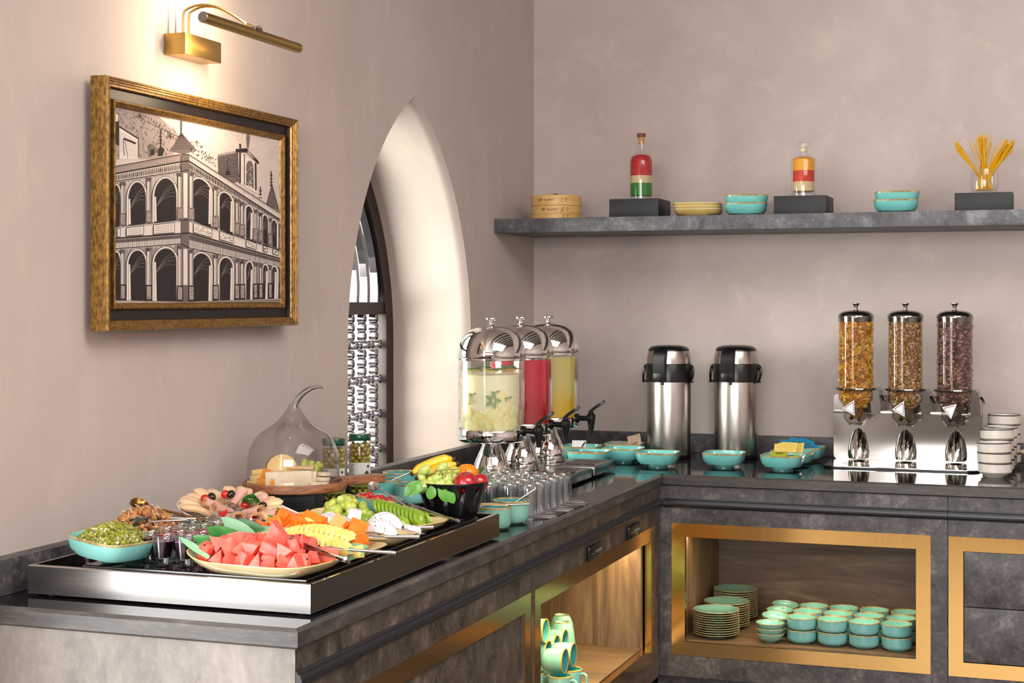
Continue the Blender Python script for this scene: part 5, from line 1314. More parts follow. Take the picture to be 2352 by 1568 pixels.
def platter(name, label, loc, a, bb_, h, rz, up=.012, m=None, rim=None, upr=None):
    """rectangular dish with softly upturned ends"""
    t = thing(name, label, 'platter', loc, rz); m = m or M['cream']; rim = rim or M['cream_rim']
    pr = [(.0001, .0015, 2), (.50, 0, 2.6), (.52, .002, 2.8), (.75, h * .18, 3.6), (.90, h * .55, 4.4), (.985, h * .93, 5), (1.0, h, 5)]
    inn = [(.975, h * 1.0, 5), (.955, h * .90, 5), (.86, h * .52, 4.2), (.70, h * .24, 3.4), (.40, .0045, 2.4), (.0001, .0045, 2)]
    def mk(P, mm, nm):
        b = MB(); b.lathe([(p[0] * a, p[1]) for p in P], 64, mm, sq=[p[2] for p in P], sy=bb_ / a, close=False)
        b.v = [(x, y, z + (up if x < 0 else (upr if upr is not None else up)) * abs(x / a) ** 3.2 * max(0, (abs(x) / a - .3)) * (.6 + .4 * abs(y / bb_))) for x, y, z in b.v]; b.build(nm, t)
    mk(pr, m, 'dish_body'); mk(inn, m, 'dish_well'); mk([pr[-1], (.990, h + .0016, 5), inn[0]], rim, 'glazed_rim'); return t
def blade(b, p0, p1, w, bend, m, tw=0.0, tipw=.04, n=9, m2=None, fold=.25, side=None):
    """leaf blade from p0 to the tip p1"""
    p0, p1 = Vector(p0), Vector(p1); d = p1 - p0; s = (side - d * (side.dot(d) / d.dot(d))).normalized() if side else d.cross(Vector((0, 0, 1))).normalized(); up = s.cross(d).normalized()
    vs = []
    for i in range(n + 1):
        t = i / n; c = p0 + d * t + up * bend * math.sin(PI * t); hw = w / 2 * max(tipw if i < n else .001, math.sin(PI * min(1, .12 + .88 * t)) ** .75 if t > .35 else math.sin(PI * (.12 + .88 * .35)) ** .75 * (0.55 + .45 * t / .35))
        ss = (s * math.cos(tw * t) + up * math.sin(tw * t))
        vs += [c - ss * hw + up * hw * fold, c, c + ss * hw + up * hw * fold]
    k = len(vs); vs += [v - up * .0005 for v in vs]
    fs = [(3 * i + j, 3 * i + j + 1, 3 * i + 4 + j, 3 * i + 3 + j) for i in range(n) for j in range(2)]
    b.add(vs[:k], fs, m); b.add(vs[k:], [tuple(reversed(f)) for f in fs], m2 or m)

# ------------------------------------------------------------------ sprouts and beans
rf = random.Random(21)
def pile(name, label, c, a, bb_, z0, h, n, mats_, r, sc=(1, 1, 1), tails=None, rz=0):
    b = MB()
    base = MB()
    gap_shade = mat(name + '_gap_shade', (44, 34, 10), .8)  # dark mound under the heap, painted as shade between the pieces
    b.lathe([(a * .91, 0), (a * .78, h * .42), (a * .48, h * .78), (.0001, h * .88)], 24, gap_shade, sy=bb_ / a, sq=[3.2, 2.8, 2, 2], close=False)
    for i in range(n):
        t = rf.random() ** .5; an = rf.uniform(0, 2 * PI); e = 3
        k_ = (abs(math.cos(an)) ** e + abs(math.sin(an)) ** e) ** (-1 / e) * (t > .5) + (t <= .5)
        x, y = t * k_ * math.cos(an) * a * .94, t * k_ * math.sin(an) * bb_ * .94
        z = h * (1 - t ** 2.2) * .98 + rf.uniform(-.001, .002)
        T = Matrix.Rotation(rf.uniform(0, 6), 4, 'Z') @ Matrix.Rotation(rf.uniform(0, 3), 4, 'X'); s = r * rf.uniform(.75, 1.2)
        b.ball((x, y, z), s, rf.choice(mats_), 6, 4, T, sc)
        if tails and rf.random() < .22:
            d = Vector((rf.uniform(-1, 1), rf.uniform(-1, 1), rf.uniform(.2, 1))).normalized(); p = Vector((x, y, z)) + d * s * .9; q = d.cross(Vector((rf.uniform(-1, 1), 1, 0))).normalized()
            b.tube([p, p + d * r * .3 + q * r * .4, p + d * r * .4 + q * r * 1.1, p + d * r * .1 + q * r * 1.8], [.0005, .0006, .0005, .0003], tails, 4)
    o = b.build(name, None, loc=(c[0], c[1], z0), rot=(0, 0, rz)); return tag(o, label, 'food', kind='stuff')
bw = dish('serving_bowl', 'large turquoise square bowl of mung beans at the near corner of the tray', .071, .043, M['turq_l2'], (.182, -2.957, PZ + .0048), -.26, sx=1.0, sy=.92, foot=.42, e=4.2, ry=.09)
b = MB(); b.cyl(.006, 0, .0085, M['tglass'], 16, bev=.001); tag(b.build('glass_block', None, loc=(.150, -2.985, PZ)), 'tiny clear glass foot propping the mung bean bowl', 'glass prop')
g_m = [mottle('mung_bean_%s' % n_, c0, c1, 200, .3, coat=.3) for n_, c0, c1 in (('green', (104, 104, 14), (140, 138, 30)), ('bright', (120, 130, 10), (158, 166, 30)), ('dull', (84, 80, 26), (124, 114, 50)))] + [mat('mung_sprout_tip', (206, 198, 170), .4)]
pile('mung_beans', 'heap of sprouted green mung beans in the large turquoise bowl', (.182, -2.957), .063, .059, PZ + .038, .031, 2600, g_m[:1] * 3 + g_m[1:2] * 4 + g_m[2:3] * 2 + g_m[3:], .0026, (1, 1, 1.25), rz=-.26)
bw2 = dish('serving_bowl', 'turquoise square bowl of sprouted chickpeas behind the mung beans', .074, .042, M['turq'], (.150, -2.800, PZ + .0005), -.05, sx=1.0, sy=.9, foot=.42, e=4.4)
g_c = [mottle('chickpea_%s' % n_, c0, c1, 120, .4, coat=.1) for n_, c0, c1 in (('tan', (164, 104, 58), (190, 130, 78)), ('brown', (126, 76, 44), (156, 100, 62)), ('gold', (182, 124, 62), (206, 152, 86)))]
pile('chickpea_sprouts', 'heap of brown sprouted chickpeas with white tails', (.150, -2.800), .070, .062, PZ + .034, .042, 620, g_c, .0052, (1, 1, .95), tails=mat('sprout_tail', (232, 224, 206), .4))

# ------------------------------------------------------------------ cutlery
def spoon(name, label, p_bowl, p_end, bw_=.022, bl=.034, m=None, face=None, r=.0035, thick_end=True):
    m = m or M['silver']; t = thing(name, label, 'spoon', (0, 0, 0)); p_bowl, p_end = Vector(p_bowl), Vector(p_end); t.location = p_bowl
    d = (p_end - p_bowl); u = d.normalized(); f = Vector(face) if face else Vector((0, 0, 1)); f = (f - u * f.dot(u)).normalized(); s = u.cross(f).normalized()
    T = Matrix((( u.x, s.x, f.x, 0), (u.y, s.y, f.y, 0), (u.z, s.z, f.z, 0), (0, 0, 0, 1)))
    b = MB(); n_, m_ = 14, 6
    vs = []
    for j in range(m_ + 1):
        k_ = j / m_
        for i in range(n_): a = 2 * PI * i / n_; vs.append((bl * .5 * k_ * math.cos(a), bw_ * .5 * k_ * math.sin(a), .007 * (k_ * k_ - 1)))
    fs = [(j * n_ + i, j * n_ + (i + 1) % n_, (j + 1) * n_ + (i + 1) % n_, (j + 1) * n_ + i) for j in range(m_) for i in range(n_)]
    b.add(vs, fs, m, T); b.add([(x, y, z - .0009) for x, y, z in vs], [tuple(reversed(q)) for q in fs], m, T); b.build('spoon_bowl', t)
    L = d.length; b = MB()
    b.tube([T @ Vector(p) for p in ((bl * .46, 0, -.0004), (bl * .62, 0, .003), (L * .45, 0, .002), (L * .97, 0, 0), (L, 0, 0))], [r * .5, r * .55, r * .8, r, r * .8], m, 10, flat=.8); b.build('handle', t); return t
def tongs(name, label, p_head, p_end, w=.016, spread=.012, m=None, roll=.55):
    m = m or M['silver']; t = thing(name, label, 'tongs', p_head); d = Vector(p_end) - Vector(p_head); u = d.normalized(); s = u.cross(Vector((0, 0, 1))).normalized(); up = s.cross(u).normalized(); s, up = s * math.cos(roll) + up * math.sin(roll), up * math.cos(roll) - s * math.sin(roll); L = d.length
    for sg in (1, -1):
        b = MB(); n_ = 12; vs = []
        for i in range(n_ + 1):
            q = i / n_; c = u * L * q + up * (sg * spread * (1 - q) ** .8 ); hw = w / 2 * (1 - .12 * math.sin(PI * q)); cr = .003 * (1 - q * .3)
            vs += [c - s * hw - up * cr * sg, c - s * hw * .5, c + s * hw * .5, c + s * hw - up * cr * sg]
        fs = [(4 * i + j, 4 * i + j + 1, 4 * i + 5 + j, 4 * i + 4 + j) for i in range(n_) for j in range(3)]
        b.add(vs, fs, m); b.add([v - up * .0009 * sg for v in vs], [tuple(reversed(q)) for q in fs], m)
        for i in range(9):   # serrated head
            c = u * (.002 + i * .0042) + up * sg * (spread * .98); 
            for e_ in (-1, 1): b.add([c + s * e_ * w * .5 - up * .003 * sg - u * .0016, c + s * e_ * w * .5 - up * .003 * sg + u * .0016, c + s * e_ * w * .55 - up * .0062 * sg], [(0, 1, 2)], m)
        b.build('tong_arm', t)
    b = MB(); c = u * L; b.tube([c - s * w * .46, c + s * w * .46], .0036, m, 12); b.build('hinge_end', t); return t
def hollow_handle(name, label, p0, p1, r=.0042, cat='spoon', head=True):
    p0, p1 = Vector(p0), Vector(p1); t = thing(name, label, cat, p0); d = p1 - p0; u = d.normalized()
    b = MB(); b.tube([(0, 0, 0), d * .3, d * .96, d, d], [r * .55, r * .75, r, r * 1.02, r * .8], M['silver'], 14); b.build('handle', t)
    if head:
        b = MB(); b.tube([-u * .055, -u * .03, -u * .004, u * .004], [.002, .012, .003, r * .55], M['silver'], 14, flat=.35); b.build('spoon_bowl', t)
    return t
spoon('serving_spoon', 'brown reflecting spoon standing up behind the chickpea sprouts', (.132, -2.790, 1.037), (.262, -2.762, 1.008), .030, .040, M['bronze'], face=(-.25, .9, .35))
spoon('serving_spoon', 'dark steel spoon sunk in the mung beans', (.205, -2.905, 1.026), (.270, -2.845, 1.022), .026, .036, face=(.1, -.35, -.9))
hollow_handle('spoon_handle', 'pale spoon handle reaching out behind the chickpea sprouts', (.205, -2.800, 1.016), (.243, -2.770, 1.012), .0035, head=False)

# ------------------------------------------------------------------ shot glasses
def liquid2(n, c): return mat(n, c, .12, trans=.0, coat=.5, sss=.2)
l_pur = mat('dark_grape_juice', (26, 4, 22), .08, coat=.6); l_purt = mat('dark_grape_top', (96, 16, 60), .15); l_pink = mottle('watermelon_juice', (206, 30, 40), (222, 60, 62), 30, .15, sss=.2, coat=.4); l_green = mottle('cucumber_juice', (120, 158, 30), (150, 182, 56), 20, .15, sss=.2, coat=.4)
def shot(lq, lqt):
    t = thing('shot_glass', 'x', 'glass')
    b = MB(); b.lathe([(.0145, 0), (.0150, .001), (.0152, .014), (.0178, .034), (.0205, .0525), (.0206, .0535), (.0196, .0535), (.0188, .045), (.0163, .028), (.0140, .0155), (.0001, .0135)], 32, M['shot_g'], close=False); b.lathe([(.0145, 0), (.010, .0015), (.0001, .002)], 32, M['shot_g'], close=False); b.build('glass_body', t)
    b = MB(); b.lathe([(.0001, .0140), (.0136, .0158), (.0158, .028), (.0184, .0445)], 32, lq, close=False); b.lathe([(.0184, .0445), (.0001, .0443)], 32, lqt, close=False); b.build('juice', t)
    b = MB(); b.lathe([(.0206, .0530), (.0209, .0537), (.0204, .0544), (.0197, .0542), (.0195, .0533)], 32, M['chrome_g'], close=False); b.build('glass_lip', t)
    return t
sp = dict(p=shot(l_pur, l_purt), r=shot(l_pink, l_pink), g=shot(l_green, l_green)); used = set()
shots = [('p', .246, -2.935, 'nearest the mung beans in the front row'), ('p', .293, -2.962, 'in the middle of the front row'), ('p', .336, -2.960, 'beside the watermelon platter in the front row'), ('p', .294, -2.918, 'in the second row behind the middle one'), ('p', .338, -2.915, 'in the second row behind the watermelon leaf'),
         ('r', .250, -2.888, 'next to the chickpea sprouts'), ('r', .292, -2.874, 'just behind the dark juices'), ('r', .336, -2.870, 'behind the striped watermelon leaves'), ('r', .250, -2.843, 'farther along beside the sprouts'), ('r', .292, -2.830, 'in the centre of the glasses'), ('r', .336, -2.827, 'touching the pale upright leaf'),
         ('g', .250, -2.798, 'nearest the wall in its row'), ('g', .293, -2.786, 'just behind the pink juices'), ('g', .337, -2.783, 'behind the pale upright leaf'), ('g', .250, -2.753, 'in the rear corner by the wall'), ('g', .293, -2.741, 'in the rear row middle'), ('g', .337, -2.738, 'most fully seen, beside the ham platter')]
cn = dict(p='shot glass of dark purple juice', r='shot glass of pink red juice', g='shot glass of pale green juice')
for k_, x, y, w in shots:
    o = sp[k_] if k_ not in used else copy_tree(sp[k_]); used.add(k_)
    o.location = (x, y, PZ); o['label'] = cn[k_] + ' ' + w; o['group'] = {'p': 'dark purple juice shots', 'r': 'pink juice shots', 'g': 'green juice shots'}[k_]

# ------------------------------------------------------------------ fruit platters
platter('fruit_platter', 'cream platter of watermelon at the front corner of the tray', (.500, -2.965, PZ), .130, .082, .024, -.10, up=.030, upr=.006)
platter('fruit_platter', 'cream platter of papaya and pineapple behind the watermelon', (.482, -2.800, PZ), .158, .078, .024, -.08, up=.022, upr=.004)
platter('fruit_platter', 'cream platter of dragon fruit behind the papaya', (.480, -2.628, PZ), .158, .076, .024, -.08, up=.016, upr=.008)
platter('fruit_platter', 'cream platter of green grapes and kiwi beside the tomato dish', (.470, -2.455, PZ), .160, .076, .024, -.08, up=.016, upr=.010)
# watermelon chunks
mp = [proto(mesh_from(convex(p), melon)) for p in (
    [(-.013, -.012, -.012), (.014, -.013, -.012), (.013, .013, -.013), (-.012, .012, -.012), (-.012, -.011, .012), (.012, -.012, .014), (.013, .012, .011), (-.013, .011, .013)],
    [(-.017, -.011, -.013), (.017, -.012, -.013), (.0, -.010, .017), (-.015, .012, -.013), (.016, .011, -.013), (.001, .012, .015)],
    [(-.009, -.010, -.017), (.009, -.010, -.017), (.009, .010, -.017), (-.009, .010, -.017), (-.009, -.010, .015), (.008, -.010, .017), (.009, .009, .016), (-.008, .010, .013)],
    [(-.016, -.012, -.010), (.015, -.010, -.010), (.014, .012, -.010), (-.014, .013, -.009), (-.004, -.002, .016), (.009, .002, .012)])]
rw = random.Random(9); wpos = []
for j, (yo, n_, z_) in enumerate(((-.048, 8, .029), (-.026, 8, .031), (-.002, 8, .031), (.028, 7, .030), (.052, 5, .030))):
    for i in range(n_): wpos.append(((-.090 + .185 * i / (n_ - 1)) + rw.uniform(-.003, .003), yo + rw.uniform(-.003, .003), z_ + (.006 if i == 0 else 0)))
for j, (yo, n_) in enumerate(((-.040, 6), (-.014, 6), (.012, 5), (.036, 4))):
    for i in range(n_): wpos.append((-.076 + .142 * i / (n_ - 1) + rw.uniform(-.004, .004), yo + rw.uniform(-.004, .004), .048 + rw.uniform(-.002, .003)))
adj = ['front', 'near', 'middle', 'far', 'rear']
for i, (x, y, z) in enumerate(wpos):
    c_, s_ = math.cos(-.10), math.sin(-.10); X, Y = .500 + x * c_ - y * s_, -2.965 + x * s_ + y * c_
    cp(mp[rw.randrange(4)], 'watermelon_piece', (X, Y, PZ + z), (rw.uniform(-.4, .4), rw.uniform(-.4, .4), rw.uniform(0, 6.28)) if rw.random() < .6 else rot_r(rw), 'pink seeded watermelon chunk %s, %s' % (('in the front row', 'in the second row', 'in the middle row', 'in the fourth row', 'in the rear row')[(i >= 8) + (i >= 16) + (i >= 24) + (i >= 31)] if i < 36 else 'in the upper layer', 'at the leaf end' if x < -.05 else ('near the tongs' if x > .04 else 'in the middle')), 'fruit', 'watermelon chunks heaped on the front platter', rw.uniform(.92, 1.08))
cp(mp[1], 'watermelon_piece', (.525, -2.975, PZ + .0735), (.1, -.12, .15), 'largest watermelon wedge standing point up on top of the heap', 'fruit', 'watermelon chunks heaped on the front platter', (1.35, 1.1, 1.25))
# leaves round the watermelon
def leafs(name, label, specs, m, m2=None, side=None):
    flip = side is not None; side = side if side is not None else F2 * .55 + Vector((0, 0, .85))
    t = thing(name, label, 'leaf', specs[0][0])
    o0 = Vector(specs[0][0])
    for p0, p1, w, bd, tw in specs:
        b = MB(); blade(b, Vector(p0) - o0, Vector(p1) - o0, w, bd, (m2 or m) if flip else m, tw, m2=m if flip else m2, side=side); b.build('leaf_blade', t, smooth=60)
leafs('leaf_garnish', 'dark green pointed leaves at the left end of the watermelon', [((.45, -2.925, PZ + .022), (.372, -2.945, PZ + .070), .040, .004, .2), ((.435, -2.965, PZ + .024), (.360, -2.975, PZ + .058), .030, .003, .2), ((.415, -2.995, PZ + .026), (.358, -3.000, PZ + .050), .018, .002, .1)], leaf_g, leaf_l)
leafs('leaf_garnish', 'pale grey green leaf lying along the watermelon rim', [((.42, -3.020, PZ + .030), (.347, -3.000, PZ + .060), .012, .003, .1)], leaf_l)
leafs('leaf_garnish', 'pale underside leaves rising at the left end of the papaya platter', [((.42, -2.835, PZ + .020), (.338, -2.840, PZ + .073), .030, .004, .4), ((.40, -2.855, PZ + .022), (.325, -2.862, PZ + .056), .010, -.004, .1)], leaf_l, leaf_g)
leafs('leaf_garnish', 'narrow dark leaf crossing in front of the green juices', [((.425, -2.80, PZ + .030), (.352, -2.798, PZ + .065), .020, .003, .3)], leaf_g, leaf_g)
leafs('leaf_garnish', 'broad banana leaf between papaya and pineapple', [((.395, -2.80, PZ + .044), (.548, -2.862, PZ + .034), .046, .010, .3)], leaf_b, leaf_l)
leafs('leaf_garnish', 'green leaf ends at the right side of the papaya platter', [((.56, -2.862, PZ + .022), (.648, -2.875, PZ + .029), .030, .003, .1), ((.56, -2.835, PZ + .024), (.640, -2.840, PZ + .034), .026, .004, .1)], leaf_b, leaf_l)
leafs('leaf_garnish', 'small leaf sprigs behind the papaya by the black riser', [((.44, -2.68, PZ + .03), (.360, -2.665, PZ + .070), .014, .006, .3), ((.43, -2.70, PZ + .03), (.352, -2.69, PZ + .058), .012, .004, .2), ((.38, -2.78, PZ + .03), (.345, -2.765, PZ + .052), .010, .002, .1)], leaf_g, leaf_b)
# pineapple: scored half rounds in two overlapping rows
def pine_piece():
    b = MB(); n_ = 10; R0 = .020; vs = []; th = .0075
    for k_ in (0, 1):
        for i in range(n_ + 1):
            a = PI * i / n_; r = R0 * (1 + .05 * math.cos(6 * a)); vs.append((th * (k_ - .5) * 2 * .5, r * math.cos(a), r * math.sin(a) * .85))
    fs = [(i, i + 1, n_ + 2 + i, n_ + 1 + i) for i in range(n_)] + [tuple(range(n_, -1, -1)), tuple(range(n_ + 1, 2 * n_ + 2)), (0, n_ + 1, 2 * n_ + 1, n_)]
    b.add(vs, fs, pine); return proto(b.build('pineapple', smooth=30))
pp = pine_piece(); pchunk = proto(mesh_from(convex([(-.009, -.010, -.015), (.009, -.010, -.015), (.009, .010, -.015), (-.009, .010, -.015), (-.009, -.010, .014), (.008, -.010, .015), (.009, .009, .015), (-.008, .010, .012)]), pine))
ORD = 'first second third fourth fifth sixth seventh eighth ninth tenth eleventh twelfth thirteenth fourteenth fifteenth sixteenth seventeenth'.split()
gp = 'pineapple slices on the papaya platter'
for i in range(17):
    q = i / 16; cp(pp, 'pineapple_slice', (.400 + .205 * q, -2.832 - .030 * q + .006 * math.sin(3 * q), PZ + .026 + .012 * math.sin(PI * q)), (rw.uniform(-.1, .1), -.35 + rw.uniform(-.1, .1), -.25 + rw.uniform(-.1, .1)), 'pale yellow pineapple slice, %s from the pale leaves in the front row' % ORD[i], 'fruit', gp, 1.05)
for i in range(12):
    q = i / 11; cp(pp, 'pineapple_slice', (.470 + .125 * q, -2.806 - .022 * q, PZ + .040 + .008 * math.sin(PI * q)), (.1, -.3, -.25), 'pale yellow pineapple slice, %s from the banana leaf in the upper row' % ORD[i], 'fruit', gp, 1.05)
for i, (x, y, z, r) in enumerate(((.612, -2.885, .030, (.3, .2, .5)), (.632, -2.868, .029, (-.2, .1, 1.2)), (.592, -2.892, .029, (0, .3, 2)), (.487, -2.782, .060, (.2, .5, 1)))):
    cp(pchunk, 'pineapple_piece', (x, y, PZ + z), r, ('pineapple chunk lying at the right of the slices', 'pineapple chunk touching the leaf end', 'small pineapple chunk in front of the slices', 'pineapple chunk on top beside the papaya')[i], 'fruit', None, .75)
# papaya chunks with crinkle-cut faces
def ridged(wx, wy, wz, taper=0.0, nr=6):
    """block whose front and back faces carry crinkle ridges"""
    b = MB(); vs = []; n_ = nr * 4
    for i in range(n_ + 1):
        x = -wx / 2 + wx * i / n_; d = .0017 * math.cos(2 * PI * nr * i / n_); t_ = 1 - taper * i / n_
        vs += [(x, -wy / 2 - d, -wz / 2), (x, -wy / 2 - d, wz / 2 * t_), (x, wy / 2 + d, wz / 2 * t_), (x, wy / 2 + d, -wz / 2)]
    fs = [(4 * i + j, 4 * (i + 1) + j, 4 * (i + 1) + (j + 1) % 4, 4 * i + (j + 1) % 4) for i in range(n_) for j in range(4)] + [(0, 1, 2, 3), (4 * n_ + 3, 4 * n_ + 2, 4 * n_ + 1, 4 * n_)]
    b.add(vs, fs, pap); return proto(b.build('papaya', smooth=50))
pr_ = [ridged(.042, .022, .030), ridged(.034, .026, .034, .75), ridged(.038, .020, .026, .3), proto(mesh_from(convex([(-.019, -.013, -.016), (.019, -.013, -.016), (0, -.012, .022), (-.017, .014, -.016), (.018, .013, -.016), (.002, .013, .019)]), pap)),
       proto(mesh_from(convex([(-.022, -.012, -.010), (.022, -.014, -.010), (.020, .014, -.010), (-.018, .013, -.010), (-.018, -.012, .012), (.018, -.013, .013), (.016, .012, .012), (-.017, .011, .010), (0, -.02, .004), (.01, -.019, .006)], .002), pap2))]
pl_pos = [(-.092, .020, .034, 0, (.2, .35, .5)), (-.070, .036, .050, 1, (.3, -.4, .3)), (-.058, .006, .048, 3, (.1, .1, .2)), (-.048, .030, .062, 2, (.5, .3, .9)), (-.030, .018, .044, 0, (.2, .9, .4)), (-.020, .040, .058, 4, (.1, .1, .2)),
          (-.004, .008, .052, 0, (.25, .15, .25)), (.004, .032, .060, 2, (.3, .2, -.4)), (.022, .026, .038, 4, (.3, .4, 1)), (.034, .010, .036, 1, (.1, .3, .9)), (.052, .030, .038, 3, (.4, .1, -.3)), (.064, .008, .046, 4, (.2, .35, .3)), (.070, .024, .058, 2, (.6, .4, 1.2)),
          (.084, -.006, .040, 3, (.0, .1, .25)), (.096, .016, .036, 4, (.0, .0, .4)), (.108, .004, .034, 4, (.1, .1, 1.2)), (.076, .040, .036, 0, (.2, .1, .2)), (.040, -.010, .030, 2, (.2, .2, .2)), (.010, -.006, .036, 1, (.1, .5, .3)), (-.044, -.002, .032, 2, (.1, .2, .6)), (-.078, .048, .036, 4, (.1, .1, .2)), (.090, .034, .048, 1, (.4, .2, 2)),
          (-.012, .048, .040, 4, (.2, .4, .2)), (.030, .046, .040, 2, (.1, .3, .8))]
for i, (x, y, z, k_, r) in enumerate(pl_pos):
    X, Y = .482 + x + .08 * y, -2.790 - .08 * x + y
    cp(pr_[k_], 'papaya_piece', (X, Y, PZ + z), (r[0], r[1], r[2] + .3), 'orange %s chunk in the papaya heap' % ('crinkle cut' if k_ in (0, 1, 2) else 'smooth cut'), 'fruit', 'papaya chunks on the second platter (%s)' % ('crinkle cut' if k_ in (0, 1, 2) else 'smooth cut'), 1.16)
# dragon fruit wedges
def drag_piece(L=.075, w=.028, h=.022):
    b = MB(); n_, m_ = 12, 8; vs = []
    for i in range(n_ + 1):
        q = i / n_; s = math.sin(PI * (.04 + .92 * q)) ** .6
        for j in range(m_ + 1):
            a = PI * j / m_; vs.append(((q - .5) * L, w / 2 * s * math.cos(a), h * s * math.sin(a) ** .8 + .004 * math.sin(PI * q)))
    k_ = m_ + 1
    fs = [(i * k_ + j, (i + 1) * k_ + j, (i + 1) * k_ + j + 1, i * k_ + j + 1) for i in range(n_) for j in range(m_)]
    b.add(vs, fs[:], drag)
    for idx, f in enumerate(fs):
        j = idx % m_
        if 2 <= j <= 4: b.mi[idx] = b.slot(dragp)
    b.add([vs[i * k_] for i in range(n_ + 1)] + [vs[i * k_ + m_] for i in range(n_ + 1)], [(i, n_ + 1 + i, n_ + 2 + i, i + 1) for i in range(n_)], drag)
    return proto(b.build('dragon', smooth=50))
dp = drag_piece(); dflat = proto(mesh_from(convex([(-.045, -.012, -.006), (.045, -.014, -.006), (.040, .014, -.006), (-.042, .010, -.006), (-.044, -.010, .004), (.043, -.012, .008), (.036, .012, .008), (-.040, .008, .005)], .002), drag))
for i, (pr0, x, y, z, r, sc_, lab) in enumerate((
    (dflat, .360, -2.600, .045, (.5, .25, -.45), 1.0, 'long speckled dragon fruit slab leaning at the left of its platter'), (dp, .455, -2.645, .034, (.2, .0, -.3), 1.0, 'dragon fruit wedge behind the crinkle cut papaya'),
    (dflat, .470, -2.610, .042, (.35, .2, -.35), 1.0, 'speckled dragon fruit slab in the middle of its platter'), (dp, .585, -2.650, .040, (-.1, .0, -.25), 1.15, 'arched dragon fruit wedge in front of the kiwi'), (dp, .590, -2.690, .030, (-.25, .0, -.25), 1.2, 'frontmost arched dragon fruit wedge at the right'),
    (dflat, .535, -2.630, .030, (.2, .1, -.3), .9, 'low dragon fruit slab beneath the arched wedges'), (mp[0], .500, -2.605, .056, (.1, .2, .4), .9, 'x'), (dflat, .622, -2.618, .036, (.7, .3, .5), .55, 'short speckled dragon fruit end piece by the kiwi'), (dp, .40, -2.655, .028, (.1, .1, -.2), .9, 'dragon fruit wedge low at the left behind the papaya'))):
    if lab == 'x':
        bm_ = convex([(-.013, -.010, -.009), (.014, -.010, -.009), (.013, .010, -.009), (-.012, .010, -.009), (-.011, -.009, .010), (.013, -.009, .009), (.012, .009, .009), (-.012, .009, .010)]); o = mesh_from(bm_, dragp, 'dragon_fruit_piece'); place(o, (x, y, PZ + z), r); tag(o, 'small plain dragon fruit block on top of the slabs', 'fruit'); continue
    cp(pr0, 'dragon_fruit_piece', (x, y, PZ + z), r, lab, 'fruit', None, sc_)
# kiwi slices
b = MB(); b.lathe([(.0001, -.0035), (.0175, -.0035), (.019, 0), (.0175, .0035), (.0001, .0035)], 20, kiwi, close=False); b.lathe([(.0001, .0038), (.006, .0036)], 14, kiwic, sy=.7, close=False); kp = proto(b.build('kiwi', smooth=50))
for i in range(11):
    q = i / 10; cp(kp, 'kiwi_slice', (.478 + .108 * q, -2.440 - .042 * q, PZ + .048 - .014 * q), (.25, 1.15, .15 - .1 * q), 'green kiwi slice, %s from the grapes in the main overlapping row' % ORD[i], 'fruit', 'kiwi slices on the grape platter', 1.0)
for i in range(7):
    q = i / 6; cp(kp, 'kiwi_slice', (.435 + .125 * q, -2.505 + .004 * math.sin(5 * q), PZ + .028), (.2, 1.0, -.3), 'green kiwi slice, %s from the wall side in the low front row' % ORD[i], 'fruit', 'kiwi slices in front of the grapes', .85)
for i in range(6):
    q = i / 5; cp(kp, 'kiwi_slice', (.505 + .095 * q, -2.412 - .050 * q, PZ + .032 - .003 * q), (-.2, 1.0, .3), 'green kiwi slice, %s from the grapes in the rear row by the tomato spoon' % ORD[i], 'fruit', 'kiwi slices in the rear row', .95)
# grapes
b = MB(); b.ball((0, 0, 0), .0098, grape, 14, 10, sc=(1, 1, 1.42)); gr1 = proto(b.build('grape', smooth=80)); b = MB(); b.ball((0, 0, 0), .0095, grape2, 14, 10, sc=(1, 1, 1.55)); gr2 = proto(b.build('grape', smooth=80))
gc = (.408, -2.455)
for i in range(46):
    a = rw.uniform(0, 6.28); t_ = math.sqrt(rw.random()); x, y = .056 * t_ * math.cos(a), .042 * t_ * math.sin(a); z = .022 + .040 * (1 - t_ ** 2) + rw.uniform(-.004, .004)
    cp(rw.choice((gr1, gr1, gr2)), 'grape', (gc[0] + x, gc[1] + y, PZ + z), rot_r(rw), 'oval green grape in the bunch on the kiwi platter', 'fruit', 'green grapes on the kiwi platter', rw.uniform(.85, 1.1))
def stems(name, label, pts_list, loc, r=.0012):
    b = MB()
    for pts in pts_list: b.tube(pts, r, stalk, 6)
    return tag(b.build(name, None, loc=loc), label, 'stalk')
stems('grape_stalk', 'brown branching stalk on top of the grapes on the kiwi platter', [[(-.01, 0, 0), (.008, .004, .004), (.030, .008, .0)], [(0, 0, .002), (-.006, -.008, .008)], [(.008, .004, .004), (.012, -.008, .006)], [(.018, .006, .003), (.024, -.006, .004)], [(.03, .008, 0), (.046, .0, -.01)]], (gc[0] + .012, gc[1] - .004, PZ + .068), .0015)

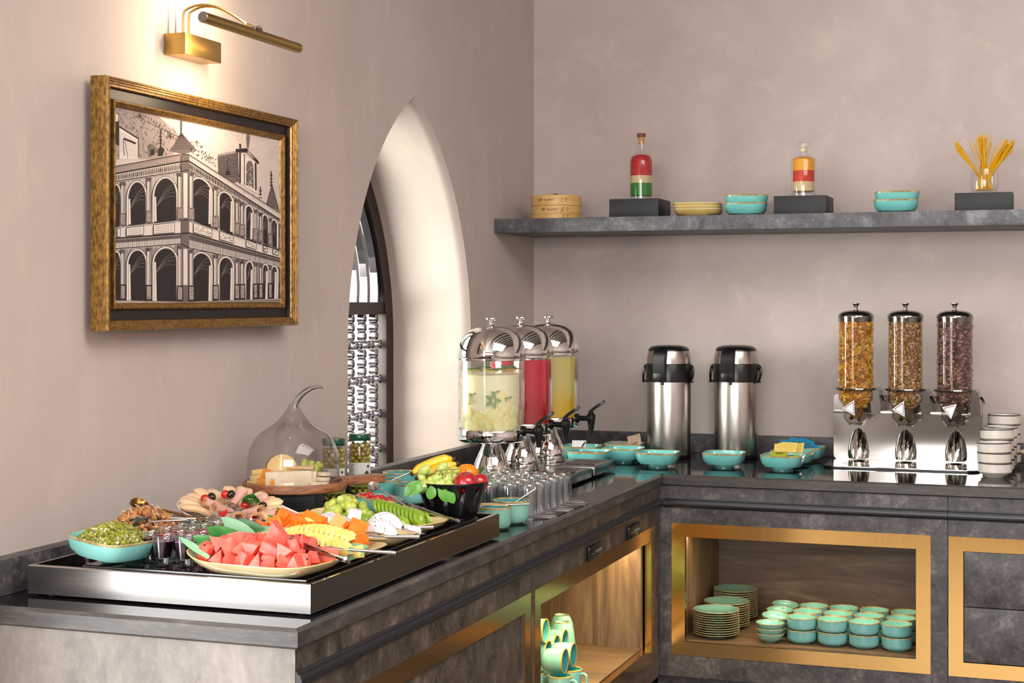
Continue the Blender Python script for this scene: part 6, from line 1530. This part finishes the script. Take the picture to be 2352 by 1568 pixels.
# ------------------------------------------------------------------ serving tools along the platters
tongs('serving_tongs', 'broad steel tongs lying across the watermelon platter', (.515, -2.955, PZ + .060), (.656, -2.965, PZ + .030), .018, .010)
hollow_handle('serving_spoon', 'steel handle sticking out over the tray from the pineapple', (.626, -2.900, PZ + .037), (.700, -2.860, PZ + .029), .0036)
hollow_handle('serving_spoon', 'steel handle beside the frontmost dragon fruit wedge', (.622, -2.735, PZ + .036), (.672, -2.690, PZ + .032), .0042)
hollow_handle('serving_spoon', 'short steel handle beside the kiwi and dragon fruit', (.612, -2.615, PZ + .036), (.655, -2.580, PZ + .034), .0040)
tongs('serving_tongs', 'narrow steel tongs reaching from the kiwi past the black fruit bowl', (.520, -2.385, PZ + .045), (.655, -2.452, PZ + .030), .010, .006)
spoon('serving_spoon', 'steel spoon leaning across the tomato dish with its bowl upwards', (.395, -2.290, PZ + .072), (.530, -2.375, PZ + .032), .024, .036, face=(.2, -.75, .6), r=.0034)

# ------------------------------------------------------------------ cold cuts platter
hp = thing('cold_cuts_platter', 'white oval platter of ham and sliced poultry propped up behind the juices', 'platter', (.218, -2.592, PZ + .030), rz=0)
HM = Matrix.Translation((.218, -2.592, PZ + .030)) @ Matrix.Rotation(math.radians(19.6), 4, 'Z') @ Matrix.Rotation(math.radians(13), 4, 'X') @ Matrix.Rotation(math.radians(5), 4, 'Y') @ Matrix.Rotation(math.radians(-6), 4, 'Z')
hp.matrix_world = HM; hp.rotation_euler = HM.to_euler(); hp.location = HM.to_translation()
wh = mottle('white_platter_glaze', (232, 226, 214), (240, 236, 226), 10, .2, coat=.4); gu = mat('grey_platter_underside', (128, 128, 134), .35)
b = MB(); b.lathe([(.042, -.004), (.065, 0), (.090, .010), (.106, .022), (.110, .0245)], 64, gu, sy=.80, close=False); b.lathe([(.0001, -.004), (.042, -.004)], 40, gu, sy=.80, close=False); b.build('dish_underside', hp)
b = MB(); b.lathe([(.110, .0245), (.1102, .0262), (.108, .0268), (.102, .0240), (.088, .0130), (.065, .0040), (.0001, .0030)], 64, wh, sy=.80, close=False); b.build('dish_body', hp)
b = MB(); b.box(-.045, .045, -.028, .028, 0, .018, M['black_m'], .001); tag(b.build('display_block', None, loc=(.222, -2.585, PZ), rot=(0, 0, .3)), 'small black block propping up the cold cuts platter', 'display block')
def on_dish(r, a, z): return HM @ Vector((r * math.cos(a), .8 * r * math.sin(a), z))
def folded(L=.060, w=.026, h=.013):
    """thin slice folded over: a flattened closed tube with a soft round front"""
    b = MB(); n_, m_ = 10, 14; vs = []
    for i in range(n_ + 1):
        q = i / n_; s = (1 - (max(0, q - .72) / .28) ** 2.2) ** .5 if q > .72 else 1; s = max(s, .05)
        for j in range(m_): a = 2 * PI * j / m_; vs.append((q * L, w / 2 * s * math.cos(a) * (.7 + .3 * q), h / 2 * s * math.sin(a) * (1.0 + .15 * math.sin(3 * a)) + .004 * math.sin(PI * q)))
    fs = [(i * m_ + j, (i + 1) * m_ + j, (i + 1) * m_ + (j + 1) % m_, i * m_ + (j + 1) % m_) for i in range(n_) for j in range(m_)] + [tuple((n_) * m_ + j for j in range(m_))]
    b.add(vs, fs, chick); b.lathe([(w * .33, 0), (w * .20, .0002)], 14, chicke, TR((.0, 0, 0), ry=-PI / 2), sy=1, sx=h / w * .9, close=False); return proto(b.build('slice', smooth=60))
fp = folded()
def orient(a, tilt, roll=0): return (HM.to_3x3().to_4x4() @ Matrix.Rotation(a, 4, 'Z') @ Matrix.Rotation(-tilt, 4, 'Y') @ Matrix.Rotation(roll, 4, 'X')).to_euler()
gch = 'folded poultry slices fanned on the cold cuts platter'
angs = [-2.75, -2.50, -2.95, 3.08, 2.82, 2.55, 2.2, 1.85, 1.5, 1.15, .80, .50, .22, -.02, -.25, -.5]
for i, a in enumerate(angs):
    sd = 'at the wall end' if math.cos(a) < -.5 else ('at the end by the papaya' if math.cos(a) > .5 else 'along the rear edge')
    cp(fp, 'poultry_slice', on_dish(.047, a, .014 + .003 * (i % 2)), orient(math.atan2(.8 * math.sin(a), math.cos(a)), .22 + .05 * (i % 3), .1), 'beige folded poultry slice %s of the cold cuts platter' % sd, 'cold meat', 'folded poultry slices ' + sd, (1.05, 1.15, 1.1))
def rolled(L=.040, r=.011):
    b = MB(); n_, m_ = 8, 22; vs = []
    for i in range(n_ + 1):
        q = i / n_
        for j in range(m_ + 1): t_ = j / m_; a = 2 * PI * 1.35 * t_; rr = r * (1 - .38 * t_) * (.65 + .45 * q); vs.append((q * L, rr * math.cos(a), rr * math.sin(a) * .8))
    fs = [(i * (m_ + 1) + j, (i + 1) * (m_ + 1) + j, (i + 1) * (m_ + 1) + j + 1, i * (m_ + 1) + j + 1) for i in range(n_) for j in range(m_)]
    b.add(vs, fs, ham); b.add([(x, y * .93, z * .93) for x, y, z in vs], [tuple(reversed(f)) for f in fs], ham)
    e = [vs[n_ * (m_ + 1) + j] for j in range(m_ + 1)]; b.tube(e, .0011, hamr, 5); return proto(b.build('roll', smooth=60))
rp = rolled()
for i, (r, a, z, az, lab) in enumerate(((.012, -2.6, .024, -2.7, 'pink ham roll opening towards the wall end'), (.020, 1.7, .026, 1.4, 'pink ham roll opening upwards behind the olives'), (.018, -1.4, .024, -2.2, 'pink ham roll in front of the parsley'), (.030, -.3, .022, -.5, 'pink ham roll under the parsley'), (.058, -.75, .020, -.9, 'pink ham roll nearest the papaya leaves'), (.045, -1.3, .020, -1.0, 'pink ham roll at the front edge of the platter'), (.066, -.45, .022, -.2, 'pink ham roll beside the halved tomato'), (.035, .9, .024, .6, 'pink ham roll at the rear of the centre'))):
    cp(rp, 'ham_roll', on_dish(r, a, z), orient(az, .35), lab, 'cold meat', None, 1.15)
b = MB(); b.ball((0, 0, 0), .0085, olive_b, 14, 10, sc=(1, 1, 1.2)); ob = proto(b.build('olive', smooth=80)); b = MB(); b.ball((0, 0, 0), .0095, tom, 14, 10, sc=(1, 1, 1.12)); tb0 = proto(b.build('tomato', smooth=80))
for r, a, z, w in ((.046, 2.9, .040, 'near the wall end'), (.040, 1.85, .042, 'behind the ham rolls'), (.040, -2.3, .030, 'lying at the front left'), (.062, .15, .034, 'beside the parsley'), (.100, -.38, .026, 'with the tomato near the papaya')):
    cp(ob, 'black_olive', on_dish(r, a, z), rot_r(rw), 'glossy black olive %s of the cold cuts platter' % w, 'olive')
for r, a, z, w in ((.054, -3.05, .038, 'bright cherry tomato beside the folded slices at the wall end'), (.044, 2.1, .040, 'cherry tomato leaning on the rear ham roll'), (.046, -1.75, .028, 'half hidden cherry tomato at the front of the ham'), (.098, -.30, .034, 'halved cherry tomato near the papaya'), (.085, -.85, .024, 'cherry tomato at the front right of the cold cuts'), (.028, .4, .032, 'cherry tomato tucked under the parsley')):
    cp(tb0, 'cherry_tomato', on_dish(r, a, z), rot_r(rw), w, 'tomato')
b = MB(); rr = random.Random(8)
for i in range(240):
    t_ = math.sqrt(rr.random()); a = rr.uniform(0, 6.28); x, y = .018 * t_ * math.cos(a), .015 * t_ * math.sin(a); z = .014 * (1 - t_ * t_) + rr.uniform(-.002, .003)
    T = Matrix.Translation((x, y, z)) @ Matrix.Rotation(rr.uniform(0, 6), 4, 'Z') @ Matrix.Rotation(rr.uniform(-1.2, 1.2), 4, 'X'); s = rr.uniform(.0016, .003)
    b.add([(0, -s, 0), (s * .6, -s * .2, s * .5), (s, s * .4, 0), (s * .3, s * .8, s * .5), (-s * .3, s, 0), (-s, s * .3, s * .5), (-s * .6, -s * .4, 0), (0, 0, s * .2)], [(0, 1, 7), (1, 2, 7), (2, 3, 7), (3, 4, 7), (4, 5, 7), (5, 6, 7), (6, 0, 7)], parsley, T)
for i in range(10): a = i * .63; b.tube([(0, 0, -.006), (.010 * math.cos(a), .008 * math.sin(a), .006)], .0006, parsley, 5)
o = b.build('parsley_sprig', None, loc=on_dish(.038, .15, .040), smooth=0); tag(o, 'curly green parsley sprig on the ham', 'herb')

# ------------------------------------------------------------------ board, cloche and cheese
b = MB(); b.box(-.07, .065, -.055, .055, 0, .0425, M['black_m'], .0012); tag(b.build('display_riser', None, loc=(.150, -2.205, PZ), rot=(0, 0, .30)), 'black riser box under the round wooden board', 'riser')
BC = Vector((.155, -2.195, PZ + .0428)); BT = BC.z + .021
bd = thing('serving_board', 'round acacia board with a handle carrying the cheese cloche', 'serving board', BC)
ha = math.atan2(.190, .128)   # handle direction
def board_outline(R0, ins=0.0):
    n_ = 60; pts = []; w0 = .021 - ins; L = .236 - ins; r = R0 - ins
    g0 = math.asin(min(.99, (w0 + .014) / r))
    for i in range(n_ + 1):
        a = ha + g0 + (2 * PI - 2 * g0) * i / n_; pts.append((r * math.cos(a), r * math.sin(a)))
    u = (math.cos(ha), math.sin(ha)); v = (-u[1], u[0])
    def q(l, s): return (u[0] * l + v[0] * s, u[1] * l + v[1] * s)
    pts += [q(r * math.cos(g0) + .010, -w0 - .004), q(r * math.cos(g0) + .022, -w0)]
    pts += [q(L - .012, -w0), q(L - .004, -w0 + .004), q(L, -w0 + .012), q(L, w0 - .012), q(L - .004, w0 - .004), q(L - .012, w0)]
    pts += [q(r * math.cos(g0) + .022, w0), q(r * math.cos(g0) + .010, w0 + .004)]
    return pts
bo = board_outline(.118); bi = board_outline(.118, .0015); n_ = len(bo)
b = MB(); rings_ = [[(x, y, .002) for x, y in bi], [(x, y, .004) for x, y in bo], [(x, y, .0185) for x, y in bo], [(x, y, .0208) for x, y in bi]]
vs = [p for r_ in rings_ for p in r_]
b.add(vs, [(j * n_ + i, j * n_ + (i + 1) % n_, (j + 1) * n_ + (i + 1) % n_, (j + 1) * n_ + i) for j in range(3) for i in range(n_)] + [tuple(range(n_ - 1, -1, -1))], cork_w)
k_ = 61; circ = [(.109 * math.cos(ha + 2 * PI * i / 60), .109 * math.sin(ha + 2 * PI * i / 60), .0208) for i in range(61)]
bm = bmesh.new()
# top face with a sunken round well: fan between outline and well rim
outer = [bm.verts.new((x, y, .0208)) for x, y in bi]; inner = [bm.verts.new(p) for p in circ[:-1]]
eo = [bm.edges.new((outer[i], outer[(i + 1) % n_])) for i in range(n_)]; ei = [bm.edges.new((inner[i], inner[(i + 1) % 60])) for i in range(60)]
bmesh.ops.triangle_fill(bm, use_beauty=True, edges=eo + ei); b.bm(bm, cork_w)
b.lathe([(.109, .0208), (.107, .0145), (.105, .0125), (.0001, .0125)], 60, cork_w, close=False); b.build('board_body', bd)
WZ = BC.z + .0127
cc_ = Vector((.152, -2.195, WZ))
cl = thing('glass_cloche', 'clear glass cloche with a curved stem handle over the cheese', 'cloche', cc_)
prc = [(.1035, 0), (.1045, .001), (.1050, .02), (.1048, .045), (.1030, .065), (.0985, .083), (.0900, .101), (.0780, .115), (.0640, .125), (.0500, .133), (.0380, .142), (.0290, .152), (.0215, .162), (.0160, .170), (.0125, .177), (.0110, .182)]
b = MB(); b.lathe(prc, 72, M['cloche_g'], close=False)
b.lathe([(.1035, 0)] + [(r - .0022, z + .0008) for r, z in prc[1:]], 72, M['cloche_g'], close=False); b.build('glass_bell', cl, smooth=60)
b = MB(); pts = []; q0 = Vector((0, 0, .176))
for i in range(15):
    t_ = i / 14; r_ = .058 * (t_ ** 1.35) + .012 * t_; z = .178 + .046 * math.sin(min(1, t_ * 1.05) * PI / 2) - .003 * t_ ** 4; pts.append((R2.x * r_, R2.y * r_, z))
b.tube(pts, [.0108 - .0074 * (i / 14) ** .6 for i in range(15)], M['cloche_s'], 16); b.build('stem_handle', cl, smooth=60)
def bt_(r, f, z): return vp((cc_.x, cc_.y), r, f, WZ + z)
cub = proto(mesh_from(convex([(x, y, z) for x in (-.0115, .0115) for y in (-.010, .010) for z in (-.009, .009)], .001), cheddar)); stk = proto(mesh_from(convex([(x, y, z) for x in (-.022, .022) for y in (-.006, .006) for z in (-.0055, .0055)], .001), ycheese))
for r, f, z, ro, lab in ((-.046, -.052, .0095, (0, 0, .4), 'orange cheddar block at the front under the cloche'), (-.054, -.040, .0265, (.3, .35, .5), 'orange cheddar block tilted on top under the cloche'), (-.062, -.045, .0100, (0, 0, .1), 'orange cheddar block low beside the yellow sticks')):
    cp(cub, 'cheese_block', bt_(r, f, z), ro, lab, 'cheese')
for r, f, z, ro, lab in ((-.078, -.030, .006, (0, 0, .5), 'lowest yellow cheese stick under the cloche'), (-.074, -.018, .018, (0, -.15, .2), 'yellow cheese stick in the middle of the stack'), (-.072, -.010, .030, (0, -.1, .6), 'topmost yellow cheese stick leaning left'), (-.040, .012, .036, (0, .3, .4), 'yellow cheese stick behind the apple')):
    cp(stk, 'cheese_stick', bt_(r, f, z), ro, lab, 'cheese')
# soft cheese wedges
def wedge(L, w, h, m): return mesh_from(convex([(0, 0, 0), (L, -w, 0), (L * 1.02, w, 0), (0, 0, h), (L, -w, h * .92), (L * 1.02, w, h * .92)], .0016), m, 'cheese_wedge')
o = wedge(.100, .020, .036, brie); place(o, bt_(.048, -.046, 0), (0, 0, .34 + PI - .02)); tag(o, 'long pale soft cheese wedge in front under the cloche', 'cheese')
o = wedge(.085, .018, .034, brie); place(o, bt_(-.030, -.020, .0), (0, 0, .34 + .10)); tag(o, 'pale soft cheese wedge with brown rind behind the front wedge', 'cheese')
o = wedge(.060, .012, .008, bried); place(o, bt_(-.012, -.012, .0350), (0, 0, .34)); tag(o, 'thin tan rind slice lying on the soft cheese', 'cheese')
# sliced apple standing in a fan
for i, (r, f, rz_, w) in enumerate(((-.030, .000, 1.75, 'front cut'), (-.034, .014, 1.9, 'middle cut'), (-.038, .028, 2.05, 'rear cut'))):
    b = MB(); n2 = 16; R0 = .036 - .002 * i
    prof2 = [(R0 * math.cos(a) * (1 - .12 * math.exp(-((a - PI / 2) ** 2) * 12)), R0 * .95 * math.sin(a)) for a in [PI * 2 * j / n2 for j in range(n2)]]
    vsA = [(x, -.014 if i == 0 else -.006, z) for x, z in prof2]; vsB = [(x * .94, .007, z * .94) for x, z in prof2]
    b.add(vsA + vsB, [(j, (j + 1) % n2, n2 + (j + 1) % n2, n2 + j) for j in range(n2)], apple); b.add(vsA, [tuple(range(n2 - 1, -1, -1))], applef); b.add(vsB, [tuple(range(n2))], applef)
    o = b.build('apple_slice', None, smooth=50); place(o, bt_(r, f, R0 * .95 + .001), (0, 0, rz_ - 1.0)); tag(o, 'red skinned apple slice standing on edge, %s of three' % w, 'fruit')
for i in range(16):
    r, f, z = .032 + rw.uniform(-.022, .026), .012 + rw.uniform(-.02, .03), .012 + rw.uniform(0, .034)
    cp(rw.choice((gr1, gr2)), 'grape', bt_(r, f, z), rot_r(rw), 'green grape behind the soft cheese under the cloche', 'fruit', 'green grapes under the cloche', .82)
b = MB(); b.cyl(.0165, 0, .0088, brie, 24, bev=.001); rd = proto(b.build('round', smooth=40))
for i, (r, f, lab) in enumerate(((.076, -.028, 'lowest pale round slice under the right side of the cloche'), (.078, -.026, 'middle pale round slice under the right side of the cloche'), (.081, -.026, 'top pale round slice under the right side of the cloche'))):
    cp(rd, 'cheese_round', bt_(r - .008, f, .0008 + i * .0100), (.02 * i, .05 * i, i), lab, 'cheese')
cp(rd, 'cheese_round', bt_(.055, -.040, .001), (0, 0, 1), 'pale round slice lying in front of the stacked rounds', 'cheese')

# ------------------------------------------------------------------ olive jars behind the board
b = MB(); b.box(-.04, .04, -.15, .05, 0, .0195, M['black_m'], .001); tag(b.build('display_block', None, loc=(.060, -1.68, .9005)), 'low black block beneath the two olive jars', 'display block')
lidm = mat('green_jar_lid', (8, 74, 52), .3, .2, coat=.5); label_w = mat('jar_label_paper', (228, 230, 224), .55); lab_g = mat('olive_green_print', (120, 130, 40), .55); lab_d = mat('dark_olive_print', (70, 82, 24), .55); lab_k = mat('jar_small_print', (70, 74, 70), .6)
brine = thin_glass('brine', (226, 214, 150), .02)
def jar(loc, label, rz):
    t = thing('olive_jar', label, 'jar', loc, rz)
    b = MB(); b.lathe([(.024, 0), (.0295, .002), (.0305, .006), (.0305, .122), (.0285, .131), (.0262, .136), (.0262, .146)], 40, M['tglass'], close=False); b.build('glass_body', t)
    b = MB(); b.lathe([(.0284, .1425), (.0290, .144), (.0290, .158), (.0280, .160), (.0240, .1605), (.0001, .1600)], 40, lidm, close=False); b.lathe([(.0285, .1425), (.0262, .1425)], 32, lidm, close=False); b.build('lid', t)
    rj = random.Random(int(loc[1] * -1000)); n = 0
    for lev in range(12):
        for j in range(8):
            a = j * .785 + (lev % 2) * .39 + rj.uniform(-.1, .1); r = .0208; z = .010 + lev * .0108 + rj.uniform(-.0015, .0015)
            cc2 = MB(); T = Matrix.Rotation(a, 4, 'Z') @ Matrix.Rotation(rj.uniform(-.9, .9), 4, 'Y') @ Matrix.Rotation(rj.uniform(-.5, .5), 4, 'X')
            jb.ball((r * math.cos(a), r * math.sin(a), z), .0072, olive_g, 10, 6, T, (1.15, .95, .95))
            if rj.random() < .35: jb.ball((r * math.cos(a) * 1.33, r * math.sin(a) * 1.33, z), .0018, olive_b, 6, 4)
    return t
for loc, lab, rz in (((.058, -1.640, .9205), 'olive jar with a green lid in front of the lattice window', .30), ((.058, -1.795, .9205), 'olive jar with a green lid half behind the cloche', .30)):
    jb = MB(); t = jar(loc, lab, rz); o = jb.build('olives', t, smooth=60); tag(o, kind='stuff')
    b = MB(); n_ = 26; a0_, a1_ = -PI / 2 - 1.15, -PI / 2 + 1.25
    vs = []
    for i in range(n_ + 1):
        a = a0_ + (a1_ - a0_) * i / n_; vs += [(.0307 * math.cos(a), .0307 * math.sin(a), .022), (.0307 * math.cos(a), .0307 * math.sin(a), .088)]
    b.add(vs, [(2 * i, 2 * i + 2, 2 * i + 3, 2 * i + 1) for i in range(n_)], label_w); lb = b.build('label', t)
    def patch(a_s, a_e, zf0, zf1, m, rr_=.0309, n=12, nm='label_print'):
        bb2 = MB(); v2 = []
        for i in range(n + 1):
            a = -PI / 2 + a_s + (a_e - a_s) * i / n; q = i / n; v2 += [(rr_ * math.cos(a), rr_ * math.sin(a), zf0(q)), (rr_ * math.cos(a), rr_ * math.sin(a), zf1(q))]
        bb2.add(v2, [(2 * i, 2 * i + 2, 2 * i + 3, 2 * i + 1) for i in range(n)], m); return bb2.build(nm, lb)
    patch(-1.1, 1.2, lambda q: .022, lambda q: .030 + .006 * math.sin(q * 5 + 4), lab_g)
    patch(-1.1, 1.2, lambda q: .086, lambda q: .0885, lab_g)
    patch(.35, 1.15, lambda q: .046 - .017 * math.sin(PI * max(.02, min(.98, q))), lambda q: .046 + .019 * math.sin(PI * max(.02, min(.98, q))), lab_d, .0311)
    for i in range(11): patch(-.75, -.75 + .42 - .1 * (i % 3), lambda q: .080 - i * .0042, lambda q: .0813 - i * .0042, lab_k, .0311, 6)
    for i in range(3): patch(.62, .95 - .08 * i, lambda q: .053 - i * .006, lambda q: .056 - i * .006, label_w, .0313, 5, 'lettering')
    patch(.75, 1.0, lambda q: .076 - .004 * math.sin(PI * q), lambda q: .076 + .004 * math.sin(PI * q), mat('dark_blue_print', (30, 34, 60), .5), .0311, 8)

# ------------------------------------------------------------------ tomato dish, sauce pots and their spoons
td = dish('condiment_dish', 'tilted oval turquoise dish of cherry tomatoes behind the grapes', .052, .032, M['turq'], (.382, -2.235, PZ + .010), .30, sx=1, sy=.62, foot=.4, e=2.4, rx=.10, ry=.12)
b = MB(); b.box(-.03, .03, -.02, .02, 0, .0095, M['black_m'], .001); tag(b.build('display_block', None, loc=(.382, -2.235, PZ), rot=(0, 0, .3)), 'thin black block under the tomato dish', 'display block')
for i, (r, f, z) in enumerate(((-.036, -.004, .040), (-.026, -.008, .042), (-.020, .008, .043), (-.012, -.010, .037), (-.002, -.006, .038), (.008, -.010, .033), (.006, .006, .036), (.018, -.010, .029), (.028, -.006, .027), (.022, .008, .031), (.036, .0, .025))):
    cp(tb0, 'cherry_tomato', vp((.382, -2.235), r, f, PZ + z), rot_r(rw), 'dark red cherry tomato in the oval turquoise dish', 'tomato', 'cherry tomatoes in the oval dish', .92)
dish('condiment_dish', 'small turquoise dish peeping out behind the grapes', .034, .028, M['green_g'], (.330, -2.330, PZ + .0005), .3, foot=.45, e=2.6)
def pot(name, label, x, y, z, r, h, m, group=None):
    t = thing(name, label, 'pot', (x, y, z)); b = MB()
    b.lathe([(.0001, .0005), (r * .60, 0), (r * .64, .002), (r * .86, .0045), (r * .975, .012), (r, .022), (r * 1.005, h - .003)], 48, m, close=False)
    b.lathe([(r * .945, h - .002), (r * .93, .022), (r * .84, .011), (.0001, .008)], 48, M['turq_d'], close=False); b.build('pot_body', t)
    b = MB(); b.lathe([(r * 1.005, h - .0045), (r * 1.02, h - .0015), (r * 1.01, h), (r * .975, h + .0006), (r * .95, h - .0003), (r * .942, h - .004)], 48, M['rim'], close=False); b.build('glazed_rim', t); return t
pot('sauce_pot', 'turquoise sauce pot beneath the board handle', .100, -1.585, CZ, .046, .056, M['turq'])
pot('sauce_pot', 'turquoise sauce pot half hidden by the black fruit bowl', .200, -1.620, CZ, .046, .053, M['turq_l2'])
pot('sauce_pot', 'turquoise sauce pot behind the first two', .085, -1.440, CZ, .048, .060, M['turq'])
hollow_handle('sauce_spoon', 'slim steel spoon handle rising from the sauce pot towards the banana', (.128, -1.590, .955), (.190, -1.520, .985), .0030)
pot('sauce_pot', 'green glazed pot against the end of the steel tray', .560, -1.972, CZ, .038, .052, M['green_l'])
pot('sauce_pot', 'larger green glazed pot in front of the upturned glasses', .562, -1.868, CZ, .044, .055, M['green_l'])
hollow_handle('sauce_spoon', 'steel spoon handle leaning up from the larger green pot', (.572, -1.868, .949), (.618, -1.850, .982), .0032)
hollow_handle('sauce_spoon', 'steel spoon lying level across the green pot by the tray', (.560, -1.972, .955), (.636, -1.950, .958), .0028)
b = MB(); b.prism([(-.03, -.008), (.028, -.006), (.034, .004), (-.01, .012), (-.034, .004)], 0, .003, mottle('crispbread', (206, 172, 116), (224, 196, 146), 60, .6), 'z'); tag(b.build('cracker', None, loc=(.560, -1.972, .9545), rot=(.05, .04, .3)), 'pale cracker lying on the green pot by the tray', 'cracker')
hollow_handle('sauce_spoon', 'steel spoon tip showing behind the orange', (.545, -2.060, 1.010), (.560, -1.99, 1.030), .0032, head=False)

# ------------------------------------------------------------------ black fruit bowl
FB = (.545, -2.205); FBZ = PZ + .0003
fb = thing('fruit_bowl', 'black tapered bowl with round holes heaped with fruit', 'bowl', (FB[0], FB[1], FBZ))
b = MB(); b.lathe([(.0505, 0), (.0530, .002), (.0785, .078), (.0780, .0795), (.0762, .0785), (.0512, .0035), (.0001, .003)], 72, M['black_b'], close=False); b.lathe([(.0505, 0), (.0001, 0)], 72, M['black_b'], close=False)
body = b.build('bowl_wall', fb)
cut = MB()
va = math.atan2(-5.39 - FB[1], 1.82 - FB[0])
for i in range(12):
    a = va + .31 + i * 2 * PI / 12; T = Matrix.Rotation(a, 4, 'Z') @ TR((.05, 0, .064), ry=PI / 2); cut.cyl(.0062, 0, .05, M['black_b'], 20, T)
co = cut.build('cutter'); co.location = (FB[0], FB[1], FBZ); bpy.context.view_layer.update()
md = body.modifiers.new('holes', 'BOOLEAN'); md.object = co; md.operation = 'DIFFERENCE'; md.solver = 'EXACT'
dg_ = bpy.context.evaluated_depsgraph_get(); nm_ = bpy.data.meshes.new_from_object(body.evaluated_get(dg_)); body.modifiers.clear()
if len(nm_.polygons) > 50: body.data = nm_
bpy.data.objects.remove(co)
def fbp(px, py, f): 
    return vp(FB, (px - 1054) / 1062, f, 1.43 - (py - 690) / 1062)
def fruit(name, label, c, r, m, stem=True, sc=(1, 1, .92), rx=0.0, dimple=.22, leaf=False):
    t = thing(name, label, 'fruit', c, rx=rx); b = MB(); n_ = 18; pr = []
    for i in range(n_ + 1):
        a = -PI / 2 + PI * i / n_; rr_ = r * math.cos(a) ** .9 if 0 < i < n_ else .0001; z = r * sc[2] * math.sin(a) * (1 - dimple * math.exp(-(rr_ / (r * .35)) ** 2)); pr.append((rr_, z))
    b.lathe(pr, 28, m, close=False); b.build('fruit_body', t, smooth=80)
    if stem: b = MB(); b.tube([(0, 0, r * .55), (.002, 0, r * .9), (.004, .001, r * 1.25)], [.0012, .001, .0014], stalk, 6); b.build('stem', t)
    return t
fruit('apple', 'dark red apple at the front right of the fruit bowl', fbp(1086, 1110, -.030), .0265, apple, rx=.25)
fruit('apple', 'red apple half sunk at the right edge of the fruit bowl', fbp(1114, 1113, .004), .0235, apple, rx=.1)
fruit('orange', 'orange behind the red apple in the fruit bowl', fbp(1088, 1097, .014), .0262, orangem, stem=False, sc=(1, 1, .96), dimple=.05)
def banana_(name, label, pts, r, m=None):
    t = thing(name, label, 'fruit', pts[0]); o0 = Vector(pts[0]); n_ = 14; P = [Vector(p) - o0 for p in pts]; a, c, d = P; path = []
    for i in range(n_ + 1): q = i / n_; path.append(a * (1 - q) ** 2 + c * 2 * q * (1 - q) + d * q * q)
    b = MB(); b.tube(path, [r * (.35 if i == 0 else .8 if i == 1 else (1.0 - .0 * i) if i < n_ - 3 else (1 - (i - (n_ - 3)) * .22)) for i in range(n_ + 1)], banana, 7, flat=.95); b.build('peel', t, smooth=45)
    for e, q in ((0, -1), (n_, 1)):
        b = MB(); dd = (path[1] - path[0]).normalized() if e == 0 else (path[-1] - path[-2]).normalized(); b.tube([path[e] - dd * .003 * q * (1 if e else 1), path[e] + dd * (.005 if e else -.005)], r * .42, bdark, 7); b.build('tip', t)
banana_('banana', 'upper banana lying across the back of the fruit bowl', (fbp(961, 1093, .012), fbp(1020, 1060, .030), fbp(1054, 1062, .035)), .0125)
banana_('banana', 'lower banana tucked under the first one in the fruit bowl', (fbp(973, 1103, .005), fbp(1026, 1082, .024), fbp(1064, 1072, .03)), .0115)
rg = random.Random(15)
for i in range(30):
    px, py = rg.uniform(982, 1062), rg.uniform(1084, 1120); f = -.045 + (1120 - py) / 36 * .04 + rg.uniform(-.004, .004)
    cp(rg.choice((gr1, gr2, gr2)), 'grape', fbp(px, py, f), rot_r(rg), 'pale green grape heaped at the front of the black fruit bowl', 'fruit', 'green grapes in the black fruit bowl', rg.uniform(.85, 1.05))
for px, py, f, w in ((989, 1119, -.046, 'hanging lowest over the rim beside the leaves'), (990, 1082, -.02, 'lying against the banana'), (1030, 1078, -.005, 'at the very top of the fruit bowl grapes')):
    cp(gr2, 'grape', fbp(px, py, f), (.3, .9, .2), 'pale green grape ' + w, 'fruit', None, 1.15)
q = fbp(1040, 1090, -.030)
stems('grape_stalk', 'twiggy grape stalk running over the grapes in the black bowl', [[(-.025, 0, .006), (0, 0, .010), (.035, .01, .012)], [(-.01, 0, .009), (-.014, -.006, -.004)], [(.004, 0, .010), (.0, -.008, -.006)], [(.016, .003, .011), (.018, -.006, -.006)]], q, .0013)
leafs('leaf_garnish', 'glossy leaf hanging over the left rim of the fruit bowl', [(tuple(fbp(985, 1108, -.035)), tuple(fbp(945, 1140, -.045)), .026, .006, .3), (tuple(fbp(995, 1112, -.052)), tuple(fbp(964, 1132, -.068)), .018, .004, .3)], leaf_b, leaf_l)
leafs('leaf_garnish', 'notched leaves draped over the front rim of the fruit bowl', side=R2, m2=leaf_l, m=leaf_b, specs=[(tuple(fbp(1040, 1112, -.068)), tuple(fbp(1062, 1148, -.098)), .026, .003, .1), (tuple(fbp(1012, 1112, -.066)), tuple(fbp(1006, 1140, -.090)), .022, .003, .1), (tuple(fbp(1028, 1116, -.070)), tuple(fbp(1046, 1146, -.095)), .018, .002, .1)])
leafs('leaf_garnish', 'small dark leaf beside the orange at the rear of the fruit bowl', [(tuple(fbp(1108, 1108, .02)), tuple(fbp(1120, 1080, .03)), .016, .002, .2)], leaf_g, leaf_g)
# unlink leftover prototypes are never linked, so nothing else renders
